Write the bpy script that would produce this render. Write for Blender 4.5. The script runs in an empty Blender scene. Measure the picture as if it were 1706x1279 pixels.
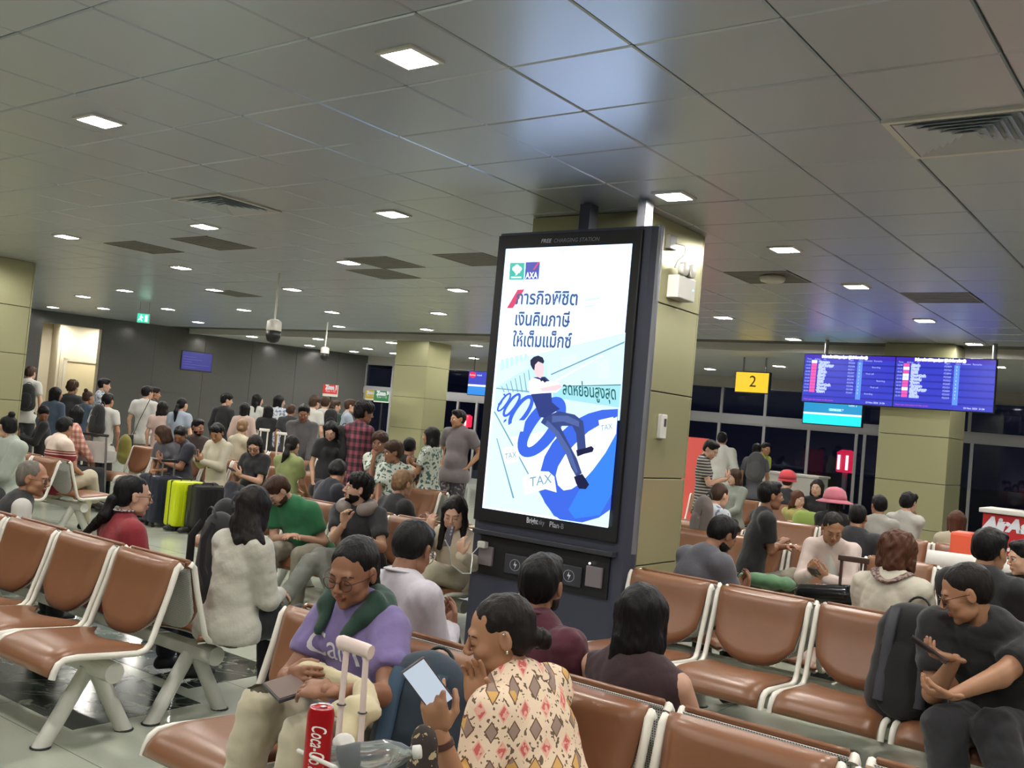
import bpy, bmesh, math, random, time
import numpy as np
from mathutils import Vector, Matrix
from mathutils.bvhtree import BVHTree
S = bpy.context.scene
COL = S.collection
T0 = time.time()
random.seed(7)
RNG = np.random.RandomState(5)
# ------------------------------------------------------------------ camera
FPX, YAW, PITCH, ROLL = 1629.36, -0.6415398, 0.0386829, 0.0905231
CAM = np.array([0.0, 0.0, 1.6])
def cam_rows():
    cy, sy = math.cos(YAW), math.sin(YAW)
    f = np.array([sy*math.cos(PITCH), cy*math.cos(PITCH), math.sin(PITCH)])
    r = np.array([cy, -sy, 0.0]); u = np.cross(r, f)
    c, s = math.cos(ROLL), math.sin(ROLL)
    return np.array([c*r+s*u, -s*r+c*u, f])
CM = cam_rows()
def ray(px, py):
    return np.array([(px-853)/FPX, -(py-639.5)/FPX, 1.0]) @ CM
def at(px, py, d=None, z=None, X=None, Y=None):
    """a point of the room seen at a pixel of the photograph, on a known plane or at a known depth"""
    v = ray(px, py)
    if z is not None: t = (z-1.6)/v[2]
    elif X is not None: t = X/v[0]
    elif Y is not None: t = Y/v[1]
    else: t = d
    return CAM + v*t
cam_data = bpy.data.cameras.new('camera'); cam = bpy.data.objects.new('camera', cam_data); COL.objects.link(cam)
cam_data.sensor_fit = 'HORIZONTAL'; cam_data.sensor_width = 36.0; cam_data.lens = 36.0*FPX/1706
cam_data.clip_start = 0.05; cam_data.clip_end = 300
m = Matrix([[CM[0][i], CM[1][i], -CM[2][i], CAM[i]] for i in range(3)] + [[0, 0, 0, 1]])
cam.matrix_world = m
S.camera = cam
# ------------------------------------------------------------------ world, exposure
W = bpy.data.worlds.new('night'); S.world = W; W.use_nodes = True
W.node_tree.nodes['Background'].inputs[0].default_value = (0.0035, 0.004, 0.011, 1)
W.node_tree.nodes['Background'].inputs[1].default_value = 1.0
S.view_settings.view_transform = 'Standard'
S.view_settings.look = 'None'
S.view_settings.gamma = 1.0
S.view_settings.use_curve_mapping = False
S.view_settings.exposure = 0.0
S.cycles.max_bounces = 7; S.cycles.diffuse_bounces = 4; S.cycles.glossy_bounces = 4
S.cycles.transmission_bounces = 6; S.cycles.transparent_max_bounces = 12
S.cycles.sample_clamp_indirect = 4.0; S.cycles.caustics_reflective = False; S.cycles.caustics_refractive = False
LAMP_POWER = 345.0
# ------------------------------------------------------------------ materials
MATS = {}
def lin(c):
    return tuple((x/12.92 if x <= .04045 else ((x+.055)/1.055)**2.4) for x in (v/255.0 for v in c))
def mat(name, rgb, rough=.6, metal=0.0, emit=None, noise=None, bump=None, spec=None, alpha=None, trans=None, coat=None, sheen=None):
    """rgb: 0-255 sRGB. noise=(scale, amount) colour mottling; bump=(scale, strength, stretch xyz)"""
    if name in MATS: return MATS[name]
    m = bpy.data.materials.new(name); m.use_nodes = True; MATS[name] = m
    nt = m.node_tree; b = nt.nodes['Principled BSDF']; l = nt.links
    c = lin(rgb)
    b.inputs['Base Color'].default_value = (*c, 1); b.inputs['Roughness'].default_value = rough
    b.inputs['Metallic'].default_value = metal
    m.diffuse_color = (*c, 1)
    if spec is not None: b.inputs['Specular IOR Level'].default_value = spec
    if trans is not None: b.inputs['Transmission Weight'].default_value = trans
    if alpha is not None: b.inputs['Alpha'].default_value = alpha
    if coat is not None: b.inputs['Coat Weight'].default_value = coat; b.inputs['Coat Roughness'].default_value = .15
    if sheen is not None: b.inputs['Sheen Weight'].default_value = sheen
    if emit is not None:
        b.inputs['Emission Color'].default_value = (*c, 1); b.inputs['Emission Strength'].default_value = emit
        if emit > 0: b.inputs['Base Color'].default_value = (c[0]*.1, c[1]*.1, c[2]*.1, 1)
    tc = None
    if noise or bump:
        tc = nt.nodes.new('ShaderNodeTexCoord')
    if noise:
        n = nt.nodes.new('ShaderNodeTexNoise'); n.inputs['Scale'].default_value = noise[0]; n.inputs['Detail'].default_value = 4
        l.new(tc.outputs['Object'], n.inputs['Vector'])
        mp = nt.nodes.new('ShaderNodeMapRange'); mp.inputs['From Min'].default_value = .3; mp.inputs['From Max'].default_value = .7
        mp.inputs['To Min'].default_value = 1-noise[1]; mp.inputs['To Max'].default_value = 1+noise[1]*.6
        l.new(n.outputs['Fac'], mp.inputs['Value'])
        mx = nt.nodes.new('ShaderNodeVectorMath'); mx.operation = 'SCALE'; mx.inputs[0].default_value = c
        l.new(mp.outputs[0], mx.inputs['Scale']); l.new(mx.outputs[0], b.inputs['Base Color'])
    if bump:
        n = nt.nodes.new('ShaderNodeTexNoise'); n.inputs['Scale'].default_value = bump[0]; n.inputs['Detail'].default_value = 5
        mpn = nt.nodes.new('ShaderNodeMapping'); mpn.inputs['Scale'].default_value = bump[2] if len(bump) > 2 else (1, 1, 1)
        l.new(tc.outputs['Object'], mpn.inputs['Vector']); l.new(mpn.outputs[0], n.inputs['Vector'])
        bp = nt.nodes.new('ShaderNodeBump'); bp.inputs['Strength'].default_value = bump[1]; bp.inputs['Distance'].default_value = .02
        l.new(n.outputs['Fac'], bp.inputs['Height']); l.new(bp.outputs[0], b.inputs['Normal'])
    return m
def pattern_mat(name, base, build, rough=.7):
    m = mat(name, base, rough)
    if m.get('built'): return m
    m['built'] = 1
    nt = m.node_tree; b = nt.nodes['Principled BSDF']
    build(nt, b, nt.links)
    return m
def nd(nt, t, **kw):
    n = nt.nodes.new(t)
    for k, v in kw.items():
        if k in n.inputs: n.inputs[k].default_value = v
        else: setattr(n, k, v)
    return n
def math_node(nt, op, a, b=None, c=None):
    n = nt.nodes.new('ShaderNodeMath'); n.operation = op
    for i, v in enumerate((a, b, c)):
        if v is None: continue
        if isinstance(v, (int, float)): n.inputs[i].default_value = v
        else: nt.links.new(v, n.inputs[i])
    return n.outputs[0]
def mixc(nt, fac, a, b):
    n = nt.nodes.new('ShaderNodeMix'); n.data_type = 'RGBA'
    if isinstance(fac, (int, float)): n.inputs[0].default_value = fac
    else: nt.links.new(fac, n.inputs[0])
    for i, v in ((6, a), (7, b)):
        if isinstance(v, tuple): n.inputs[i].default_value = (*lin(v), 1)
        else: nt.links.new(v, n.inputs[i])
    return n.outputs[2]
# ------------------------------------------------------------------ object helpers
def empty(name, loc=(0, 0, 0), rz=0.0):
    o = bpy.data.objects.new(name, None); COL.objects.link(o); o.location = loc; o.rotation_euler = (0, 0, rz); o.empty_display_size = .1
    return o
def tag(o, label=None, cat=None, group=None, kind=None):
    if label: o['label'] = label
    if cat: o['category'] = cat
    if group: o['group'] = group
    if kind: o['kind'] = kind
    return o
def link(name, me, parent=None, loc=None, rot=None):
    o = bpy.data.objects.new(name, me); COL.objects.link(o)
    if parent is not None: o.parent = parent
    if loc is not None: o.location = loc
    if rot is not None: o.rotation_euler = rot
    return o
def smooth(me, on=True):
    me.polygons.foreach_set('use_smooth', [on]*len(me.polygons)); return me
class MB:
    """collects shapes into one mesh"""
    def __init__(s): s.v = []; s.f = []; s.m = []; s.s = []
    def add(s, V, F, mi=0, sm=False):
        o = len(s.v); s.v += [tuple(map(float, p)) for p in V]
        s.f += [tuple(i+o for i in f) for f in F]; s.m += [mi]*len(F); s.s += [sm]*len(F)
        return s
    def box(s, a, b, mi=0, bev=0.0, M=None):
        x0, y0, z0 = a; x1, y1, z1 = b
        if bev > 0:
            bm = bmesh.new(); bmesh.ops.create_cube(bm, size=1)
            for v in bm.verts: v.co = Vector(((x0+x1)/2+v.co.x*(x1-x0), (y0+y1)/2+v.co.y*(y1-y0), (z0+z1)/2+v.co.z*(z1-z0)))
            bmesh.ops.bevel(bm, geom=list(bm.edges), offset=bev, segments=2, affect='EDGES', profile=.6)
            bm.verts.index_update()
            V = [v.co.copy() for v in bm.verts]; F = [[v.index for v in f.verts] for f in bm.faces]; bm.free()
        else:
            V = [(x0,y0,z0),(x1,y0,z0),(x1,y1,z0),(x0,y1,z0),(x0,y0,z1),(x1,y0,z1),(x1,y1,z1),(x0,y1,z1)]
            F = [(0,3,2,1),(4,5,6,7),(0,1,5,4),(1,2,6,5),(2,3,7,6),(3,0,4,7)]
        if M is not None: V = [M @ Vector(v) for v in V]
        return s.add(V, F, mi, False)
    def tube(s, pts, r, n=8, mi=0, caps=True, ry=None, ref=None, sm=True):
        P = [Vector(p) for p in pts]; k = len(P)
        R = r if isinstance(r, (list, tuple)) else [r]*k
        RY = ry if isinstance(ry, (list, tuple)) else ([ry]*k if ry else R)
        V = []; F = []
        up = Vector(ref) if ref is not None else None
        prev = None
        for i in range(k):
            t = (P[min(i+1, k-1)]-P[max(i-1, 0)])
            if t.length < 1e-9: t = Vector((0, 0, 1))
            t.normalize()
            if up is not None: a = up - t*up.dot(t)
            elif prev is None:
                a = Vector((0, 0, 1)) if abs(t.z) < .9 else Vector((1, 0, 0)); a = a - t*a.dot(t)
            else: a = prev - t*prev.dot(t)
            if a.length < 1e-6: a = t.orthogonal()
            a.normalize(); prev = a; b = t.cross(a)
            for j in range(n):
                th = 2*math.pi*j/n
                V.append(P[i] + a*(R[i]*math.cos(th)) + b*(RY[i]*math.sin(th)))
        for i in range(k-1):
            for j in range(n):
                F.append((i*n+j, i*n+(j+1) % n, (i+1)*n+(j+1) % n, (i+1)*n+j))
        s.add(V, F, mi, sm)
        if caps:
            s.add(V[:n], [tuple(range(n))[::-1]], mi, False); s.add(V[-n:], [tuple(range(n))], mi, False)
        return s
    def cyl(s, a, b, r, n=16, mi=0, r2=None, sm=True):
        return s.tube([a, b], [r, r if r2 is None else r2], n, mi, sm=sm)
    def lathe(s, prof, n=20, mi=0, org=(0, 0, 0), axis='z', sm=True):
        V = []; F = []
        for (r, h) in prof:
            for j in range(n):
                th = 2*math.pi*j/n; c, q = r*math.cos(th), r*math.sin(th)
                V.append((org[0]+c, org[1]+q, org[2]+h) if axis == 'z' else ((org[0]+h, org[1]+c, org[2]+q) if axis == 'x' else (org[0]+q, org[1]+h, org[2]+c)))
        k = len(prof)
        for i in range(k-1):
            for j in range(n): F.append((i*n+j, i*n+(j+1) % n, (i+1)*n+(j+1) % n, (i+1)*n+j))
        F.append(tuple(range(n))[::-1]); F.append(tuple((k-1)*n+j for j in range(n)))
        return s.add(V, F, mi, sm)
    def ball(s, c, r, n=12, mi=0, M=None):
        rr = r if isinstance(r, (tuple, list)) else (r, r, r)
        V = []; F = []; h = n//2+1
        for i in range(h+1):
            ph = math.pi*i/h
            for j in range(n):
                th = 2*math.pi*j/n
                p = Vector((rr[0]*math.sin(ph)*math.cos(th), rr[1]*math.sin(ph)*math.sin(th), rr[2]*math.cos(ph)))
                if M is not None: p = M @ p
                V.append(p + Vector(c))
        for i in range(h):
            for j in range(n): F.append((i*n+j, (i+1)*n+j, (i+1)*n+(j+1) % n, i*n+(j+1) % n))
        return s.add(V, F, mi, True)
    def prism(s, pts, z0, z1, mi=0):
        """flat outline in xy extruded in z"""
        n = len(pts)
        V = [(p[0], p[1], z0) for p in pts]+[(p[0], p[1], z1) for p in pts]
        F = [tuple(range(n))[::-1], tuple(range(n, 2*n))]+[(i, (i+1) % n, n+(i+1) % n, n+i) for i in range(n)]
        return s.add(V, F, mi)
    def xf(s, M):
        s.v = [tuple(M @ Vector(p)) for p in s.v]; return s
    def mesh(s, name, mats):
        me = bpy.data.meshes.new(name); me.from_pydata(s.v, [], s.f)
        for x in (mats if isinstance(mats, (list, tuple)) else [mats]): me.materials.append(x)
        me.polygons.foreach_set('material_index', s.m); me.polygons.foreach_set('use_smooth', s.s)
        me.update(); return me
    def obj(s, name, mats, parent=None, loc=None, rot=None):
        return link(name, s.mesh(name, mats), parent, loc, rot)
def copy_tree(o, parent=None):
    c = o.copy(); COL.objects.link(c)
    if parent is not None: c.parent = parent
    for ch in list(o.children): copy_tree(ch, c)
    return c
FONT = bpy.data.fonts.load if False else None
def text_tris(body, size=1.0, shear=0.0, bold=0.0, align='LEFT', space=1.0, res=3):
    """lettering as flat triangles: (verts Nx2, faces), baseline at 0"""
    cu = bpy.data.curves.new('lettering', 'FONT'); cu.body = body; cu.size = size; cu.shear = shear; cu.offset = bold
    cu.align_x = align; cu.space_character = space; cu.resolution_u = res; cu.fill_mode = 'BOTH' if False else 'FRONT'
    o = bpy.data.objects.new('lettering', cu); COL.objects.link(o)
    dg = bpy.context.evaluated_depsgraph_get(); dg.update()
    me = bpy.data.meshes.new_from_object(o.evaluated_get(dg))
    V = [(v.co.x, v.co.y) for v in me.vertices]; F = [tuple(p.vertices) for p in me.polygons]
    bpy.data.objects.remove(o); bpy.data.curves.remove(cu); bpy.data.meshes.remove(me)
    return V, F
# ------------------------------------------------------------------ setting materials
CEIL = 3.098; CEIL2 = 3.0; STEP_Y = 13.9
m_tile = mat('ceiling_metal', (196, 204, 212), .31, metal=.48, bump=(1.2, .05))
m_slab = mat('ceiling_void', (70, 70, 66), .8)
m_far = mat('ceiling_board', (184, 186, 186), .55, metal=.1, noise=(.5, .06))
m_gold = mat('champagne_panel', (178, 176, 138), .30, metal=.5, bump=(.9, .06))
m_white = mat('white_paint', (205, 203, 198), .5)
m_wall = mat('grey_paint', (176, 172, 166), .7, noise=(.8, .05))
m_steel = mat('brushed_steel', (150, 150, 152), .3, metal=.8)
m_alu = mat('window_aluminium', (165, 165, 170), .4, metal=.4)
m_black = mat('black_plastic', (22, 22, 26), .45)
m_dark = mat('dark_grey', (52, 52, 60), .5)
def granite(nt, b, l):
    tc = nd(nt, 'ShaderNodeTexCoord')
    n = nd(nt, 'ShaderNodeTexNoise', Scale=60.0, Detail=6.0); l.new(tc.outputs['Object'], n.inputs['Vector'])
    n2 = nd(nt, 'ShaderNodeTexNoise', Scale=1.3, Detail=3.0); l.new(tc.outputs['Object'], n2.inputs['Vector'])
    a = mixc(nt, n.outputs['Fac'], (62, 62, 62), (98, 98, 96)); c = mixc(nt, n2.outputs['Fac'], a, (80, 80, 78))
    l.new(c, b.inputs['Base Color'])
m_granite = pattern_mat('polished_granite', (66, 64, 60), granite, .16)
def floor_build(nt, b, l):
    tc = nd(nt, 'ShaderNodeTexCoord'); sx = nd(nt, 'ShaderNodeSeparateXYZ'); l.new(tc.outputs['Object'], sx.inputs[0])
    n = nd(nt, 'ShaderNodeTexNoise', Scale=90.0, Detail=3.0); l.new(tc.outputs['Object'], n.inputs['Vector'])
    n2 = nd(nt, 'ShaderNodeTexNoise', Scale=.7, Detail=4.0); l.new(tc.outputs['Object'], n2.inputs['Vector'])
    base = mixc(nt, n.outputs['Fac'], (176, 180, 166), (196, 198, 184)); base = mixc(nt, n2.outputs['Fac'], base, (172, 178, 164))
    # joints of the large square floor tiles
    def line(sock, period, w):
        f = math_node(nt, 'PINGPONG', sock, period/2)
        return math_node(nt, 'LESS_THAN', f, w)
    j = math_node(nt, 'MAXIMUM', line(sx.outputs[0], 1.2, .0025), line(sx.outputs[1], 1.2, .0025))
    l.new(mixc(nt, j, base, (120, 122, 114)), b.inputs['Base Color'])
m_floor = pattern_mat('pale_floor', (176, 180, 166), floor_build, .13)
def marble_build(nt, b, l):
    tc = nd(nt, 'ShaderNodeTexCoord')
    w = nd(nt, 'ShaderNodeTexNoise', Scale=2.2, Detail=8.0, Distortion=2.5); l.new(tc.outputs['Object'], w.inputs['Vector'])
    r = nd(nt, 'ShaderNodeValToRGB'); l.new(w.outputs['Fac'], r.inputs[0])
    e = r.color_ramp.elements; e[0].position = .42; e[0].color = (*lin((46, 52, 48)), 1); e[1].position = .58; e[1].color = (*lin((62, 66, 60)), 1)
    for p, c in ((.5, (120, 126, 114)), (.47, (52, 56, 52)), (.53, (56, 60, 55))):
        q = e.new(p); q.color = (*lin(c), 1)
    l.new(r.outputs[0], b.inputs['Base Color'])
m_marble = pattern_mat('dark_marble', (56, 60, 55), marble_build, .14)
m_strip = mat('pale_inlay', (170, 172, 160), .2)
m_lamp = mat('lamp_diffuser', (255, 251, 242), .5, emit=LAMP_POWER)
m_lampf = mat('lamp_frame', (225, 222, 214), .4)
def glass_build(nt, b, l):
    out = nt.nodes['Material Output']; fr = nd(nt, 'ShaderNodeFresnel', IOR=1.5)
    gl = nd(nt, 'ShaderNodeBsdfGlossy', Roughness=.02); gl.inputs['Color'].default_value = (.75, .8, 1, 1)
    tr = nd(nt, 'ShaderNodeBsdfTransparent'); tr.inputs['Color'].default_value = (.75, .78, .85, 1)
    mx = nd(nt, 'ShaderNodeMixShader'); l.new(fr.outputs[0], mx.inputs[0]); l.new(tr.outputs[0], mx.inputs[1]); l.new(gl.outputs[0], mx.inputs[2])
    l.new(mx.outputs[0], out.inputs['Surface'])
m_glass = pattern_mat('window_glass', (150, 160, 180), glass_build, .05)
# ------------------------------------------------------------------ floor
tag(MB().box((-26, -6, -.1), (7, 24, 0)).obj('floor', m_floor), kind='structure')
for k, (x0, y0, x1, y1) in enumerate(((-8.6, 2.55, -4.25, 3.25), (-3.9, 3.2, 1.6, 3.9), (-8.6, 3.35, -4.5, 4.0))):
    tag(MB().box((x0, y0, .0), (x1, y1, .002)).obj('trim_%d' % (k+1), m_marble), kind='structure')
# ------------------------------------------------------------------ ceiling
ceiling = MB().box((-26, -6, CEIL+.014), (7, STEP_Y, CEIL+.1)).obj('ceiling', m_slab); tag(ceiling, kind='structure')
bm = bmesh.new(); bmesh.ops.create_cube(bm, size=1)
for v in bm.verts: v.co = Vector((v.co.x*.592, v.co.y*.592, v.co.z*.02+.01))
bmesh.ops.bevel(bm, geom=[e for e in bm.edges if max(e.verts[0].co.z, e.verts[1].co.z) < .001], offset=.006, segments=1, affect='EDGES')
me_tile = bpy.data.meshes.new('ceiling_tile'); bm.to_mesh(me_tile); bm.free(); me_tile.materials.append(m_tile)
OX, OY = -4.27137*.6, 5.35071*.6
cells = []
for i in range(-36, 16):
    for j in range(-15, 18):
        x, y = OX+(i+.5)*.6, OY+(j+.5)*.6
        if x < -25.8 or x > 6.8 or y < -5.8 or y > STEP_Y-.25: continue
        c = CM @ (np.array([x, y, CEIL])-CAM)
        vis = c[2] > .5 and -200 < 853+FPX*c[0]/c[2] < 1906 and -250 < 639.5-FPX*c[1]/c[2] < 1500
        cells.append((not vis, math.hypot(x, y), x, y, i, j))
cells.sort()
VENTS = {(2, 2), (-7, 2)}
GRILLES = {}
for px, py, lab in ((205, 408, 'dark return air grille left of the smaller row of lamps at upper left'), (345, 400, 'dark return air grille just under the fourth lamp'), (690, 442, 'dark ceiling grille midway between the dome camera and the kiosk'), (812, 438, 'dark ceiling grille touching the left edge of the kiosk top'), (640, 462, 'long dark ceiling grille left of the kiosk, nearer the windows'),
        (1235, 454, 'dark ceiling grille beside the round smoke detector'), (1548, 489, 'dark ceiling grille above the right end of the departure board'), (415, 492, 'small dark ceiling grille above the dome camera')):
    q = at(px, py, z=CEIL); GRILLES[(int(math.floor((q[0]-OX)/.6)), int(math.floor((q[1]-OY)/.6)))] = lab
far_tiles = MB(); cnt = 0
rr = random.Random(3)
for nv, d, x, y, i, j in cells:
    if (i, j) in VENTS or (i, j) in GRILLES: continue
    if cnt < 296 and not nv:
        cnt += 1
        link('ceiling_tile', me_tile, ceiling, (x, y, CEIL), (math.radians(rr.uniform(-.22, .22)), math.radians(rr.uniform(-.22, .22)), 0))
    else:
        h = .296; z = CEIL
        far_tiles.add([(x-h, y-h, z), (x-h, y+h, z), (x+h, y+h, z), (x+h, y-h, z), (x-h, y-h, z+.014), (x-h, y+h, z+.014), (x+h, y+h, z+.014), (x+h, y-h, z+.014)],
                      [(0, 1, 2, 3), (0, 4, 5, 1), (1, 5, 6, 2), (2, 6, 7, 3), (3, 7, 4, 0)])
tag(far_tiles.obj('distant_tiles', m_tile, ceiling), kind='stuff')
low = MB().box((-26, STEP_Y, CEIL2), (7, 24, CEIL2+.2)).obj('ceiling_lower', m_far); tag(low, kind='structure')
tag(MB().box((-26, STEP_Y-.02, CEIL2-.012), (7, STEP_Y+.03, CEIL+.05)).obj('trim_4', m_white), kind='structure')
# air diffusers: square louvred vents
def vent(i, j, lab):
    x, y = OX+(i+.5)*.6, OY+(j+.5)*.6
    t = empty('air_diffuser', (x, y, CEIL)); tag(t, lab, 'vent')
    f = MB()
    for a in range(4):
        M = Matrix.Rotation(a*math.pi/2, 4, 'Z')
        f.add([M @ Vector(p) for p in ((-.3, -.3, -.012), (.3, -.3, -.012), (.27, -.27, -.012), (-.27, -.27, -.012), (-.3, -.3, .01), (.3, -.3, .01), (.27, -.27, .01), (-.27, -.27, .01))],
              [(0, 1, 2, 3), (0, 4, 5, 1), (3, 2, 6, 7)])
    f.obj('frame', m_lampf, t)
    MB().box((-.28, -.28, .01), (.28, .28, .013)).obj('backing', m_tile, t)
    for a in range(4):
        M = Matrix.Rotation(a*math.pi/2, 4, 'Z')
        for k in range(6):
            r0 = .262-k*.042
            q = MB().add([M @ Vector(p) for p in ((-r0, -r0, -.014), (r0, -r0, -.014), (r0-.036, -r0+.036, .008), (-r0+.036, -r0+.036, .008), (-r0, -r0, -.011), (r0, -r0, -.011), (r0-.036, -r0+.036, .011), (-r0+.036, -r0+.036, .011))],
                         [(0, 1, 2, 3), (7, 6, 5, 4), (0, 4, 5, 1)])
            q.obj('louvre', m_tile, t)
vent(2, 2, 'square louvred air vent at upper right of the ceiling, largest of the vents')
m_grille = mat('grille_grey', (112, 110, 104), .5)
for (i, j), lab in GRILLES.items():
    t = empty('air_grille', (OX+(i+.5)*.6, OY+(j+.5)*.6, CEIL)); tag(t, lab, 'vent')
    MB().box((-.296, -.296, .008), (.296, .296, .012)).obj('backing', m_slab, t)
    fr_ = MB()
    for a in range(4): M = Matrix.Rotation(a*math.pi/2, 4, 'Z'); fr_.box((-.296, -.296, -.003), (.276, -.276, .012), M=M)
    fr_.obj('frame', m_grille, t)
    for k in range(12): MB().box((-.276, -.262+k*.045, -.001), (.276, -.234+k*.045, .004)).obj('slat', m_grille, t)
vent(-7, 2, 'small square air vent in the ceiling left of the middle, beside two lamps')
# ------------------------------------------------------------------ lamps
me_lf = None
LX = [1.9, -.46, -2.86, -5.26, -7.5, -9.8, -11.85, -13.8, -16.0, -18.0]
LAMPS = [(-2.885, 2.936), (-5.282, 2.938), (-5.238, 5.305), (-7.501, 5.253), (-9.81, 5.236), (-2.895, 5.38), (-2.834, 7.091), (-2.824, 8.802),
 (-2.782, 11.04), (-2.712, 13.165), (-5.075, 10.947), (-5.003, 13.08), (-7.473, 6.999), (-7.471, 8.761), (-10.176, 8.571), (-13.709, 10.552),
 (-11.807, 8.536), (-10.32, 6.962), (-13.983, 8.48), (-16.137, 9.015), (-17.938, 10.463), (-15.832, 10.495), (-17.631, 12.429), (-11.731, 10.73),
 (-9.502, 10.773), (-13.62, 12.673), (-11.586, 12.859), (-19.6, 10.333), (-7.4, 12.9), (-7.4, 10.8), (-9.6, 12.9)]
LAMPS_LOW = [at(px, py, z=CEIL2)[:2] for px, py in ((1298, 609), (1183, 614), (1663, 610), (794, 575), (653, 570), (613, 580), (590, 585), (530, 564), (516, 575), (420, 560), (789, 596), (657, 588))]
LAMPS_OUT = [(-.5, 2.94), (-.5, .55), (-2.9, .55), (-5.3, .55), (1.9, 2.94), (1.9, .55), (-.5, 5.3), (1.9, 5.3), (-.4, 7.1), (-.4, 8.8), (1.9, 7.1), (-7.6, 2.94), (-7.6, .55), (-.5, -1.8), (-2.9, -1.8), (-5.3, -1.8), (1.9, -1.8), (-.4, 11.0), (-.4, 13.1), (-9.8, 2.9), (-12.2, 2.9), (-12.2, 5.2), (-14.6, 5.2), (-15, 2.9)]
fb = MB()
for a in range(4):
    fb.add([Matrix.Rotation(a*math.pi/2, 4, 'Z') @ Vector(p) for p in ((-.105, -.105, -.010), (.105, -.105, -.010), (.086, -.086, -.014), (-.086, -.086, -.014), (-.105, -.105, .002), (.105, -.105, .002), (.086, -.086, -.004), (-.086, -.086, -.004))], [(0, 1, 2, 3), (0, 4, 5, 1), (3, 2, 6, 7)])
me_frame = fb.mesh('frame', m_lampf)
db = MB(); n = 20
pts = []
for k in range(24):
    th = 2*math.pi*k/24; c, s_ = math.cos(th), math.sin(th); e = .45
    pts.append((.088*math.copysign(abs(c)**e, c), .088*math.copysign(abs(s_)**e, s_)))
db.prism(pts, -.006, -.002)
me_diff = db.mesh('diffuser', m_lamp)
def lamp(x, y, z, label, group):
    t = empty('ceiling_lamp', (x, y, z)); tag(t, label, 'lamp', group)
    link('frame', me_frame, t); link('diffuser', me_diff, t)
named = {0: 'largest square ceiling lamp, lit, high above the left side of the advert kiosk', 1: 'lit square ceiling lamp alone at upper left of the ceiling',
         2: 'lit ceiling lamp midway between the biggest lamp and the kiosk screen', 3: 'lit ceiling lamp just below the small square vent', 4: 'lit ceiling lamp above the yellow column at the left edge',
         5: 'lit ceiling lamp just right of the top of the kiosk column', 9: 'lit ceiling lamp just above the right end of the departure board', 10: 'lit ceiling lamp just right of the kiosk column, level with its upper panels', 11: 'lit ceiling lamp just left of the departure board pole',
         12: 'lit ceiling lamp at the left end of the dark grilles near the kiosk', 13: 'lit ceiling lamp close to the left edge of the kiosk screen', 14: 'lit ceiling lamp above and right of the hanging dome camera',
         15: 'lit ceiling lamp just left of the hanging dome camera', 17: 'lit ceiling lamp below the two dark grilles at upper left', 18: 'lit ceiling lamp above and left of the green exit sign', 20: 'lit ceiling lamp just left of the green exit sign',
         21: 'lit ceiling lamp just right of the green exit sign', 27: 'lit ceiling lamp touching the edge of the yellow column at far left',
         6: 'lit ceiling lamp right of the emergency light box, first of a row running right',
         7: 'lit ceiling lamp above the departure board, second of the row running right', 8: 'lit ceiling lamp right above the second departure screen'}
for k, (x, y) in enumerate(LAMPS):
    if k in named: lamp(x, y, CEIL, named[k], None)
    else: lamp(x, y, CEIL, 'small lit square lamp in the rows of the distant ceiling', 'distant ceiling lamps')
for x, y in LAMPS_LOW: lamp(float(x), float(y), CEIL2, 'tiny lit lamp in the lower ceiling strip near the windows', 'lamps near the windows')
for x, y in LAMPS_OUT: lamp(x, y, CEIL, 'lit square lamp in the ceiling beyond the picture edge', 'lamps beyond the edge')
# ------------------------------------------------------------------ columns
def column(x0, x1, y0, y1, n, lab=None):
    c = MB().box((x0+.02, y0+.02, 0), (x1-.02, y1-.02, CEIL+.02)).obj('column', m_dark); tag(c, kind='structure')
    zs = [0, .1, .7, 1.3, 1.9, 2.51, CEIL]
    for k in range(1, 6):
        z0, z1 = zs[k]+.004, zs[k+1]-.004
        for (a, b) in (((x0, y0, z0), (x1, y0+.02, z1)), ((x0, y1-.02, z0), (x1, y1, z1)), ((x0, y0+.024, z0), (x0+.02, y1-.024, z1)), ((x1-.02, y0+.024, z0), (x1, y1-.024, z1))):
            MB().box(a, b, bev=.003).obj('panel', m_gold, c)
    MB().box((x0-.004, y0-.004, 0), (x1+.004, y1+.004, .1)).obj('plinth', m_steel, c)
column(-4.20, -3.242, 5.70, 6.56, 1)
column(-13.5, -12.63, 5.55, 6.38, 2)
column(-13.37, -12.52, 14.0, 14.66, 3)
column(-3.83, -2.96, 13.3, 14.15, 4)
# ------------------------------------------------------------------ window wall at the far side
WA, WB = np.array([-19.6, 18.3]), np.array([-3.7, 20.5])
WE = (WB-WA)/np.linalg.norm(WB-WA); WN = np.array([-WE[1], WE[0]]); WANG = math.atan2(WE[1], WE[0])
MW = Matrix.Translation((WA[0], WA[1], 0)) @ Matrix.Rotation(WANG, 4, 'Z')      # local: u along the wall, v outwards, z up
def wobj(name, mb, mats, kind='structure', parent=None):
    mb.xf(MW); o = mb.obj(name, mats, parent)
    if kind: tag(o, kind=kind)
    return o
wobj('wall_far', MB().box((-1, 0, 2.8), (24, .3, 3.2)).box((-1, 0, 0), (-.02, .3, 3.2)), m_wall)
wobj('trim_5', MB().box((-.02, -.05, 2.02), (24, .1, 2.18)), m_alu)
wobj('trim_6', MB().box((-.02, -.02, 0), (24, .06, .1)), m_alu)
top = [-.02, 1.0, 1.88, 3.0, 4.9, 6.5, 8.2, 9.2, 10.66, 11.61, 13.3, 14.4, 15.56, 17.0, 18.6, 20.2, 22]
bot = [-.02, 1.0, 1.88, 3.0, 3.95, 4.5, 6.5, 8.2, 9.2, 10.64, 11.62, 12.55, 13.5, 13.66, 14.4, 15.63, 17.4, 19.2, 21, 23]
k = 0
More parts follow.
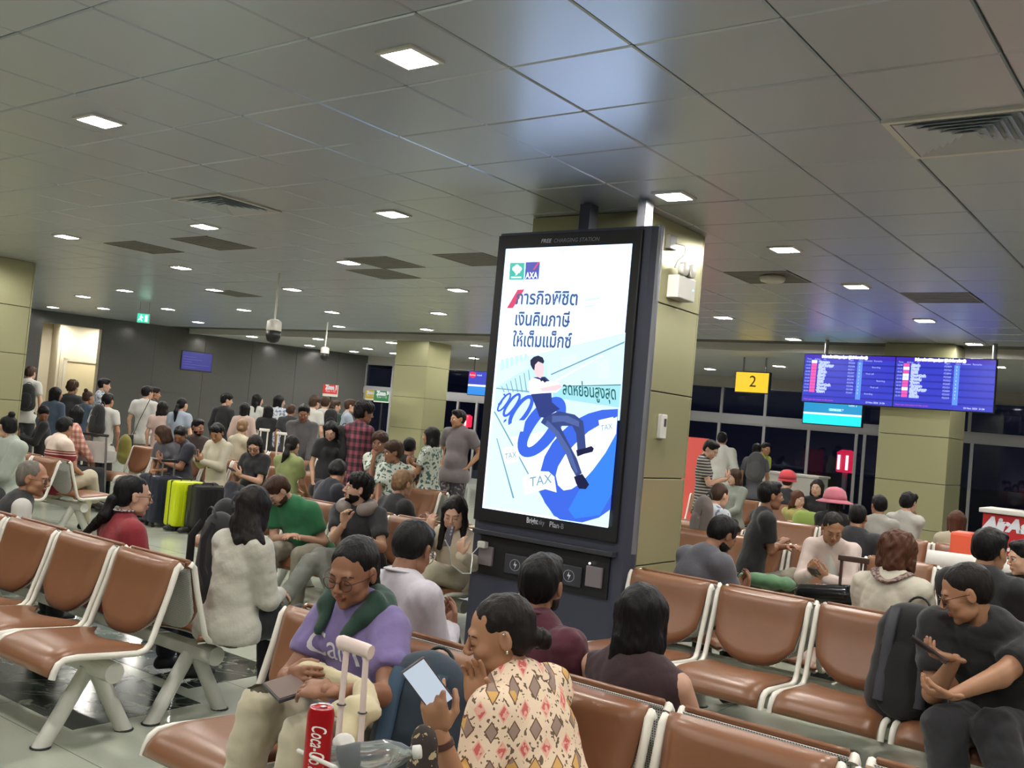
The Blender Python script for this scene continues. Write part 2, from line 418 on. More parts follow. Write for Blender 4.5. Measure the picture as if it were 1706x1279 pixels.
for lst, z0, z1 in ((top, 2.18, 2.8), (bot, .1, 2.02)):
    for a, b in zip(lst[:-1], lst[1:]):
        k += 1
        w = empty('window_%d' % k, tuple(MW.translation)); w.rotation_euler = (0, 0, WANG); tag(w, kind='structure')
        fr = MB()
        t = .03
        fr.box((a, -.03, z0), (a+t, .05, z1)).box((b-t, -.03, z0), (b, .05, z1)).box((a+t, -.02, z0), (b-t, .04, z0+.03)).box((a+t, -.02, z1-.03), (b-t, .04, z1))
        fr.obj('window_frame', m_alu, w)
        MB().box((a+t, .008, z0+.03), (b-t, .014, z1-.03)).obj('pane', m_glass, w)
# dark apron outside
tag(MB().box((-80, 24, -1.2), (60, 120, -1.1)).obj('ground', mat('wet_apron', (20, 20, 26), .35)), kind='structure')
# ------------------------------------------------------------------ dark granite wall on the left with its lit opening
DA, DB = np.array([-20.98, 10.7]), np.array([-18.8, 17.8])
DE = (DB-DA)/np.linalg.norm(DB-DA); DANG = math.atan2(DE[1], DE[0])
MD = Matrix.Translation((DA[0], DA[1], 0)) @ Matrix.Rotation(DANG, 4, 'Z')
dw = MB()
dw.box((-5, 0, 0), (.17, .25, 3.12)).box((.17, 0, 2.84), (1.39, .25, 3.12)).box((1.39, 0, 0), (8.2, .25, 3.12))
dw.xf(MD)
wl = dw.obj('wall_left', m_granite); tag(wl, kind='structure')
# granite slabs proud of the wall
sl = MB()
for a, b, z0, z1 in [(u, u+1.16, z, z+.76) for u in np.arange(1.41, 8.0, 1.17) for z in (.02, .79, 1.56, 2.33)]:
    b = min(b, 8.2); z1 = min(z1, 3.09)
    q = MB().box((a, -.012, z0), (b, 0, z1)); q.xf(MD); q.obj('slab', m_granite, wl)
m_beige = mat('beige_paint', (206, 196, 172), .7)
al = MB().box((-.9, 2.2, 0), (.85, 2.3, 3)).box((.85, 1.3, 0), (2.6, 1.4, 3)).box((-1, .25, 0), (-.9, 2.3, 3)).box((2.5, .25, 0), (2.6, 1.4, 3)).box((.8, 1.4, 0), (.86, 2.3, 3))
al.box((-1, .25, 2.95), (2.6, 2.3, 3.0)); al.xf(MD); tag(al.obj('wall_alcove', m_beige), kind='structure')
dr = MB().box((1.0, 1.27, 0), (1.75, 1.30, 2.08)); dr.xf(MD); o = dr.obj('door_1', mat('cream_door', (214, 198, 158), .5)); tag(o, kind='structure')
q = MB().box((.93, 1.25, 0), (1.0, 1.3, 2.15)).box((1.75, 1.25, 0), (1.82, 1.3, 2.15)).box((.93, 1.25, 2.08), (1.82, 1.3, 2.15)); q.xf(MD); q.obj('door_frame', m_beige, o)
q = MB().cyl((1.09, 1.24, 1.0), (1.2, 1.24, 1.0), .012, 8); q.xf(MD); q.obj('handle', m_steel, o)
p = MD @ Vector((.6, 1.0, 2.95)); lamp(p.x, p.y, p.z, 'bright lamp in the ceiling of the lit doorway in the dark wall', None)
p = MD @ Vector((1.7, .8, 2.95)); lamp(p.x, p.y, p.z, 'lamp hidden by the right side of the lit doorway', None)
# walls out of sight close the room
tag(MB().box((-26, -6.2, 0), (7.2, -6, 3.2)).obj('wall_back', m_wall), kind='structure')
tag(MB().box((7, -6, 0), (7.2, 24, 3.2)).obj('wall_right', m_wall), kind='structure')
tag(MB().box((-26, -6, 0), (-25.8, 10, 3.2)).obj('wall_side', m_wall), kind='structure')
# ------------------------------------------------------------------ airport benches
m_tan = mat('tan_vinyl', (128, 86, 60), .34, noise=(5, .07), bump=(7, .10), spec=.55)
m_frame = mat('white_tube', (222, 218, 208), .3, spec=.5)
m_leg = mat('pale_leg', (205, 205, 196), .3)
m_stitch = mat('dark_brown_edge', (110, 72, 48), .6)
def perf_build(nt, b, l):
    tc = nd(nt, 'ShaderNodeTexCoord'); sx = nd(nt, 'ShaderNodeSeparateXYZ'); l.new(tc.outputs['Object'], sx.inputs[0])
    a = math_node(nt, 'SUBTRACT', math_node(nt, 'PINGPONG', sx.outputs[0], .008), .004)
    c = math_node(nt, 'SUBTRACT', math_node(nt, 'PINGPONG', sx.outputs[2], .008), .004)
    r = math_node(nt, 'ADD', math_node(nt, 'MULTIPLY', a, a), math_node(nt, 'MULTIPLY', c, c))
    l.new(mixc(nt, math_node(nt, 'LESS_THAN', r, .0000052), (214, 213, 208), (60, 60, 60)), b.inputs['Base Color'])
m_perf = pattern_mat('perforated_steel', (205, 204, 198), perf_build, .35)
PITCHB = .545
BV = [(0.0, .815), (.018, .80), (.05, .68), (.09, .555), (.125, .465)]        # back pad centre line (v forward, z)
def back_mesh(th, wtop, name, m, s_end=1.0, off=0.0):
    """upholstered back: straight top, U-shaped bottom; grid over (u, s)"""
    nu, ns = 12, 12; V = []; F = []
    L = [0]; 
    for a, b in zip(BV[:-1], BV[1:]): L.append(L[-1]+math.hypot(b[0]-a[0], b[1]-a[1]))
    def P(s):
        s = s*L[-1]*s_end
        for k in range(len(L)-1):
            if s <= L[k+1] or k == len(L)-2:
                t = (s-L[k])/(L[k+1]-L[k]); a, b = BV[k], BV[k+1]
                return (a[0]+(b[0]-a[0])*t, a[1]+(b[1]-a[1])*t), (b[0]-a[0], b[1]-a[1])
    for side in (0, 1):
        for i in range(ns+1):
            for j in range(nu+1):
                u = -1+2*j/nu; s = i/ns
                smax = 1-.30*abs(u)**2.6
                w = wtop*(1-.10*s**2)
                (v, z), (tv, tz) = P(s*smax)
                h = math.hypot(tv, tz); nv, nz = -tz/h, tv/h
                edge = (1-abs(u)**6)*(1-abs(2*s-1)**8)
                d = (th*.35+th*.65*edge**.5)*(1 if side == 0 else .0) + off
                hollow = -.010*(1-u*u)*math.sin(math.pi*min(1, s)) if side == 0 else 0
                V.append((u*w/2, v+nv*(d+hollow), z+nz*(d+hollow)))
    n1 = (ns+1)*(nu+1)
    for i in range(ns):
        for j in range(nu):
            a = i*(nu+1)+j; b = a+1; c = a+nu+2; d = a+nu+1
            F.append((a, b, c, d)); F.append((n1+a, n1+d, n1+c, n1+b))
    for j in range(nu):
        F.append((j, n1+j, n1+j+1, j+1)); q = ns*(nu+1)+j; F.append((q, q+1, n1+q+1, n1+q))
    for i in range(ns):
        q = i*(nu+1); F.append((q, q+nu+1, n1+q+nu+1, n1+q)); q += nu; F.append((q, n1+q, n1+q+nu+1, q+nu+1))
    return MB().add(V, F, 0, True).mesh(name, m)
def seat_mesh(th, name, m, grow=0.0, off=0.0):
    nu, ns = 12, 12; V = []; F = []
    SV = [(.10, .432), (.2, .432), (.33, .44), (.46, .449), (.53, .44), (.565, .41), (.578, .375)]
    for side in (0, 1):
        for i in range(ns+1):
            for j in range(nu+1):
                u = -1+2*j/nu; s = i/ns
                s0 = .17*(1-abs(u)**2.2)               # concave rear edge
                t = (s0+(1-s0)*s)*(len(SV)-1); k = min(int(t), len(SV)-2); f = t-k
                v = SV[k][0]+(SV[k+1][0]-SV[k][0])*f; z = SV[k][1]+(SV[k+1][1]-SV[k][1])*f
                tv, tz = SV[k+1][0]-SV[k][0], SV[k+1][1]-SV[k][1]; h = math.hypot(tv, tz); nv, nz = -tz/h, tv/h
                w = .468+grow-.015*(1-s)
                edge = (1-abs(u)**6)*(1-abs(2*s-1)**8)
                d = (th*.35+th*.65*edge**.5 if side == 0 else 0)+off
                V.append((u*w/2, v+nv*d, z+nz*d))
    n1 = (ns+1)*(nu+1)
    for i in range(ns):
        for j in range(nu):
            a = i*(nu+1)+j; b = a+1; c = a+nu+2; d = a+nu+1
            F.append((a, b, c, d)); F.append((n1+a, n1+d, n1+c, n1+b))
    for j in range(nu):
        F.append((j, n1+j, n1+j+1, j+1)); q = ns*(nu+1)+j; F.append((q, q+1, n1+q+1, n1+q))
    for i in range(ns):
        q = i*(nu+1); F.append((q, q+nu+1, n1+q+nu+1, n1+q)); q += nu; F.append((q, n1+q, n1+q+nu+1, q+nu+1))
    return MB().add(V, F, 0, True).mesh(name, m)
ME_BACK = back_mesh(.036, .474, 'backrest', m_tan)
ME_SHELL = back_mesh(.006, .480, 'shell', m_perf, off=-.012)
ME_SEAT = seat_mesh(.034, 'seat', m_tan)
ME_PAN = seat_mesh(.008, 'seat_pan', m_frame, grow=.02, off=-.010)
def frame_mesh():
    m = MB(); r = .0145
    path = [(.004, .79), (.014, .805), (.026, .79), (.055, .68), (.10, .54), (.125, .462), (.15, .435), (.19, .426), (.33, .436), (.47, .447), (.525, .444), (.552, .428), (.566, .40), (.573, .37)]
    m.tube([(0, v, z) for v, z in path], r, 8)
    return m.mesh('side_frame', m_frame)
ME_SIDE = frame_mesh()
def leg_mesh():
    m = MB()
    m.cyl((-.10, .25, .335), (.10, .25, .335), .046, 18)
    return m.mesh('beam_end', m_leg)
ME_BEAMEND = leg_mesh()
def strut(sgn):
    m = MB(); n = 14; V = []
    a, b = Vector((0, .25+sgn*.01, .33)), Vector((0, .25+sgn*.20, .0))
    d = (b-a).normalized()
    for i, (z) in enumerate((.33, .0)):
        t = (a.z-z)/(a.z-b.z); c = a+(b-a)*t
        for j in range(n):
            th = 2*math.pi*j/n
            V.append((.036*math.cos(th), c.y+.042*math.sin(th), z))
    m.add(V, [(j, (j+1) % n, n+(j+1) % n, n+j) for j in range(n)], 0, True)
    m.add(V[n:], [tuple(range(n))], 0)
    q = b
    m.lathe([(.043, 0), (.045, .004), (.040, .008)], 14, 1, (0, b.y, 0))
    return m.mesh('leg', [m_leg, m_black])
ME_LEGS = [strut(-1), strut(1)]
def bench(xr, n, yc, face, label, group=None, right_leg=.27):
    """n seats in a line ending at x = xr; yc the line of the back tops; face -1 looks to -Y, +1 to +Y"""
    t = empty('airport_bench', (xr-n*PITCHB/2, yc, 0), 0 if face > 0 else math.pi); tag(t, label, 'bench', group)
    for k in range(n):
        u = (k-(n-1)/2)*PITCHB
        b = link('backrest', ME_BACK, t, (u, 0, 0)); link('shell', ME_SHELL, b)
        s = link('seat', ME_SEAT, t, (u, 0, 0)); link('seat_pan', ME_PAN, s)
        for q in (-1, 1): link('side_frame', ME_SIDE, t, (u+q*.250, 0, 0))
    w = n*PITCHB/2
    MB().box((-w+.12, .21, .305), (w-.12, .29, .365), bev=.008).obj('beam', m_leg, t)
    for sx in (-1, 1):
        for j in (0, 1): link('leg', ME_LEGS[j], t, (sx*(w-right_leg), 0, 0))
        link('beam_end', ME_BEAMEND, t, (sx*(w-.18), 0, 0))
    for q in (-w+.025, w-.045): MB().box((q, -.012, .785), (q+.02, .012, .815), bev=.003).obj('joining_clip', m_stitch, t)
    return t
# ------------------------------------------------------------------ implicit-surface sculpting (numpy)
class Field:
    def __init__(s, lo, hi, h):
        s.h = h; s.lo = np.array(lo, float); s.n = np.maximum(3, np.ceil((np.array(hi)-s.lo)/h).astype(int)+1)
        s.ax = [(s.lo[i]+h*np.arange(s.n[i])).astype(np.float32) for i in range(3)]
        s.d = np.full(s.n, .2, np.float32)
    def block(s, lo, hi):
        sl = []
        for i in range(3):
            a = int(max(0, math.floor((lo[i]-s.lo[i])/s.h))); b = int(min(s.n[i], math.ceil((hi[i]-s.lo[i])/s.h)+1))
            if b <= a: return None
            sl.append(slice(a, b))
        g = np.meshgrid(*[s.ax[i][sl[i]] for i in range(3)], indexing='ij')
        return tuple(sl), g
    def put(s, lo, hi, fn, k, mode='add'):
        m = k+3*s.h+.012
        r = s.block(np.array(lo)-m, np.array(hi)+m)
        if r is None: return
        sl, g = r; d = fn(*g); a = s.d[sl]
        if mode == 'add':
            if k > 0:
                h = np.clip(.5+.5*(a-d)/k, 0, 1); s.d[sl] = a+(d-a)*h-k*h*(1-h)
            else: s.d[sl] = np.minimum(a, d)
        else:                                    # smooth subtraction
            if k > 0:
                h = np.clip(.5-.5*(a+d)/k, 0, 1); s.d[sl] = a+(-d-a)*h+k*h*(1-h)
            else: s.d[sl] = np.maximum(a, -d)
    def cone(s, a, b, ra, rb, k=.02, squash=None, mode='add'):
        """tapered limb; squash=(axis, factor): flattened along the axis"""
        a = np.array(a, float); b = np.array(b, float); ba = b-a; L2 = max(float(ba@ba), 1e-9); R = max(ra, rb)*1.02
        if squash is not None:
            n = np.array(squash[0], float); n /= np.linalg.norm(n); q = 1/squash[1]-1
            R = R*max(1, 1)
        def fn(X, Y, Z):
            px, py, pz = X-a[0], Y-a[1], Z-a[2]
            t = np.clip((px*ba[0]+py*ba[1]+pz*ba[2])/L2, 0, 1)
            vx, vy, vz = px-t*ba[0], py-t*ba[1], pz-t*ba[2]
            if squash is not None:
                w = (vx*n[0]+vy*n[1]+vz*n[2])*q
                vx, vy, vz = vx+w*n[0], vy+w*n[1], vz+w*n[2]
                d = np.sqrt(vx*vx+vy*vy+vz*vz)-(ra+(rb-ra)*t)
                return d*(squash[1]*.5+.5)
            return np.sqrt(vx*vx+vy*vy+vz*vz)-(ra+(rb-ra)*t)
        s.put(np.minimum(a, b)-R, np.maximum(a, b)+R, fn, k, mode)
    def ell(s, c, r, M=None, k=.02, mode='add'):
        """ellipsoid; M rows are its axes"""
        c = np.array(c, float); r = np.array(r, float); R = r.max()
        M = np.eye(3) if M is None else np.array(M, float)
        ext = np.sqrt((M.T**2) @ (r**2))
        def fn(X, Y, Z):
            px, py, pz = X-c[0], Y-c[1], Z-c[2]
            q = [M[i][0]*px+M[i][1]*py+M[i][2]*pz for i in range(3)]
            k0 = np.sqrt((q[0]/r[0])**2+(q[1]/r[1])**2+(q[2]/r[2])**2)
            k1 = np.sqrt((q[0]/r[0]**2)**2+(q[1]/r[1]**2)**2+(q[2]/r[2]**2)**2)
            return k0*(k0-1)/np.maximum(k1, 1e-6)
        s.put(c-ext, c+ext, fn, k, mode)
    def half(s, p, n, lo=None, hi=None, k=.0):
        """cut away everything on the side of the plane the normal points to"""
        p = np.array(p, float); n = np.array(n, float); n = n/np.linalg.norm(n)
        lo = s.lo if lo is None else lo; hi = s.lo+s.h*s.n if hi is None else hi
        fn = lambda X, Y, Z: -((X-p[0])*n[0]+(Y-p[1])*n[1]+(Z-p[2])*n[2])
        r = s.block(lo, hi)
        if r is None: return
        sl, g = r; s.d[sl] = np.maximum(s.d[sl], -fn(*g))
    def noise(s, amp, freq, seed=0, stretch=(1, 1, 1), ridge=False):
        rs = np.random.RandomState(seed); g = np.meshgrid(*s.ax, indexing='ij')
        tot = np.zeros_like(s.d)
        for o in range(5):
            w = rs.normal(size=3)*np.array(stretch); w = w/np.linalg.norm(w)*freq*(1+.55*o)
            ph = rs.uniform(0, 6.28)
            v = rs.normal(size=3); v = v/np.linalg.norm(v)*freq*.6
            q_ = np.sin(g[0]*w[0]+g[1]*w[1]+g[2]*w[2]+ph+1.5*np.sin(g[0]*v[0]+g[1]*v[1]+g[2]*v[2]+ph*2))
            tot += (q_ if not ridge else 1.3-2.6*np.abs(q_)**.7)/(1+.5*o)
        s.d += (amp*tot/2.2).astype(np.float32)
    def mesh(s):
        d = s.d; I = d < 0
        n = s.n
        if not I.any(): return np.zeros((0, 3)), np.zeros((0, 4), int)
        c = I[:-1, :-1, :-1].astype(np.int8).copy()
        for i in (0, 1):
            for j in (0, 1):
                for k in (0, 1):
                    if i+j+k: c += I[i:n[0]-1+i, j:n[1]-1+j, k:n[2]-1+k]
        act = (c > 0) & (c < 8)
        idx = -np.ones(act.shape, np.int64); ijk = np.argwhere(act); idx[act] = np.arange(len(ijk))
        acc = np.zeros((len(ijk), 3)); w = np.zeros(len(ijk))
        corners = [(i, j, k) for i in (0, 1) for j in (0, 1) for k in (0, 1)]
        cv = {q: d[ijk[:, 0]+q[0], ijk[:, 1]+q[1], ijk[:, 2]+q[2]] for q in corners}
        for q in corners:
            for ax in range(3):
                if q[ax]: continue
                p = list(q); p[ax] = 1; p = tuple(p)
                a, b = cv[q], cv[p]; m = (a < 0) != (b < 0)
                t = np.where(m, a/np.where(m, a-b, 1), 0)
                P = np.array(q, float)[None].repeat(len(ijk), 0); P[:, ax] += t
                acc[m] += P[m]; w[m] += 1
        V = s.lo+s.h*(ijk+acc/w[:, None])
        F = []
        for ax in range(3):
            u, v = (ax+1) % 3, (ax+2) % 3
            sl0 = [slice(None)]*3; sl1 = [slice(None)]*3; sl0[ax] = slice(0, -1); sl1[ax] = slice(1, None)
            A, B = I[tuple(sl0)], I[tuple(sl1)]
            e = np.argwhere(A != B)
            e = e[(e[:, u] > 0) & (e[:, v] > 0) & (e[:, u] < n[u]-1) & (e[:, v] < n[v]-1)]
            if not len(e): continue
            def cell(du, dv):
                q = e.copy(); q[:, u] -= du; q[:, v] -= dv
                return idx[q[:, 0], q[:, 1], q[:, 2]]
            quad = np.stack([cell(1, 1), cell(0, 1), cell(0, 0), cell(1, 0)], 1)
            flip = ~A[e[:, 0], e[:, 1], e[:, 2]]
            quad[flip] = quad[flip][:, ::-1]
            F.append(quad)
        F = np.concatenate(F); F = F[(F >= 0).all(1)]
        return V, F
def np_mesh(name, parts, mats):
    """parts: list of (V, F(quads) or list, material index or array)"""
    me = bpy.data.meshes.new(name)
    Vs = []; Fs = []; Ms = []; o = 0
    for V, F, mi in parts:
        if not len(V): continue
        Vs.append(np.asarray(V, float)); Fs += (np.asarray(F)+o).tolist() if isinstance(F, np.ndarray) else [tuple(i+o for i in f) for f in F]
        Ms.append(np.full(len(F), mi, int) if np.isscalar(mi) else mi); o += len(V)
    me.from_pydata(np.concatenate(Vs).tolist(), [], Fs)
    for m in mats: me.materials.append(m)
    me.polygons.foreach_set('material_index', np.concatenate(Ms)); smooth(me); me.update()
    return me
def unit(v):
    v = np.array(v, float); return v/max(np.linalg.norm(v), 1e-9)
def frame_of(yaw, pitch=0.0, roll=0.0):
    """rows: side (person's right), forward, up.  yaw 0 looks to +Y, counter-clockwise"""
    f = np.array([-math.sin(yaw), math.cos(yaw), 0.0]); r = np.array([math.cos(yaw), math.sin(yaw), 0.0]); u = np.array([0, 0, 1.0])
    f2 = f*math.cos(pitch)-u*math.sin(pitch); u2 = u*math.cos(pitch)+f*math.sin(pitch)      # pitch > 0 looks down
    r3 = r*math.cos(roll)+u2*math.sin(roll); u3 = u2*math.cos(roll)-r*math.sin(roll)
    return np.array([r3, f2, u3])
def img_yaw(px, phi):
    """yaw of somebody seen at pixel column px whose front points phi degrees round from the camera: 0 at us, 90 to the photo's right, 180 away"""
    v = ray(px, 700); d = unit([v[0], v[1], 0]); r = np.array([d[1], -d[0], 0]); p = math.radians(phi)
    F = -math.cos(p)*d+math.sin(p)*r
    return math.atan2(-F[0], F[1])
SKINS = {'light': (218, 172, 146), 'fair': (208, 164, 140), 'tan': (176, 128, 98), 'brown': (152, 106, 82), 'dark': (104, 72, 56)}
def skin_mat(k): return mat('skin_'+k, tuple(int(c*.93) for c in SKINS[k]), .48, noise=(22, .05), spec=.4)
HAIRC = {'black': (14, 12, 15), 'soft': (24, 19, 19), 'brown': (58, 40, 30), 'blond': (128, 100, 76), 'grey': (104, 98, 90), 'auburn': (78, 46, 32)}
def hair_mat(k): return mat('hair_'+k, HAIRC[k], .50, bump=(60, .45, (1, 1, .15)), spec=.20)
m_lip = {k: mat('lips_'+k, tuple(int(c*f) for c, f in zip(v, (.86, .62, .62))), .4) for k, v in SKINS.items()}
m_brow = mat('brow_hair', (28, 22, 20), .7)
m_eyew = mat('eye_white', (225, 222, 215), .25)
m_iris = mat('iris', (30, 20, 16), .15)
def cloth(name, rgb, rough=.85, bump=None, **kw):
    g = sum(rgb)/3.0; rgb = tuple(int((g+(c-g)*.88)*.88) for c in rgb)        # every dye evenly muted and darkened
    return mat('cloth_'+name, rgb, rough, noise=(3, .10), bump=bump or (9, .35), sheen=.15, **kw)
# ------------------------------------------------------------------ head
def head_parts(s, C, H, h, skin, look='open', beard=None, female=False, age=0):
    """sculpted head; C centre between the ears, H frame rows, s scale"""
    M = H
    T = lambda x, y, z: C+s*(x*H[0]+y*H[1]+z*H[2])
    lo = C-.155*s*np.ones(3)-.01; hi = C+.155*s*np.ones(3)+.01
    f = Field(lo, hi, h)
    R = lambda a, b, c: (a*s, b*s, c*s)
    f.ell(T(0, -.014, .032), R(.074, .095, .084), M, 0)
    f.ell(T(0, .020, -.030), R(.060, .068, .076), M, .03*s)
    f.ell(T(0, .030, -.066), R(.045 if female else .050, .050, .042), M, .02*s)
    f.ell(T(0, .066, -.098), R(.019, .018, .015), M, .018*s)
    for q in (-1, 1):
        f.ell(T(q*.036, .055, -.028), R(.026, .026, .024), M, .018*s)
        f.ell(T(q*.046, .022, -.070), R(.016, .034, .020), M, .02*s)
    f.cone(T(-.030, .078, .020), T(.030, .078, .020), .013*s, .013*s, .014*s)
    for q in (-1, 1): f.ell(T(q*.031, .101, .001), R(.017, .016, .0115), M, .010*s, 'sub')
    f.cone(T(0, .086, .014), T(0, .108, -.026), .0065*s, .0105*s, .008*s)
    for q in (-1, 1): f.ell(T(q*.0115, .099, -.032), R(.008, .010, .0075), M, .005*s)
    for q in (-1, 1): f.ell(T(q*.031, .0735, .001), R(.0155, .0155, .0135), M, .003*s)
    f.ell(T(0, .088, -.0575), R(.022, .010, .0055), M, .004*s)
    f.ell(T(0, .086, -.0675), R(.018, .010, .0062), M, .004*s)
    f.ell(T(0, .104, -.0622), R(.022, .010, .0016), M, .002*s, 'sub')
    for q in (-1, 1):
        f.ell(T(q*.078, -.008, -.004), R(.0085, .019, .031), M, .006*s)
        f.ell(T(q*.086, -.004, -.002), R(.004, .010, .018), M, .004*s, 'sub')
    V, F = f.mesh()
    loc = (V-C) @ M.T/s                                  # head coordinates
    fc = loc[F].mean(1) if len(F) else np.zeros((0, 3))
    mi = np.zeros(len(F), int)
    lips = (np.abs(fc[:, 0]) < .0225-.35*np.abs(fc[:, 2]+.0622)) & (np.abs(fc[:, 2]+.0622) < .0115-.18*np.abs(fc[:, 0])) & (fc[:, 1] > .075)
    mi[lips] = 1
    if beard:
        ax = np.abs(fc[:, 0]); fr = fc[:, 1]; z = fc[:, 2]
        b = (fr > -.012) & (z < -.046) & (ax > .012) & ((ax > .044) | (z < -.080) | ((z < -.043) & (z > -.052) & (ax < .026)))
        b |= (fr > .02) & (z < -.083)
        b |= (z < -.044) & (z > -.054) & (ax < .03) & (fr > .08)
        b &= ~lips & (z < -.03)
        mi[b] = 2
    parts = [(V, F, mi)]
    # brows, lashes, eyes: small shapes of the same body
    b = MB()
    def arc(pts, r, mi_): b.tube([T(*p) for p in pts], [r*s*k for k in (.55, 1, 1, .5)][:len(pts)], 6, mi_)
    for q in (-1, 1):
        arc([(q*.013, .0925, .0195), (q*.026, .0915, .0235), (q*.040, .083, .0225), (q*.050, .071, .017)], .0026, 3)
        if look == 'down':
            arc([(q*.018, .0870, -.004), (q*.026, .0898, -.0070), (q*.036, .0888, -.0068), (q*.045, .082, -.003)], .0016, 3)
        else:
            b.ball(T(q*.031, .0755, .0005), .0146*s, 12, 4, None)
            iris_c = T(q*.031, .0872, .0)
            b.ball(iris_c, .0052*s, 8, 5)
            arc([(q*.017, .0865, .002), (q*.025, .0905, .0068), (q*.037, .0895, .0068), (q*.046, .081, .002)], .0017, 3)
    parts.append((np.array(b.v), b.f, np.array(b.m)))
    return parts
# ------------------------------------------------------------------ hair
def hair_mesh(style, s, C, H, h, seed=0, back=None, col='black'):
    M = H; T = lambda x, y, z: C+s*(x*H[0]+y*H[1]+z*H[2]); R = lambda a, b, c: (a*s, b*s, c*s)
    D = np.array([0, 0, -1.0])
    long = style in ('long', 'ponytail', 'lowpony', 'bob', 'longfront', 'braid')
    ext = .20*s
    lo = C-ext; hi = C+ext
    if style in ('long', 'longfront', 'lowpony', 'ponytail'): lo = lo-np.array([.06, .06, .36])*s-np.abs(H[1])*.12*s; hi = hi+np.abs(H[1])*.06
    if style == 'bob': lo = lo-np.array([0, 0, .03])
    f = Field(lo, hi, h)
    th = -.0045 if style in ('buzz', 'thin', 'ponytail', 'lowpony', 'bun', 'topbun') else 0
    f.ell(T(0, -.020, .040), R(.082+th, .100+th, .088+th), M, 0)
    amp, fr = .0022, 90
    if style == 'short':
        f.ell(T(0, .035, .095), R(.058, .052, .030), M, .02*s)
        f.ell(T(0, -.05, .0), R(.076, .058, .07), M, .02*s); amp = .003
    elif style == 'buzz':
        f.ell(T(0, -.045, .0), R(.073, .062, .065), M, .02*s); amp = .001
    elif style == 'thin':
        f.ell(T(0, -.05, -.005), R(.078, .058, .07), M, .02*s); amp = .003
    elif style in ('curly', 'afro'):
        g = 1.0 if style == 'curly' else 1.12
        f.ell(T(0, -.01, .065), R(.092*g, .108*g, .078*g), M, .02*s)
        f.ell(T(0, -.055, .0), R(.084*g, .062*g, .075*g), M, .02*s); amp, fr = .008, 120
    elif style == 'messy':
        f.ell(T(.0, .045, .085), R(.068, .055, .040), M, .02*s)
        f.ell(T(0, -.055, .0), R(.082, .060, .078), M, .02*s); amp, fr = .006, 80
    elif style == 'bob':
        for q in (-1, 1): f.cone(T(q*.062, -.01, .03), T(q*.066, .0, -.10), .036*s, .026*s, .03*s)
        f.cone(T(0, -.06, .02), T(0, -.055, -.10), .070*s, .062*s, .03*s)
    elif style == 'curlybob':
        for q in (-1, 1): f.cone(T(q*.066, -.01, .03), T(q*.072, .0, -.065), .042*s, .034*s, .03*s)
        f.cone(T(0, -.06, .03), T(0, -.055, -.07), .080*s, .064*s, .03*s); f.ell(T(0, -.01, .07), R(.10, .11, .075), M, .02*s); amp, fr = .008, 90
    elif style in ('long', 'longfront'):
        for q in (-1, 1): f.cone(T(q*.062, -.012, .03), T(q*.070, -.01, -.09), .034*s, .028*s, .03*s)
        f.cone(T(0, -.05, .03), T(0, -.055, -.09), .078*s, .068*s, .03*s)
        nb = T(0, -.065, -.09); end = nb-H[1]*np.array([1, 1, 0])*.03*s+D*.30*s if back is None else np.array(back, float)
        side = H[0]
        for q in (-.5, 0, .5):
            f.cone(nb+side*q*.09*s, end+side*q*.13*s, .050*s, .030*s, .03*s, (unit(H[1]*np.array([1, 1, 0])), .55))
        if style == 'longfront':
            for q in (-1, 1): f.cone(T(q*.068, .0, -.06), T(q*.085, .045, -.10)+D*.14*s, .028*s, .018*s, .02*s)
        amp = .0035
    elif style in ('ponytail', 'lowpony'):
        z = .03 if style == 'ponytail' else -.03
        f.ell(T(0, -.05, -.01), R(.074, .055, .06), M, .02*s)
        a = T(0, -.112, z); b1 = a-H[1]*.03*s*np.array([1, 1, 0])+D*.09*s; e = b1+D*.17*s if back is None else np.array(back, float)
        f.cone(T(0, -.09, z), a, .022*s, .026*s, .015*s); f.cone(a, b1, .028*s, .036*s, .02*s); f.cone(b1, e, .036*s, .016*s, .02*s); amp = .003
    elif style == 'bun':
        f.ell(T(0, -.05, -.01), R(.075, .056, .062), M, .02*s); f.ell(T(0, -.108, -.028), R(.034, .028, .032), M, .01*s); amp = .003
    elif style == 'topbun':
        f.ell(T(0, -.05, -.01), R(.074, .055, .06), M, .02*s); f.ell(T(0, -.075, .125), R(.036, .034, .034), M, .01*s); amp = .003
    # open the face
    fw = .064; 
    if style in ('long', 'bob', 'curlybob', 'longfront'): fw = .056
    pulled = style in ('ponytail', 'lowpony', 'bun', 'topbun', 'thin')
    f.ell(T(0, .105, -.018 if pulled else -.035), R(fw+(.004 if pulled else 0), .078, .112 if (pulled or style == 'buzz') else .098), M, .012*s, 'sub')
    if style in ('short', 'buzz', 'thin', 'curly', 'afro', 'messy', 'ponytail', 'lowpony', 'bun', 'topbun'):
        for q in (-1, 1):
            f.ell(T(q*.088, .030, -.055), R(.035, .075, .075), M, .01*s, 'sub')
            f.ell(T(q*.084, -.012, -.010), R(.014, .026, .040), M, .006*s, 'sub')
        if style not in ('ponytail', 'lowpony', 'bun'):
            f.cone(T(-.08, -.03, -.120), T(.08, -.03, -.120), .060*s, .060*s, .015*s, None, 'sub')
    if style == 'thin': f.ell(T(0, .07, .11), R(.05, .05, .05), M, .02*s, 'sub')
    if h < .03: f.noise(amp*s, fr, seed, (1, 1, .35))
    V, F = f.mesh()
    return np_mesh('hair', [(V, F, 0)], [hair_mat(col)])
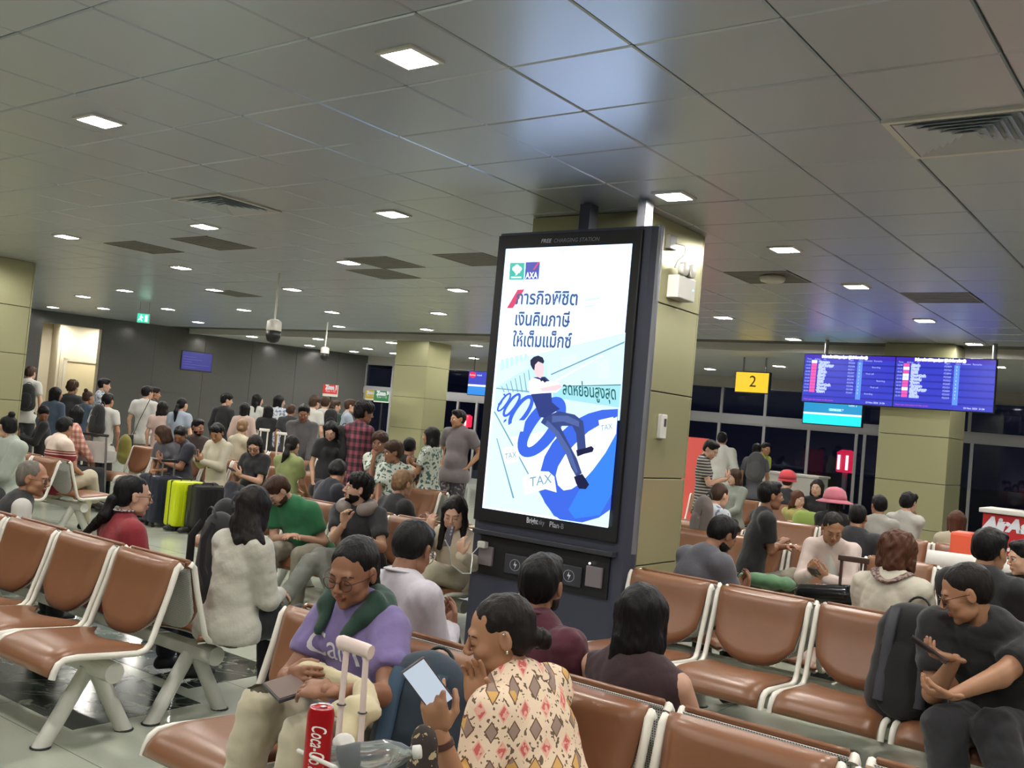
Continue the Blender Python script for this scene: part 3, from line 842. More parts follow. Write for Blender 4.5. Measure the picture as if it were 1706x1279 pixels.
# ------------------------------------------------------------------ hand
def hand_parts(W, E, H, N, s, h, curl=.5, side=1):
    """wrist W, direction E along the hand, palm normal N (palm side), thumb towards side*cross"""
    E = unit(E); N = unit(np.array(N)-E*np.dot(N, E)); X = np.cross(E, N)*side         # X: towards the thumb
    f = Field(W-.16*s-.02, W+.16*s+.02+E*.05, h)
    f.cone(W-E*.02*s, W+E*.055*s, .022*s, .030*s, .012*s, (N, .55))
    f.cone(W+E*.03*s+X*.018*s, W+E*.082*s+X*.022*s, .019*s, .014*s, .012*s, (N, .8))
    f.cone(W+E*.03*s-X*.018*s, W+E*.078*s-X*.024*s, .019*s, .013*s, .012*s, (N, .8))
    for k, (x, L, r) in enumerate(((.028, .068, .0082), (.010, .075, .0086), (-.009, .070, .0082), (-.027, .055, .0074))):
        c = curl*(1+.12*k); p = W+E*.080*s+X*x*s-(E*.006*abs(x)*s*10)
        d = E
        for j, fr in enumerate((.46, .30, .24)):
            a = c*(.55, .95, .7)[j]
            d = unit(d*math.cos(a)+N*math.sin(a)); q = p+d*L*fr*s
            f.cone(p, q, r*s*(1-.1*j), r*s*(.94-.12*j), .004*s); p = q
            N2 = N
    t0 = W+E*.022*s+X*.024*s; t1 = t0+unit(E*.62+X*.62+N*.35)*.040*s; t2 = t1+unit(E*.85+X*.12+N*.5)*.030*s; t3 = t2+unit(E*.8-X*.1+N*.6*(.5+curl))*.022*s
    f.cone(t0, t1, .015*s, .0115*s, .008*s); f.cone(t1, t2, .0108*s, .0095*s, .004*s); f.cone(t2, t3, .0095*s, .008*s, .004*s)
    V, F = f.mesh(); return (V, F, 0)
def ik(a, b, la, lb, pole):
    """middle joint between a and b; b is pulled in when out of reach"""
    a = np.array(a, float); b = np.array(b, float); v = b-a; L = np.linalg.norm(v); mx = (la+lb)*.995
    if L > mx: b = a+v/L*mx; v = b-a; L = mx
    if L < abs(la-lb)*1.05: L = abs(la-lb)*1.05+1e-3; b = a+unit(v)*L; v = b-a
    x = (la*la-lb*lb+L*L)/(2*L); y = math.sqrt(max(la*la-x*x, 0)); u = v/L
    p = np.array(pole, float); p = unit(p-u*np.dot(p, u))
    return a+u*x+p*y, b
def person(label, head, yaw, pose='sit', s=.94, h=.014, hh=.009, hip=None, hyaw=None, hpitch=.1, hroll=0.0, lean=.06, skin='tan', look='down', beard=False,
           hair='short', hcol='black', shirt=None, sleeve='short', trousers=None, shoe=None, hands='lap', female=False, group=None, cross=0, build=1.0,
           hairback=None, handpos=None, glasses=False, bald=False, skirt=False, folds=.004, curl=.6, hem=.0, shoulders=0.0, knees=None, feet=None, pole=None, backward=None, cat='person', prof=True):
    """head: world position of the middle of the head.  yaw: where the body faces.  Returns (root, joints)"""
    C = np.array(head, float); B = frame_of(yaw); Rt, Fw, Up = B
    HY = yaw if hyaw is None else hyaw
    H = frame_of(HY, hpitch, hroll)
    root = empty('person', (C[0], C[1], 0)); tag(root, label, cat, group); OFF = np.array([C[0], C[1], 0.0])
    fine = h < .012
    N = C-H[2]*.108*s-Up*.022*s-H[1]*.02*s-Fw*.02*s            # base of the neck
    if pose == 'sit':
        P = np.array([C[0], C[1], 0])-Fw*lean; P[2] = .50
        if hip is not None: P = np.array(hip, float)
    else:
        P = np.array([C[0], C[1], 0])-Fw*lean*.5; P[2] = max(.5, N[2]*.605)
        if hip is not None: P = np.array(hip, float)
    spine = unit(N-P); L = np.linalg.norm(N-P); w = build
    SB = Rt*math.cos(shoulders)+np.cross(spine, Rt)*math.sin(shoulders)
    SF = unit(np.cross(spine, SB)); SF = SF if SF@Fw > 0 else -SF
    waist = P+spine*L*.28-SF*.0; chest = P+spine*L*.66; top = N-spine*.042*s
    sh = [top-spine*.024*s+SB*q*(.140 if female else .155)*s*w for q in (-1, 1)]
    la, lb = .275*s, .245*s
    hp = {}
    # hand targets
    def loc(x, y, z, o=None): return (N if o is None else o)+Rt*x*s+Fw*y*s+Up*z*s
    if handpos is not None: hp = list(handpos)
    elif hands == 'lap': hp = [P+Rt*q*.05*s+Fw*.30*s+Up*(.13 if pose == 'sit' else -.05)*s for q in (-1, 1)]
    elif hands == 'phone': hp = [loc(-.05, .30, -.26), loc(.06, .30, -.24)]
    elif hands == 'onephone': hp = [P+Rt*-.1*s+Fw*.28*s+Up*.12*s, loc(.08, .30, -.16)]
    elif hands == 'side': hp = [sh[i]+Rt*q*.06*s+Fw*.05*s-Up*.50*s for i, q in enumerate((-1, 1))]
    elif hands == 'hips': hp = [P+Rt*q*.19*s+Up*.1*s for q in (-1, 1)]
    elif hands == 'folded': hp = [loc(.10, .19, -.27), loc(-.10, .20, -.25)]
    elif hands == 'chin': hp = [P+Rt*-.05*s+Fw*.28*s+Up*.15*s, C+H[1]*.09*s-H[2]*.13*s+Rt*.02]
    elbows = []; wr = []
    for i, q in enumerate((-1, 1)):
        pl = (-Up*1.0+Rt*q*.5-Fw*.35) if pole is None or pole[i] is None else np.array(pole[i], float)
        e, b = ik(sh[i], hp[i], la, lb, pl); elbows.append(e); wr.append(b)
    hips = [P+Rt*q*.078*s*w-Up*.01 for q in (-1, 1)]
    tl, cl = .41*s, .41*s
    kn = []; an = []; fd = []
    for i, q in enumerate((-1, 1)):
        if pose == 'sit':
            k_ = hips[i]+Fw*tl+Rt*q*.05*s+Up*.01; a_ = np.array([k_[0], k_[1], .085])+Fw*(.04)*s
            if cross and i == (1 if cross > 0 else 0):
                k_ = hips[i]+Fw*tl*.97-Rt*q*.10*s+Up*.11; a_ = k_-Rt*q*.16*s+Fw*.16*s-Up*.30*s
            if knees is not None and knees[i] is not None: k_ = hips[i]+unit(np.array(knees[i], float)-hips[i])*tl
            if feet is not None and feet[i] is not None: a_ = k_+unit(np.array(feet[i], float)-k_)*cl
        else:
            a_ = np.array([P[0], P[1], .085])+Rt*q*.10*s+Fw*(.05 if i else -.03); k_ = (hips[i]+a_)/2+Fw*.035
            if feet is not None and feet[i] is not None: a_ = np.array(feet[i], float); k_ = (hips[i]+a_)/2+Fw*.04
        kn.append(k_); an.append(a_); fd.append(unit(Fw*(1 if pose != 'sit' or not cross or i != (1 if cross > 0 else 0) else .8)+Up*(0 if a_[2] < .12 else -.25)))
    J = dict(N=N, P=P, sh=sh, el=elbows, wr=wr, H=H, C=C, B=B, chest=chest, spine=spine, SF=SF, SB=SB, kn=kn, an=an, s=s, yaw=yaw, root=root, hips=hips)
    # ---------------- body, one continuous surface
    parts = []
    pts = np.array([N, P, *sh, *elbows, *wr]); lo = pts.min(0)-.14*s; hi = pts.max(0)+.14*s; hi[2] = max(hi[2], N[2]+.10*s)
    f = Field(lo, hi, h)
    f.cone(C-H[2]*.06*s-H[1]*.018*s, N-spine*.01, .049*s if not female else .043*s, .056*s if not female else .048*s, .0)
    for q in (-1, 1): f.cone(top+spine*.01*s, sh[(q+1)//2]-SB*q*.02*s, .044*s, .040*s, .035*s)
    f.cone(chest, top-spine*.03, .105*s*w, .070*s*w, .03*s, (SF, .72))
    f.cone(P+spine*.02, chest, .115*s*w, .105*s*w, .03*s, (SF, .72))
    for i in (0, 1):
        f.cone(sh[i], elbows[i], .043*s*w, .034*s*w, .02*s); f.cone(elbows[i], wr[i], .036*s*w, .023*s, .015*s)
    V, F = f.mesh(); parts.append((V, F, 0))
    if not trousers:
        pts = np.array([P, *hips, *kn, *an]); f = Field(pts.min(0)-.12*s, pts.max(0)+.12*s, h)
        for i in (0, 1):
            f.cone(hips[i], kn[i], .078*s*w, .052*s, .03*s); f.cone(kn[i], an[i], .052*s, .032*s, .02*s)
        V, F = f.mesh(); parts.append((V, F, 0))
    hd = []
    for i, q in enumerate((-1, 1)):
        fa = unit(wr[i]-elbows[i])
        if hands in ('phone', 'onephone'): E = unit(fa*.5+(-Fw*.1+Up*.3)); Nn = unit(Fw*-1+Rt*-q*.2)
        elif hands == 'side' or hands == 'hips': E = unit(fa*.8+Up*-.3); Nn = -Rt*q
        elif hands == 'chin' and i == 1: E = unit(Up*.8-Fw*.3); Nn = -Fw
        else: E = unit(fa+Rt*-q*.25); Nn = -Up
        if isinstance(backward, dict) and i in backward: E, Nn = backward[i]
        hd.append((E, Nn))
        if fine or h <= .02: parts.append(hand_parts(wr[i], E, H, Nn, s, .0042 if fine else (.007 if h < .016 else .0085), curl if np.isscalar(curl) else curl[i], -1 if i == 0 else 1))
        else:
            ff = Field(wr[i]-.14*s, wr[i]+.14*s+E*.02, .012)
            ff.cone(wr[i], wr[i]+E*.07*s, .024*s, .030*s, .01, (Nn, .6)); ff.cone(wr[i]+E*.07*s, wr[i]+E*.13*s+unit(Nn)*.03, .026*s, .018*s, .01, (Nn, .5))
            ff.cone(wr[i]+E*.03*s, wr[i]+E*.07*s+SB*-q*.04*s, .014*s, .011*s, .01)
            V, F = ff.mesh(); parts.append((V, F, 0))
    J['hd'] = hd
    parts += head_parts(s, C, H, hh, skin, look, beard, female)
    for k in range(len(parts)): parts[k] = (np.asarray(parts[k][0])-OFF, parts[k][1], parts[k][2]) if len(parts[k][0]) else parts[k]
    body = link('body', np_mesh('body', parts, [skin_mat(skin), m_lip[skin], hair_mat('brown' if hcol in ('brown', 'auburn') else ('grey' if hcol == 'grey' else 'black')), m_brow, m_eyew, m_iris]), root)
    def child(name, me, o=OFF):
        me.transform(Matrix.Translation(Vector(-o))); return link(name, me, root)
    if hair and not bald: child('hair', hair_mesh(hair, s, C, H, max(hh*.9, .005), RNG.randint(999), hairback, hcol))
    # ---------------- clothing
    if shirt is not None:
        g = 1.0
        pts = np.array([N, P, *sh, *elbows]+(wr if sleeve == 'long' else [])); lo = pts.min(0)-.17*s; hi = pts.max(0)+.17*s
        f = Field(lo, hi, h)
        e = .014*s
        for q in (-1, 1): f.cone(top+spine*.01*s, sh[(q+1)//2]-SB*q*.015*s, .047*s+e, .041*s+e, .03*s)
        f.cone(top-SB*.03*s*w+spine*.025*s, top+SB*.03*s*w+spine*.025*s, .050*s, .050*s, .03*s)
        f.cone(chest, top-spine*.045, .132*s*w+e, .112*s*w+e, .04*s, (SF, .66))
        f.cone(waist, chest, .120*s*w+e, .128*s*w+e, .04*s, (SF, .74))
        f.cone(P-Up*.02, waist, .128*s*w+e, .118*s*w+e, .04*s, (Fw, .86))
        hz = P-Up*(.03 if pose == 'sit' else .06+hem)
        f.cone(hz-SB*.062*s*w, hz+SB*.062*s*w, .120*s*w+e*1.5, .120*s*w+e*1.5, .04*s, (Fw, .95))
        if female and shirt.name.find('loose') < 0:
            for q in (-1, 1): f.ell(chest+spine*.035*s+SF*.080*s+SB*q*.062*s, (.052*s, .045*s, .055*s), None, .03*s)
        if build > 1.08: f.ell(waist+SF*.05*s, (.12*s*w, .11*s*w, .12*s), None, .05*s)
        for i, q in enumerate((-1, 1)):
            if sleeve == 'none': continue
            f.cone(sh[i], sh[i]+(elbows[i]-sh[i])*.15, .044*s*w+e, .044*s*w+e, .045*s)
            if sleeve == 'short':
                f.cone(sh[i], sh[i]+(elbows[i]-sh[i])*.55, .047*s*w+e, .047*s*w+e*1.3, .035*s)
                c = sh[i]+(elbows[i]-sh[i])*.68; u = unit(elbows[i]-sh[i])
                # cuff: cut the sleeve square
                lo_, hi_ = c-.075*s, c+.075*s
                r = f.block(lo_, hi_)
                if r is not None:
                    sl, gg = r; dd = (gg[0]-c[0])*u[0]+(gg[1]-c[1])*u[1]+(gg[2]-c[2])*u[2]
                    rad = np.sqrt((gg[0]-c[0])**2+(gg[1]-c[1])**2+(gg[2]-c[2])**2)
                    f.d[sl] = np.where(rad < .075*s, np.maximum(f.d[sl], dd), f.d[sl])
            elif sleeve == 'three':
                f.cone(sh[i], elbows[i], .050*s*w+e, .040*s*w+e, .02*s); f.cone(elbows[i], elbows[i]+(wr[i]-elbows[i])*.3, .040*s*w+e, .038*s*w+e, .02*s)
            else:
                f.cone(sh[i], elbows[i], .050*s*w+e, .040*s*w+e, .02*s); f.cone(elbows[i], wr[i]-unit(wr[i]-elbows[i])*.012, .040*s*w+e, .026*s+e, .02*s)
        # neckline
        nk = N+spine*.045*s+SF*.02*s
        f.cone(nk+spine*.012*s+SF*.012*s, nk+spine*.09*s+SF*.02*s, .050*s, .060*s, .006*s, None, 'sub')
        f.half(hz-Up*(.05 if pose == 'sit' else .07), -Up)
        if folds: f.noise(folds*.9*s, 20/s, RNG.randint(999), (1, 1, .5)); f.noise(folds*.75*s, 30/s, RNG.randint(999), (1, 1, .7), h < .017)
        V, F = f.mesh(); J['shirt'] = child('shirt', np_mesh('shirt', [(V, F, 0)], [shirt]))
    if trousers is not None:
        pts = np.array([P, *hips, *kn, *an]); lo = pts.min(0)-.15*s; hi = pts.max(0)+.15*s
        if pose == 'sit': hi[2] = P[2]+.2
        f = Field(lo, hi, h)
        e = .012*s
        f.cone(P-Rt*.05*s*w, P+Rt*.05*s*w, .102*s*w+e, .102*s*w+e, 0)
        if pose == 'sit': f.cone(P-Up*.0, P+spine*.06, .115*s*w, .110*s*w, .04*s, (Fw, .8))
        if skirt:
            f.cone(P, (kn[0]+kn[1])/2, .13*s, .14*s, .04*s)
            if pose != 'sit': f.cone(P, (an[0]+an[1])/2+Up*.12, .13*s, .15*s, .04*s, (Fw, .75))
        for i in (0, 1):
            f.cone(hips[i], kn[i], .080*s*w+e, .056*s*w+e, .03*s)
            f.cone(kn[i], an[i]+(kn[i]-an[i])*.10, .058*s*w+e, .046*s+e*1.2, .02*s)
        if folds: f.noise(folds*.8*s, 22/s, RNG.randint(999)); f.noise(folds*.7*s, 34/s, RNG.randint(999), (1, 1, 1), h < .017)
        V, F = f.mesh(); J['trousers'] = child('trousers', np_mesh('trousers', [(V, F, 0)], [trousers]))
    for i in (0, 1):
        b = an[i]-Up*.03*s if an[i][2] > .1 else np.array([an[i][0], an[i][1], .045])
        f = Field(b-.22*s, b+.22*s, max(.009, h*.8))
        d = fd[i]
        f.cone(b-d*.045*s, b+d*.13*s, .034*s, .033*s, .01*s, (Up, .95)); f.cone(b-d*.03*s+Up*.02*s, an[i]+Up*.01*s, .036*s, .036*s, .02*s)
        f.cone(b+d*.05*s-Up*.002, b+d*.15*s-Up*.006*s, .042*s, .036*s, .02*s, (Up, .75))
        if b[2] < .1: f.half(b-Up*b[2]+Up*.002, -Up)
        V, F = f.mesh()
        if len(V): child('shoe', np_mesh('shoe', [(V, F, 0)], [shoe or m_shoe]))
    if glasses:
        b = MB(); T = lambda x, y, z: C+s*(x*H[0]+y*H[1]+z*H[2])-OFF
        for q in (-1, 1):
            rim = [T(q*.033+.0235*math.cos(t), .104-.006*abs(math.cos(t)), -.004+.0205*math.sin(t)) for t in np.linspace(0, 2*math.pi, 21)]
            b.tube(rim, .0016*s if fine else .003, 6, caps=False)
            b.tube([T(q*.057, .097, .004), T(q*.078, .06, .006), T(q*.083, -.005, .004)], .0016*s if fine else .003, 6)
        b.tube([T(-.010, .104, .002), T(0, .108, .006), T(.010, .104, .002)], .0016*s, 6)
        b.obj('glasses', mat('glasses_rim', (60, 28, 22), .3), root)
    return root, J
m_shoe = mat('dark_shoe', (34, 32, 34), .6); m_shoew = mat('white_shoe', (205, 202, 196), .6)
# ------------------------------------------------------------------ lit prints on flat screens
def glow(rgb, k=1.0):
    return mat('lit_%d_%d_%d_%d' % (*rgb, int(k*100)), rgb, .3, emit=k)
class Print:
    """flat coloured shapes on a plane; M maps (u, v, out) to the room; every later shape lies a hair in front"""
    def __init__(s, M, step=.0004, inv=None): s.M = M; s.b = MB(); s.mats = []; s.z = .001; s.step = step; s.inv = inv
    def mi(s, m):
        if m not in s.mats: s.mats.append(m)
        return s.mats.index(m)
    def poly(s, pts, m, tris=None):
        z = s.z; s.z += s.step
        n = len(pts); V = [s.M @ Vector((p[0], p[1], z)) for p in pts]
        if tris is None:
            from mathutils.geometry import tessellate_polygon
            tris = tessellate_polygon([[Vector((p[0], p[1], 0)) for p in pts]])
        s.b.add(V, tris, s.mi(m))
    def rect(s, x0, y0, x1, y1, m): s.poly([(x0, y0), (x1, y0), (x1, y1), (x0, y1)], m)
    def text(s, body, x, y, size, m, fn=None, **kw):
        V, F = text_tris(body, size, **kw)
        P = [(x+a, y+b) if fn is None else fn(a, b) for a, b in V]
        if len(P): s.poly(P, m, F)
    def ring(s, cx, cy, a, b, ang, t, m, fn=lambda x, y: (x, y), n=36):
        ca, sa = math.cos(ang), math.sin(ang)
        def e(A, B, k): x, y = A*math.cos(k), B*math.sin(k); return fn(cx+x*ca-y*sa, cy+x*sa+y*ca)
        O = [e(a, b, 2*math.pi*k/n) for k in range(n)]; I = [e(a-t*1.0, b-t, 2*math.pi*k/n) for k in range(n)]
        s.poly(O+I, m, [(k, (k+1) % n, n+(k+1) % n, n+k) for k in range(n)])
    def obj(s, name, parent): return s.b.obj(name, s.mats, parent)
def plane_y(Y):            # prints facing -Y: u = x, v = z, out = -y
    return Matrix(((1, 0, 0, 0), (0, 0, -1, Y), (0, 1, 0, 0), (0, 0, 0, 1)))
# ------------------------------------------------------------------ advert kiosk with phone charging shelf
KY = 5.0
kiosk = empty('charging_kiosk', (-3.4, 5.0, 0)); tag(kiosk, 'tall dark grey advert kiosk with a glowing portrait screen and charging shelf', 'kiosk')
KI = Matrix.Translation((3.4, -5.0, 0))
m_kiosk = mat('kiosk_grey', (78, 80, 96), .42, metal=.5); m_kside = mat('kiosk_side', (150, 152, 160), .3, metal=.6)
def kobj(name, mb, mats, parent=kiosk): mb.xf(KI); return mb.obj(name, mats, parent)
prof = [(-3.945, 5.045), (-3.935, 5.005), (-3.90, 5.0), (-2.88, 5.0), (-2.82, 5.005), (-2.785, 5.03), (-2.775, 5.06), (-2.80, 5.12), (-3.27, 5.62), (-3.9, 5.62), (-3.945, 5.58)]
kobj('cabinet', MB().prism(prof, .0, 2.82), m_kiosk)
kobj('side_trim', MB().tube([(-2.795, 5.055, .9), (-2.795, 5.055, 2.83)], .028, 10), m_kside)
kobj('bezel', MB().box((-3.93, 4.975, .955), (-2.865, 4.999, 2.80), bev=.006), m_black)
def T2(x, y):              # a point of the advert seen at photo pixel (x, y)
    p = at(x, y, Y=4.974); return (p[0], p[2])
Z = lambda x, y: T2(780+x/5.328, 580+y/5.328)
def adv_build(nt, b, l):
    tc = nd(nt, 'ShaderNodeTexCoord'); n = nd(nt, 'ShaderNodeTexNoise', Scale=5.0, Detail=4.0); l.new(tc.outputs['Object'], n.inputs['Vector'])
    mp = nd(nt, 'ShaderNodeMapRange'); mp.inputs['From Min'].default_value = .38; mp.inputs['From Max'].default_value = .62; l.new(n.outputs['Fac'], mp.inputs[0])
    c = mixc(nt, mp.outputs[0], (196, 214, 255), (172, 198, 250)); l.new(c, b.inputs['Emission Color']); b.inputs['Emission Strength'].default_value = 1.75
m_adv = pattern_mat('advert_sky', (220, 236, 250), adv_build, .4)
g_blue = glow((62, 104, 226), 1.1); g_blue2 = glow((58, 132, 238), 1.1); g_ink = glow((70, 98, 152), .9); g_red = glow((224, 62, 108), 1.0)
g_teal = glow((20, 186, 170), 1.0); g_navy = glow((62, 72, 178), 1.0); g_white = glow((240, 250, 255), 1.25); g_cyan = glow((164, 226, 236), 1.1)
g_sky2 = glow((198, 222, 246), 1.35); g_pale = glow((196, 232, 244), 1.15); g_mist = glow((214, 240, 248), 1.2); g_green = glow((34, 108, 108), .8); g_suit = glow((66, 84, 150), .8); g_suit2 = glow((92, 114, 182), .85)
g_skin = glow((244, 216, 224), 1.05); g_hair = glow((46, 50, 84), .7); g_shoe = glow((34, 38, 82), .7); g_vest = glow((56, 72, 148), .8); g_line = glow((120, 176, 200), .9)
ad = Print(KI @ plane_y(4.974))
ad.rect(-3.862, 1.036, -2.924, 2.712, m_adv)
ad.poly([Z(262, 130), Z(700, 30), Z(1398, -140), Z(1364, 400), Z(1346, 640), Z(900, 700), Z(205, 820)], g_sky2)
ad.poly([Z(262, 130), Z(470, 60), Z(520, 250), Z(250, 350)], g_mist)
for k in range(6): ad.poly([Z(290+k*42, 100-k*10), Z(318+k*42, 94-k*10), Z(322+k*42, 190-k*20), Z(294+k*42, 200-k*18)], g_pale)
ad.poly([Z(820, 80), Z(960, 50), Z(980, 150), Z(840, 190)], g_mist); ad.poly([Z(1130, 120), Z(1250, 90), Z(1260, 260), Z(1150, 280)], g_mist)
ad.poly([Z(1040, -430), Z(1180, -450), Z(1170, -440), Z(1045, -418)], g_pale); ad.poly([Z(1030, -370), Z(1130, -385), Z(1130, -376), Z(1035, -362)], g_pale)
ad.poly([Z(250, 350), Z(420, 240), Z(700, 90), Z(720, 395), Z(560, 405)], g_pale)
for k in range(7): ad.poly([Z(300+k*40, 340-k*24), Z(306+k*40, 338-k*24), Z(330+k*40, 390), Z(322+k*40, 390)], g_line)
ad.poly([Z(256, 352), Z(256, 360), Z(700, 408), Z(700, 396)], g_line)
ad.poly([Z(740, 230), Z(1395, -60), Z(1392, -45), Z(745, 240)], g_line); ad.poly([Z(700, 330), Z(1200, 60), Z(1204, 68), Z(705, 340)], g_white)
ad.poly([Z(760, 400), Z(850, 335), Z(1364, 325), Z(1346, 527), Z(900, 460), Z(760, 432)], g_cyan)
ad.poly([Z(850, 335), Z(1364, 322), Z(1364, 330), Z(850, 340)], g_green)
ad.poly([Z(235, 560), Z(300, 620), Z(430, 900), Z(560, 1130), Z(800, 1500), Z(152, 1400), Z(205, 800)], g_mist)
ad.poly([Z(235, 560), Z(250, 565), Z(560, 1130), Z(800, 1500), Z(770, 1490), Z(540, 1120)], g_line)
ad.poly([Z(260, 800), Z(268, 800), Z(420, 1330), Z(405, 1330)], g_line)
A60 = math.radians(-55)
# the sum printed along the road: a figure three and ringed noughts, growing towards the viewer
ZF = lambda x, y: Z(x, y)
ad.text('3', 0, 0, 1, g_blue, fn=lambda a, b: Z(268+a*60+b*80, 500+a*40-b*150), shear=0)
ad.ring(330, 480, 100, 34, A60, 17, g_blue, ZF); ad.ring(398, 505, 125, 46, A60, 24, g_blue, ZF); ad.ring(480, 560, 170, 72, A60, 36, g_blue, ZF)
ad.poly([Z(330, 640), Z(352, 625), Z(350, 645), Z(322, 665)], g_blue)
ad.ring(665, 700, 310, 150, A60, 96, g_blue, ZF)
ad.poly([Z(350, 700), Z(430, 640), Z(520, 640), Z(500, 740), Z(380, 735)], g_mist)
OUT = [(655, 1085), (690, 960), (760, 840), (850, 735), (960, 640), (1080, 580), (1200, 548), (1342, 540), (1330, 800), (1312, 1000), (1290, 1200), (1275, 1435), (1170, 1505), (1025, 1545), (826, 1518), (772, 1478), (693, 1372), (653, 1284), (630, 1180)]
ad.poly([Z(*p) for p in OUT], g_blue)
ad.poly([Z(1332, 760), Z(1312, 1000), Z(1285, 1300), Z(1180, 1480), Z(960, 1510), Z(900, 1430), Z(1060, 1150)], g_blue2)
ad.poly([Z(*p) for p in [(790, 1130), (810, 1050), (870, 950), (960, 850), (1080, 740), (1200, 670), (1336, 608), (1325, 760), (1230, 930), (1120, 1080), (1020, 1190), (930, 1250), (860, 1262), (810, 1215)]], g_white)
ad.poly([T2(1018.5, 849), T2(1000, 862), T2(972, 870), T2(1016, 878)], g_mist)
for k, (x, y, a) in enumerate(((1240, 700, 0), (390, 950, .2))):
    ad.poly([Z(x-70, y-60), Z(x+60, y-90), Z(x+80, y+50), Z(x-50, y+80)], g_white)
    ad.text('TAX', 0, 0, 1, g_line, fn=lambda p, q, x=x, y=y: Z(x-50+p*52, y+35-q*70-p*10))
ad.poly([Z(490, 1160), Z(560, 1110), Z(640, 1090), Z(730, 1095), Z(780, 1140), Z(800, 1279), Z(700, 1250), Z(600, 1279), Z(520, 1300)], g_white)
ad.text('TAX', 0, 0, 1, g_line, fn=lambda p, q: Z(560+p*100, 1230-q*120-p*18))
# the man in the waistcoat
ad.poly([Z(*p) for p in [(690, 610), (820, 560), (960, 590), (1035, 650), (1050, 760), (1060, 890), (985, 905), (975, 760), (940, 690), (830, 690), (900, 830), (980, 980), (1025, 1110), (975, 1140), (930, 1060), (850, 850), (760, 730), (660, 660)]], g_suit)
ad.poly([Z(*p) for p in [(760, 600), (900, 600), (1000, 650), (1000, 700), (860, 650), (760, 660)]], g_suit2)
ad.poly([Z(*p) for p in [(720, 640), (820, 740), (920, 900), (990, 1100), (970, 1110), (880, 930), (780, 760), (700, 680)]], g_suit2)
ad.poly([Z(*p) for p in [(975, 905), (1060, 885), (1110, 868), (1132, 890), (1120, 920), (1040, 940), (985, 962)]], g_shoe)
ad.poly([Z(*p) for p in [(955, 1140), (1030, 1115), (1060, 1160), (1090, 1210), (1060, 1250), (1000, 1245), (975, 1200)]], g_shoe)
ad.poly([Z(*p) for p in [(570, 400), (600, 260), (700, 255), (750, 300), (760, 480), (830, 540), (700, 620), (650, 610), (610, 500)]], g_vest)
ad.poly([Z(*p) for p in [(552, 300), (590, 262), (650, 280), (700, 300), (760, 290), (830, 320), (850, 350), (800, 395), (700, 400), (570, 410), (550, 360)]], g_white)
ad.poly([Z(*p) for p in [(650, 360), (760, 335), (840, 320), (850, 350), (800, 380), (680, 385)]], g_skin)
ad.poly([Z(*p) for p in [(600, 120), (680, 110), (692, 180), (685, 240), (660, 270), (620, 250), (595, 190)]], g_skin)
ad.poly([Z(*p) for p in [(572, 150), (570, 110), (600, 80), (640, 68), (680, 85), (694, 120), (685, 140), (640, 120), (612, 150), (606, 200), (590, 185)]], g_hair)
ad.poly([Z(*p) for p in [(655, 275), (690, 262), (715, 290), (700, 310), (680, 290), (665, 300)]], g_hair)
# lettering of the poster
def line_fn(x0, y0, x1, y1, w, h):      # baseline from (x0,y0) to (x1,y1), photo pixels
    p0, p1 = np.array(T2(x0, y0)), np.array(T2(x1, y1)); d = p1-p0; L = np.linalg.norm(d); n = np.array([-d[1], d[0]])/L
    return lambda a, b: tuple(p0+d*(a/w)+n*(b*h))
def fit(body, x0, y0, x1, y1, hgt, m, **kw):
    V, F = text_tris(body, 1.0, **kw); w = max(v[0] for v in V)
    fn = line_fn(x0, y0, x1, y1, w, hgt); ad.poly([fn(a, b) for a, b in V], m, F)
ad.poly([T2(848, 514), T2(866, 483.5), T2(877.5, 483), T2(858, 514)], g_red)
fit('ภารกิจพิชิต', 862, 507, 965, 509, .118, g_ink, bold=.02)
fit('เงินคืนภาษี', 860, 542, 952, 545, .118, g_ink, bold=.02)
fit('ให้เต็มแม็กซ์', 857, 577, 955, 580, .118, g_ink, bold=.02)
fit('ลดหย่อนสูงสุด', 941, 657, 1030, 666, .105, g_green, bold=.012, shear=-.3)
# the two emblems
ad.poly([T2(854, 439), T2(878, 439), T2(876.5, 467), T2(852, 467)], g_teal)
for (x, y, r) in ((861, 449, 3.6), (865.5, 446, 4), (870, 449, 3.6), (864, 453, 3), (868, 453, 3)):
    ad.poly([T2(x+r*math.cos(t), y+r*1.1*math.sin(t)) for t in np.linspace(0, 6.28, 13)[:-1]], g_white)
ad.poly([T2(864, 455), T2(868, 454), T2(866, 459), T2(863, 460)], g_white); ad.poly([T2(856, 462), T2(873, 462), T2(873, 464.5), T2(856, 464.5)], g_white)
ad.poly([T2(880.5, 438), T2(904, 437.5), T2(901.5, 466), T2(878.5, 466.5)], g_navy)
ad.poly([T2(903.5, 438), T2(900.5, 438), T2(892, 451), T2(895.5, 450)], g_red)
fit('AXA', 880, 465, 900, 464.5, .055, g_white, bold=.03)
ad.obj('advert_screen', kiosk)
tx = Print(KI @ plane_y(4.974)); m_grey = mat('printed_grey', (150, 152, 165), .6); m_pale = mat('printed_white', (215, 218, 228), .6)
tx.b = MB()
def klab(body, x0, y0, x1, y1, h, m, pr, **kw):
    V, F = text_tris(body, 1.0, **kw); w = max(v[0] for v in V); fn = line_fn(x0, y0, x1, y1, w, h); pr.poly([fn(a, b) for a, b in V], m, F)
klab('FREE', 901, 404.5, 919, 404, .035, m_pale, tx, bold=.02, shear=.2); klab('CHARGING STATION', 922, 404, 999, 401, .035, m_grey, tx, shear=.2)
klab('Bright', 877, 870, 896, 873, .048, m_pale, tx, bold=.02); klab('sky', 897, 873, 907, 875, .045, m_grey, tx)
klab('Plan', 915, 877, 931, 880, .048, m_pale, tx); klab('-B', 932, 880, 939, 881, .045, m_grey, tx)
tx.obj('lettering', kiosk)
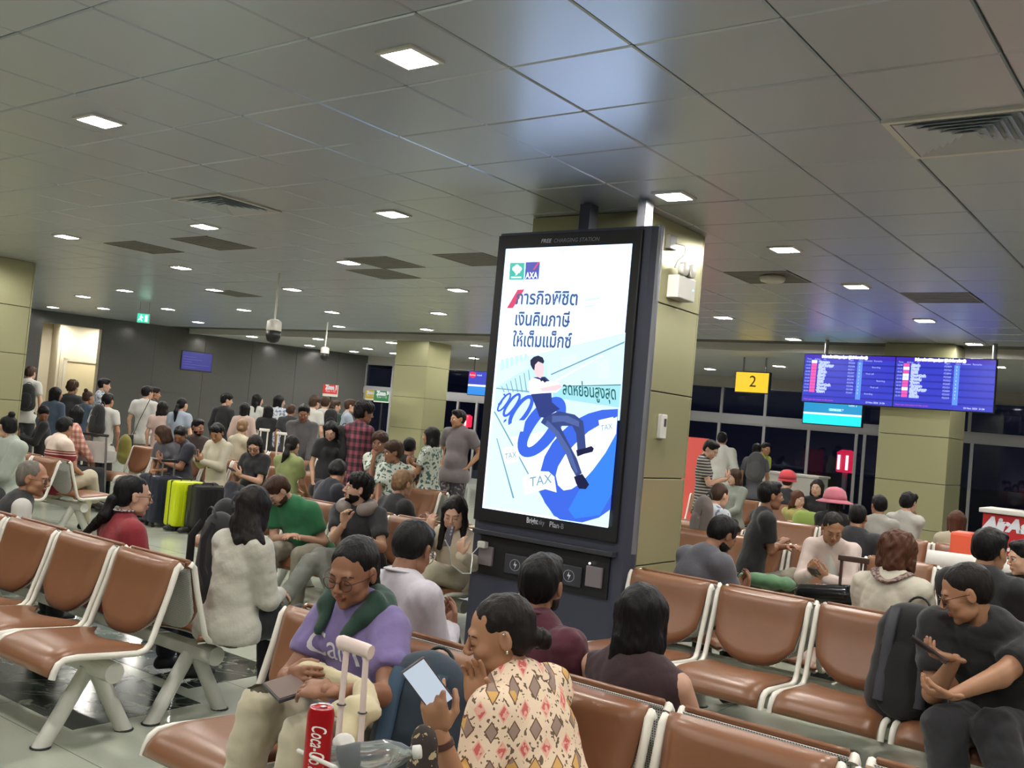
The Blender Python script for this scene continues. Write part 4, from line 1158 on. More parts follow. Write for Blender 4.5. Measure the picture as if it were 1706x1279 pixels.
kobj('shelf_lip', MB().box((-3.90, 4.94, .875), (-2.86, 5.0, .905), bev=.006), m_dark)
kobj('shelf_recess', MB().box((-3.86, 4.985, .62), (-2.90, 4.999, .865)), m_black)
for x in (-3.56, -3.16):
    kobj('charging_pad', MB().box((x-.085, 4.968, .66), (x+.085, 4.986, .78), bev=.006), m_dark)
    q = Print(KI @ plane_y(4.967)); q.poly([(x, .745), (x-.012, .715), (x+.002, .715), (x-.004, .69), (x+.014, .725), (x, .725)], m_pale)
    q.ring(x, .718, .04, .036, 0, .004, m_grey); q.obj('charging_symbol', kiosk)
for x in (-3.80, -2.99):
    kobj('socket_panel', MB().box((x-.055, 4.966, .68), (x+.055, 4.986, .80), bev=.004), mat('socket_grey', (120, 112, 116), .5))
kobj('display_light', MB().ball((-3.02, 4.962, .815), .007, 8), glow((255, 255, 255), 3))
kobj('mount_bracket', MB().box((-3.60, 5.40, 2.82), (-3.52, 5.50, 3.09)), m_kiosk); kobj('mount_bracket', MB().box((-3.16, 5.40, 2.82), (-3.10, 5.50, 3.09)), m_kside)
kobj('tissue_box', MB().ball((-3.36, 4.95, .80), (.045, .02, .022), 8), m_white)
# charger and its cable
o = MB().box((-3.84, 4.925, .79), (-3.78, 4.966, .83), bev=.006).obj('phone_charger', m_white); tag(o, 'white plug charger pushed into the socket under the kiosk screen', 'charger')
p0 = np.array([-3.82, 4.925, .80]); p3 = at(775, 955, d=5.15); 
cab = [p0, p0+[-.02, -.04, -.05], at(787, 930, d=5.5), at(784, 955, d=5.4), at(770, 955, d=5.3), at(752, 940, d=5.2), at(748, 912, d=5.1), at(742, 900, d=5.05)]
o = MB().tube(cab, .0035, 6).obj('charging_cable', m_white); tag(o, 'thin white charging cable hanging from the plug on the kiosk', 'cable')
# ------------------------------------------------------------------ things on the kiosk column
e = empty('emergency_light', tuple(at(1126, 474, X=-3.242))); tag(e, 'white emergency light box with two round lamp heads high on the column', 'light')
MB().box((0.0, -.13, -.11), (.09, .13, .05), bev=.008).obj('case', m_white, e)
for q in (-.06, .05):
    b = MB().lathe([(.02, 0), (.046, .01), (.05, .05), (.044, .055)], 16, 0, (.05, q, .10), 'x'); b.obj('lamp_head', m_lampf, e)
    MB().cyl((.05, q, .04), (.05, q, .07), .01, 8).obj('lamp_neck', m_lampf, e)
MB().ball((.092, .09, -.03), .006, 8).obj('indicator', glow((120, 255, 235), 4), e)
e = empty('socket_box', tuple(at(1114, 404, X=-3.242))); tag(e, 'small grey socket box with a curled lead above the emergency light', 'socket')
MB().box((0, -.05, -.05), (.04, .05, .05), bev=.006).obj('box', m_steel, e)
MB().tube([(.04, .03, .0), (.09, .07, -.01), (.09, .09, -.06), (.05, .06, -.12), (.05, .03, -.17)], .006, 6).obj('lead', m_white, e)
e = empty('wall_thermostat', tuple(at(1100, 710, X=-3.242))); tag(e, 'small white thermostat with a dark display on the yellow column', 'thermostat')
MB().box((0, -.045, -.085), (.028, .045, .085), bev=.006).obj('case', m_white, e); MB().box((.027, -.0, .0), (.030, .03, .055)).obj('display', m_dark, e)
# ------------------------------------------------------------------ departure board
BY = 13.1
bd = empty('departure_board', (-3.6, BY, 2.6)); tag(bd, 'pair of blue departure screens hung side by side from two poles', 'screen')
BI = Matrix.Translation((3.6, -BY, -2.6))
def BP(x, y): p = at(x, y, Y=BY-.06); return (p[0], p[2])
g_bg = glow((58, 66, 205), 1.0); g_row = glow((44, 48, 178), 1.0); g_txt = glow((190, 205, 255), 1.1); g_pink = glow((238, 92, 176), 1.1); g_bar = glow((96, 148, 236), 1.1); g_head = glow((68, 50, 190), 1.0)
q0, q1, q2, q3 = BP(1342, 589.5), BP(1493, 594), BP(1660, 600), BP(1658, 682)
for k, (xa, xb, nm) in enumerate(((q0[0], q1[0]-.006, 0), (q1[0]+.006, q2[0], 1))):
    zt, zb = 2.885, 2.245
    MB().box((xa-.012, BY-.058, zb-.012), (xb+.012, BY, zt+.012), bev=.006).xf(BI).obj('monitor', m_black, bd)
    p = Print(BI @ plane_y(BY-.06)); w = xb-xa
    p.rect(xa, zb, xb, zt, g_bg); p.rect(xa, zt-.06, xb, zt, g_head)
    for r in range(0, 11, 2): p.rect(xa, zt-.135-r*.044, xb, zt-.135-r*.044+.022, g_row)
    p.text('International Departures (To International)', xa+w*.20, zt-.035, .034, g_white, bold=.01)
    p.text('Time     Airline     To', xa+.03, zt-.072, .030, g_txt); p.text('Flight', xa+w*.50, zt-.072, .03, g_txt); p.text('Gate  Counter  Remarks', xa+w*.61, zt-.072, .03, g_txt)
    p.rect(xa+w*.60, zb+.06, xa+w*.655, zt-.08, g_bar)
    rr2 = random.Random(k+4); names = ['SINGAPORE', 'PHNOM PENH', 'JAKARTA', 'KUALA LUMPUR', 'CHENGDU', 'HANOI', 'TAIPEI', 'YANGON', 'DELHI', 'KOLKATA']
    for r in range(10):
        z = zt-.112-r*.044
        p.text('%02d:%02d' % (rr2.randint(18, 23), rr2.randint(0, 11)*5), xa+.02, z, .030, g_txt)
        p.rect(xa+w*.082, z-.006, xa+w*.145, z+.034, g_white if (r in ((0,), (1, 3, 4, 7))[k]) else g_pink)
        p.text(names[(r*3+k*2) % 10].title(), xa+w*.17, z, .034, g_txt, bold=.01); p.text('FD%d' % rr2.randint(100, 899), xa+w*.50, z, .032, g_txt)
        p.text(str(rr2.randint(1, 6)), xa+w*.62, z, .03, g_white)
        if k == 0 and r % 2: p.text(('Boarding', 'Final call')[r % 4 > 1], xa+w*(.70+.06*(r % 3)), z, .03, g_txt)
    p.text('Check gate information on this screen', xa+.03, zb+.02, .026, g_pink); p.text('23 Nov 2024  21:26', xb-.33, zb+.02, .03, g_white)
    p.obj('screen_face', bd)
for x in (-4.56, -2.47): MB().cyl((x, BY+.06, 2.5), (x, BY+.06, CEIL), .028, 12).xf(BI).obj('pole', m_steel, bd)
# ------------------------------------------------------------------ other screens and signs
def sign_box(name, lab, cat, x0, x1, z0, z1, Y, draw, frame=m_black, depth=.08, poles=(), top=CEIL2, grp=None):
    t = empty(name, ((x0+x1)/2, Y, (z0+z1)/2)); tag(t, lab, cat, grp); I = Matrix.Translation((-(x0+x1)/2, -Y, -(z0+z1)/2))
    MB().box((x0-.015, Y, z0-.015), (x1+.015, Y+depth, z1+.015), bev=.006).xf(I).obj('case', frame, t)
    p = Print(I @ plane_y(Y-.001)); draw(p); p.obj('face', t)
    for x in poles: MB().cyl((x, Y+depth/2, z1), (x, Y+depth/2, top), .016, 8).xf(I).obj('pole', m_steel, t)
    return t
def XZ(px, py, Y): p = at(px, py, Y=Y); return p[0], p[2]
a, b = XZ(1227, 619, 15.0), XZ(1279, 654, 15.0)
def d2(p):
    p.rect(a[0], 2.43, b[0], 2.75, glow((236, 196, 30), 1.15)); p.text('2', (a[0]+b[0])/2-.05, 2.52, .26, mat('sign_ink', (40, 34, 20), .6))
sign_box('gate_sign', 'backlit yellow sign with a black figure 2 hung above the gate', 'sign', a[0], b[0], 2.43, 2.75, 15.0, d2, poles=(a[0]+.1, b[0]-.08))
a3, b3 = XZ(1340, 669, 16.0), XZ(1434, 711, 16.0)
def dc(p):
    x0, x1, z0, z1 = a3[0], b3[0], b3[1], a3[1]+.02; h = z1-z0
    p.rect(x0, z0, x1, z1, glow((38, 150, 205), 1.1)); p.rect(x0, z0, x1, z0+h*.42, glow((30, 226, 240), 1.2)); p.rect(x0, z0+h*.42, x1, z0+h*.50, g_white)
    p.rect(x0+.42, z0+h*.60, x0+.62, z0+h*.72, glow((110, 225, 235), 1.1)); p.text('DMK-HKT', x0+.44, z0+h*.62, .05, g_white); p.text('Gate 2', x1-.22, z0+h*.86, .05, g_white)
sign_box('gate_screen', 'cyan and blue gate information screen hung below the departure board', 'screen', a3[0], b3[0], b3[1], a3[1]+.02, 16.0, dc, poles=(b3[0]-.1,))
a4, b4 = XZ(782, 618, 17.2), XZ(813, 659, 17.2)
def da(p):
    x0, x1, z0, z1 = a4[0], b4[0]+.35, b4[1], a4[1]; h = z1-z0
    p.rect(x0, z0, x1, z1, glow((56, 72, 200), 1.0)); p.rect(x0, z0, x1, z0+h*.36, glow((48, 138, 225), 1.1)); p.rect(x0, z0+h*.36, x1, z0+h*.44, g_white)
    p.poly([(x0+.11+.10*math.cos(t), z1-.08+.075*math.sin(t)) for t in np.linspace(0, 6.28, 17)[:-1]], glow((232, 40, 84), 1.1)); p.text('AirAsia', x0+.025, z1-.10, .055, g_white); p.text('travel', x0+.24, z1-.10, .06, g_white)
sign_box('gate_screen', 'blue airline screen with a red round logo, half hidden by the kiosk', 'screen', a4[0], b4[0]+.35, b4[1], a4[1], 17.2, da, poles=(a4[0]+.1,))
# queue signs on stands
def stand_sign(lab, x0, x1, z0, z1, Y, bg, txt, lower):
    t = empty('queue_sign', ((x0+x1)/2, Y, 0)); tag(t, lab, 'sign'); I = Matrix.Translation((-(x0+x1)/2, -Y, 0))
    MB().box((x0, Y, z0), (x1, Y+.02, z1)).xf(I).obj('board', mat('sign_white', (225, 222, 215), .5), t)
    p = Print(I @ plane_y(Y-.001)); m = mat('sign_%d_%d_%d' % bg, bg, .45)
    p.rect(x0, z0+(z1-z0)*lower, x1, z1, m); p.text(txt, x0+(x1-x0)*.18, z0+(z1-z0)*.62, (x1-x0)*.27, m_pale, bold=.01); p.text('Row 1-10', x0+(x1-x0)*.2, z0+(z1-z0)*.36, (x1-x0)*.17, m_pale); p.obj('face', t)
    MB().cyl(((x0+x1)/2, Y+.03, .02), ((x0+x1)/2, Y+.03, z0), .015, 8).lathe([(.15, 0), (.15, .02), (.02, .03)], 16, 0, ((x0+x1)/2, Y+.03, 0)).xf(I).obj('post', m_black, t)
for lab, x0, x1, y0, y1, Y, bg, tx_, lo in (('red queue sign reading Zone 1 on a thin stand before the dark wall', 539, 561, 640, 661, 13.0, (214, 54, 50), 'Zone 1', .22),
   ('yellow queue sign reading Zone 2 on a stand beside the green sign', 609, 624, 649, 667, 14.2, (186, 160, 50), 'Zone 2', .15),
   ('green queue sign reading Zone 3 on a stand left of the far yellow column', 624, 647, 650, 671, 13.6, (38, 112, 66), 'Zone 3', .10)):
    p0 = at(x0, y0, Y=Y); p1 = at(x1, y1, Y=Y); stand_sign(lab, p0[0], p1[0], p1[2], p0[2], Y, bg, tx_, lo)
# green exit sign with the running figure
ex = at(239, 530, d=17.0); t = empty('exit_sign', tuple(ex), math.radians(36)); tag(t, 'small glowing green exit sign hanging from the ceiling on the left', 'sign')
MB().box((-.11, -.01, -.085), (.11, .02, .085), bev=.005).obj('case', m_white, t)
p = Print(plane_y(-.012)); p.rect(-.10, -.075, .10, .075, glow((40, 205, 160), 1.6)); w = glow((235, 255, 250), 2.2)
p.rect(.03, -.055, .075, .055, w); p.poly([(-.055, .05), (-.04, .062), (-.025, .05), (-.04, .036)], w); p.poly([(-.07, .02), (-.03, .035), (0, .015), (-.01, 0), (-.035, .015), (-.03, -.02), (-.005, -.05), (-.02, -.058), (-.05, -.02), (-.075, -.045), (-.085, -.035), (-.055, .0), (-.055, .015)], w); p.obj('face', t)
MB().cyl((-.08, .01, .085), (-.08, .01, CEIL-ex[2]), .005, 6).obj('rod', m_steel, t); MB().cyl((.08, .01, .085), (.08, .01, CEIL-ex[2]), .005, 6).obj('rod', m_steel, t)
# hanging speakers
def speaker(px, py, d, r, lab, ceil, bot=.5):
    c = at(px, py, d=d); t = empty('ceiling_camera', tuple(c)); tag(t, lab, 'camera')
    MB().lathe([(r*.5, r*1.5), (r, r*1.2), (r*1.05, 0), (r*.98, -.01)], 20).obj('housing', m_lampf, t)
    MB().lathe([(r*1.0, 0), (r*1.0, -r*.9), (r*.8, -r*1.5), (r*.3, -r*1.75)], 20).obj('dome', m_black, t)
    MB().cyl((0, 0, r*1.4), (0, 0, max(.02, ceil-c[2])), .012, 8).obj('rod', m_lampf, t)
speaker(456, 550, 11.5, .085, 'dark round dome camera on a rod hanging from the ceiling left of the kiosk', CEIL)
speaker(541, 588, 16.5, .07, 'small white and black dome camera before the dark wall, right of the larger one', CEIL2)
sd = at(1287, 462, z=CEIL-.012); t = empty('smoke_detector', (sd[0], sd[1], CEIL)); tag(t, 'round white smoke detector on the ceiling above the departure board', 'detector')
MB().lathe([(.10, 0), (.115, -.02), (.10, -.05), (.06, -.06)], 24).obj('cover', m_lampf, t)
# reflection of an unseen screen in the dark wall, built as a glowing panel
t = empty('screen_reflection', (0, 0, 0)); tag(t, 'dim blue screen reflection in the dark granite wall, built as a glowing panel', 'screen'); t.matrix_world = MD
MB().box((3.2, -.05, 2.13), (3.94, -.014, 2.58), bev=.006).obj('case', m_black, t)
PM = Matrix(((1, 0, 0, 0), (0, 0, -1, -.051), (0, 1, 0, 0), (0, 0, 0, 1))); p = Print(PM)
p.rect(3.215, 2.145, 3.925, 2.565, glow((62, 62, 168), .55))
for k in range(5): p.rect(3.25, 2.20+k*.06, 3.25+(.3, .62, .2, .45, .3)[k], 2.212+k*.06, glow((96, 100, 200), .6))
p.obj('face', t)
# red emblem lamp and counters in the gate area
m_redl = mat('red_counter', (176, 30, 34), .45)
def warning_lamp(px, py, d, k, lab):
    c = at(px, py, d=d); t = empty('warning_light', tuple(c)); tag(t, lab, 'light')
    MB().lathe([(.09*k, -.10*k), (.10*k, -.08*k), (.10*k, .12*k), (.05*k, .15*k)], 16).obj('lens', glow((255, 40, 80), 1.0), t)
    for q in (-.045, .045): MB().box((q*k-.012*k, -.115*k, -.07*k), (q*k+.012*k, -.098*k, .09*k)).obj('tube', glow((255, 190, 200), 4), t)
    MB().cyl((0, 0, -.5*k), (0, 0, -.1*k), .03*k, 10).obj('stem', m_white, t)
warning_lamp(1409, 772, 20.5, 1.9, 'glowing red warning light outside the window right of the gate')
warning_lamp(778, 703, 23.5, 1.2, 'small glowing red light seen through the window left of the kiosk')
def counter(lab, x0, x1, y0, y1, z, m, deco=None):
    t = empty('gate_counter', ((x0+x1)/2, (y0+y1)/2, 0)); tag(t, lab, 'counter'); I = Matrix.Translation((-(x0+x1)/2, -(y0+y1)/2, 0))
    MB().box((x0+.03, y0+.03, 0), (x1-.03, y1-.03, z-.04), bev=.01).xf(I).obj('cabinet', m, t); MB().box((x0, y0, z-.04), (x1, y1, z), bev=.008).xf(I).obj('worktop', m_white, t)
    if deco: p = Print(I @ plane_y(y0+.028)); deco(p); p.obj('lettering', t)
    return t
c0 = at(1262, 800, d=17)
counter('white gate counter where a worker in a yellow vest leans', c0[0]-.1, c0[0]+1.0, c0[1]+.2, c0[1]+.8, 1.15, m_white)
counter('white counter behind the man in a striped polo shirt', c0[0]-2.3, c0[0]-.7, c0[1]+.2, c0[1]+.8, 1.15, m_white)
c1 = at(1672, 850, d=8.6)
def rd(p):
    y = c1[2]
    p.text('AirAsia', c1[0]-.16, 1.04, .15, m_pale, shear=.25, bold=.01)
    p.ring(c1[0]+.10, .80, .14, .10, 0, .03, m_pale); p.rect(c1[0]-.02, .78, c1[0]+.22, .82, m_pale)
counter('red airline counter with white script lettering at the right edge', c1[0]-.20, c1[0]+1.3, c1[1], c1[1]+.5, 1.22, m_redl, rd)
o = MB().box((c1[0]-.42, c1[1]-.02, .5), (c1[0]-.23, c1[1]+.25, .98), bev=.03).obj('luggage_gauge', mat('coral', (232, 96, 66), .5)); tag(o, 'orange red upright box standing against the red airline counter', 'box')
p = at(1655, 893, d=7.6); o = MB().tube([(p[0]-.45, p[1]-.1, .80), (p[0]+1.5, p[1]+.3, .80)], .09, 14).obj('white_roll', m_white); tag(o, 'long white padded rail lying before the red counter', 'rail')
p0 = at(1157, 745, d=16.5); o = MB().box((p0[0]-.25, p0[1], .0), (p0[0]+.25, p0[1]+.02, 1.62)).obj('red_notice', mat('notice_red', (226, 92, 84), .5)); tag(o, 'red notice board beside the head of the striped shirt man', 'sign')
# ------------------------------------------------------------------ benches in their lines
Bn = [
 bench(-3.85, 5, 2.78, -1, 'tan padded bench at lower left whose seats face the camera, end leg in full view'),
 bench(-3.85, 5, 2.82, 1, 'tan bench behind the lower left one, woman in ivory sweater at its end'),
 bench(.345, 6, 2.58, -1, 'tan bench at the bottom edge holding the woman in the purple shirt'),
 bench(.345, 6, 2.66, 1, 'tan bench back to back behind the purple shirt woman, three people seen from behind'),
 bench(.48, 6, 5.03, -1, 'tan bench right of the kiosk with two empty seats and a black backpack'),
 bench(.48, 6, 5.11, 1, 'tan bench behind the black backpack, woman in a white jacket on it'),
 bench(-4.03, 5, 5.45, -1, 'tan bench left of the kiosk with the neck pillow man and phone woman'),
 bench(-4.03, 5, 5.53, 1, 'tan bench back to back behind the neck pillow man'),
 bench(-9.3, 4, 5.25, 1, 'tan bench at far left seen end on, man in red and white shirt on it'),
 bench(-9.3, 4, 5.17, -1, 'tan bench back to back beside the far left woman in a pale shirt'),
 bench(-.1, 4, 7.78, -1, 'tan bench in the second line right of the kiosk holding the peach shirt woman'),
 bench(-2.33, 4, 7.78, -1, 'tan bench in the second line, nearest the kiosk column'),
 bench(-.1, 4, 7.86, 1, 'tan bench behind the peach shirt woman whose sitters face away', None),
 bench(-2.33, 4, 7.86, 1, 'tan bench holding the man with tan crossed legs right of the column'),
 bench(-1.2, 5, 9.95, -1, 'tan bench just before the far right yellow column'),
 bench(-1.2, 5, 10.03, 1, 'tan bench back to back in front of the far right yellow column'),
 bench(-4.1, 4, 12.9, -1, 'tan bench near the gate windows under the cyan screen'),
 bench(-6.5, 5, 7.70, -1, 'tan bench left of the kiosk in the third line, girl with curly hair on it'),
 bench(-9.35, 5, 7.70, -1, 'tan bench holding the three men with phones behind the yellow suitcase'),
 bench(-6.5, 5, 7.78, 1, 'tan bench in the third line whose sitter in black faces away'),
 bench(-9.35, 5, 7.78, 1, 'tan bench behind the three men with phones'),
 bench(-10.8, 4, 9.9, -1, 'tan bench in the crowd beside the far left column'),
]
ST = math.pi
def C_(n, rgb, **k): return cloth(n, rgb, **k)
# patterned fabrics
def stripes_build(c1, c2, period, axis=2, duty=.5):
    def f(nt, b, l):
        tc = nd(nt, 'ShaderNodeTexCoord'); sx = nd(nt, 'ShaderNodeSeparateXYZ'); l.new(tc.outputs['Object'], sx.inputs[0])
        v = math_node(nt, 'LESS_THAN', math_node(nt, 'FRACT', math_node(nt, 'DIVIDE', sx.outputs[axis], period)), duty)
        l.new(mixc(nt, v, c1, c2), b.inputs['Base Color'])
    return f
def blobs_build(c1, c2, scale, thr=.55, c3=None):
    def f(nt, b, l):
        tc = nd(nt, 'ShaderNodeTexCoord'); n = nd(nt, 'ShaderNodeTexNoise', Scale=scale, Detail=2.0); l.new(tc.outputs['Object'], n.inputs['Vector'])
        v = math_node(nt, 'GREATER_THAN', n.outputs['Fac'], thr); col = mixc(nt, v, c1, c2)
        if c3:
            n2 = nd(nt, 'ShaderNodeTexNoise', Scale=scale*1.7, Detail=1.0); mp = nd(nt, 'ShaderNodeMapping'); mp.inputs['Location'].default_value = (5, 3, 2); l.new(tc.outputs['Object'], mp.inputs[0]); l.new(mp.outputs[0], n2.inputs['Vector'])
            col = mixc(nt, math_node(nt, 'GREATER_THAN', n2.outputs['Fac'], thr+.03), col, c3)
        l.new(col, b.inputs['Base Color'])
    return f
def plaid_build(c1, c2, c3, per):
    def f(nt, b, l):
        tc = nd(nt, 'ShaderNodeTexCoord'); sx = nd(nt, 'ShaderNodeSeparateXYZ'); l.new(tc.outputs['Object'], sx.inputs[0])
        h = math_node(nt, 'ADD', sx.outputs[0], sx.outputs[1])
        a = math_node(nt, 'LESS_THAN', math_node(nt, 'FRACT', math_node(nt, 'DIVIDE', h, per)), .5); c = math_node(nt, 'LESS_THAN', math_node(nt, 'FRACT', math_node(nt, 'DIVIDE', sx.outputs[2], per)), .5)
        l.new(mixc(nt, a, mixc(nt, c, c1, c2), mixc(nt, c, c2, c3)), b.inputs['Base Color'])
    return f
m_stripe = pattern_mat('cloth_striped_polo', (60, 60, 66), stripes_build((58, 56, 60), (176, 170, 160), .034, 2, .38), .85)
m_plaid = pattern_mat('cloth_plaid', (80, 44, 56), plaid_build((34, 24, 32), (92, 44, 58), (132, 66, 80), .085), .85)
m_floral = pattern_mat('cloth_palm_print', (190, 196, 188), blobs_build((190, 196, 186), (66, 96, 92), 30, .55), .85)
m_flower2 = pattern_mat('cloth_blue_print', (170, 176, 186), blobs_build((186, 190, 196), (104, 118, 142), 26, .54), .85)
m_shorts = pattern_mat('cloth_dark_print', (56, 52, 60), blobs_build((50, 48, 56), (120, 110, 112), 26, .58), .85)
m_blackfl = pattern_mat('cloth_black_print', (26, 26, 30), blobs_build((26, 26, 30), (150, 146, 140), 12, .66), .85)
m_check = pattern_mat('cloth_pink_check', (206, 160, 146), plaid_build((222, 186, 170), (196, 140, 128), (170, 110, 104), .07), .85)
def polo_red(nt, b, l):
    tc = nd(nt, 'ShaderNodeTexCoord'); sx = nd(nt, 'ShaderNodeSeparateXYZ'); l.new(tc.outputs['Object'], sx.inputs[0]); z = sx.outputs[2]
    c = mixc(nt, math_node(nt, 'GREATER_THAN', z, .86), (126, 34, 46), (214, 196, 182))
    for a_, b_ in ((.835, .845), (.87, .882)):
        c = mixc(nt, math_node(nt, 'MULTIPLY', math_node(nt, 'GREATER_THAN', z, a_), math_node(nt, 'LESS_THAN', z, b_)), c, (214, 196, 182) if a_ < .85 else (126, 34, 46))
    l.new(c, b.inputs['Base Color'])
m_polored = pattern_mat('cloth_white_over_red', (200, 180, 170), polo_red, .85)
def ogee(nt, b, l):
    """cream blouse printed with rows of brown-edged ogees holding pink roses and ochre diamonds"""
    tc = nd(nt, 'ShaderNodeTexCoord'); sx = nd(nt, 'ShaderNodeSeparateXYZ'); l.new(tc.outputs['Object'], sx.inputs[0])
    h = math_node(nt, 'ADD', math_node(nt, 'MULTIPLY', sx.outputs[0], .8), math_node(nt, 'MULTIPLY', sx.outputs[1], .75))
    u = math_node(nt, 'DIVIDE', h, .066); v = math_node(nt, 'DIVIDE', sx.outputs[2], .086)
    def pp(s_, off): return math_node(nt, 'ABSOLUTE', math_node(nt, 'SUBTRACT', math_node(nt, 'FRACT', math_node(nt, 'ADD', s_, off)), .5))
    def dia(ou, ov): return math_node(nt, 'ADD', pp(u, ou), pp(v, ov))
    d1 = dia(0, 0); d2 = dia(.5, .5)
    n = nd(nt, 'ShaderNodeTexNoise', Scale=70.0, Detail=1.0); l.new(tc.outputs['Object'], n.inputs['Vector'])
    n2 = nd(nt, 'ShaderNodeTexNoise', Scale=9.0, Detail=1.0); l.new(tc.outputs['Object'], n2.inputs['Vector'])
    cream = (226, 202, 176)
    leaf = math_node(nt, 'GREATER_THAN', n.outputs['Fac'], .61)
    c = mixc(nt, leaf, cream, (104, 84, 66))
    # diamonds
    inner = mixc(nt, math_node(nt, 'GREATER_THAN', n2.outputs['Fac'], .52), (148, 124, 112), (206, 160, 92))
    c = mixc(nt, math_node(nt, 'LESS_THAN', d1, .30), c, (98, 68, 52)); c = mixc(nt, math_node(nt, 'LESS_THAN', d1, .245), c, inner)
    # ogees with roses
    c = mixc(nt, math_node(nt, 'LESS_THAN', d2, .34), c, cream); c = mixc(nt, math_node(nt, 'LESS_THAN', d2, .27), c, (222, 168, 150))
    rose = math_node(nt, 'MULTIPLY', math_node(nt, 'LESS_THAN', d2, .20), math_node(nt, 'GREATER_THAN', n.outputs['Fac'], .46)); c = mixc(nt, rose, c, (200, 96, 92))
    l.new(c, b.inputs['Base Color'])
m_ogee = pattern_mat('cloth_ogee_print', (220, 190, 165), ogee, .8)
def rose_tr(nt, b, l):
    blobs_build((222, 206, 190), (206, 120, 108), 22, .60, (120, 104, 84))(nt, b, l)
m_rosetr = pattern_mat('cloth_rose_print', (222, 206, 190), rose_tr, .8)
def put_bvh(J): return J
def phone(lab, P0, up, face, size=(.072, .15, .009), lit=None, back=(30, 30, 34)):
    """a mobile phone centred at P0; up = long axis, face = way the glass looks"""
    u = Vector(unit(up)); f_ = Vector(unit(face)); f_ = (f_-u*f_.dot(u)).normalized(); x = u.cross(f_)
    M = Matrix(((x.x, u.x, f_.x, P0[0]), (x.y, u.y, f_.y, P0[1]), (x.z, u.z, f_.z, P0[2]), (0, 0, 0, 1)))
    t = empty('mobile_phone'); t.matrix_world = M; tag(t, lab, 'phone'); w, h, d = size
    MB().box((-w/2, -h/2, -d/2), (w/2, h/2, d/2), bev=.003).obj('case', mat('phone_%d_%d_%d' % back, back, .3), t)
    MB().box((-w/2+.003, -h/2+.003, d/2), (w/2-.003, h/2-.003, d/2+.0006)).obj('glass', glow(lit, .8) if lit else m_black, t)
    for q in range(3): MB().cyl((-w*.28, h*.40-q*.021, -d/2), (-w*.28, h*.40-q*.021, -d/2-.002), .008, 10).obj('camera_lens', mat('lens', (150, 148, 150), .2), t)
    return t
# ------------------------------------------------------------------ the people close by
c_purple = C_('purple_tee', (128, 110, 172)); c_cream = C_('cream_cotton', (206, 196, 166)); c_white = C_('white_cotton', (214, 212, 204)); c_black = C_('black_cotton', (24, 24, 29))
c_navy = C_('navy_cotton', (32, 34, 52)); c_maroon = C_('maroon_cotton', (92, 28, 48)); c_brownl = C_('brown_lace', (62, 38, 44)); c_green = C_('green_cotton', (36, 122, 72)); c_grey = C_('grey_cotton', (98, 98, 108))
c_char = C_('charcoal_cotton', (46, 46, 52)); c_lav = C_('pale_lavender_shirt', (206, 200, 212)); c_knit = C_('ivory_knit', (206, 202, 188), bump=(60, .15)); c_red = C_('red_cotton', (164, 36, 48)); c_peach = C_('peach_shirt', (236, 212, 204))
c_khaki = C_('khaki_cotton', (150, 142, 122)); c_greyt = C_('grey_green_trousers', (128, 130, 120)); c_denim = C_('denim', (72, 92, 116)); c_jacket = C_('sage_jacket', (150, 156, 146)); c_beige = C_('beige_jacket', (214, 198, 170)); c_lime = C_('lime_cotton', (150, 162, 96))
c_sage = C_('pale_sage_shirt', (178, 188, 174)); c_lblue = C_('pale_blue_tee', (158, 172, 190)); c_dgreen = C_('bottle_green_hood', (26, 66, 52)); c_yel = C_('mustard_cotton', (186, 176, 96)); c_pink = C_('dusty_pink', (206, 176, 164)); c_hair = None
NP = dict(h=.0095, hh=.0042, s=.93)
MP = dict(h=.013, hh=.0062, s=.93)
def hd(px, py, Y): return at(px, py, Y=Y)
def ray_down(mesh_obj_list): pass
# --- woman in the purple shirt
H1 = at(588, 952, Y=2.30)
W1l = at(552, 1148, Y=2.02); W1r = at(500, 1118, Y=2.03)
pr, J1 = person('woman in glasses and purple t-shirt with white letters, arms folded', H1, ST-.05, skin='brown', look='down', female=True, hair='lowpony', hcol='black', shirt=c_purple, trousers=c_cream,
  hyaw=img_yaw(588, -32), hpitch=.30, hroll=.05, lean=.02, hip=[H1[0]+.06, H1[1]+.10, .50], hands='folded', handpos=[at(545, 1150, Y=1.99), at(480, 1128, Y=2.07)], pole=[(.9, -.1, -1), (-.9, .2, -1)],
  backward={0: (unit([-1, -.1, -.12]), unit([0, .6, -1])), 1: (unit([.9, -.1, .25]), unit([0, 1, -.3]))}, cross=1, glasses=True, curl=.5, folds=.006, shoe=m_shoew,
  knees=[at(500, 1225, Y=2.02), at(410, 1168, Y=2.02)], feet=[at(470, 1400, Y=1.95), at(375, 1400, Y=2.0)], build=1.06, **NP)
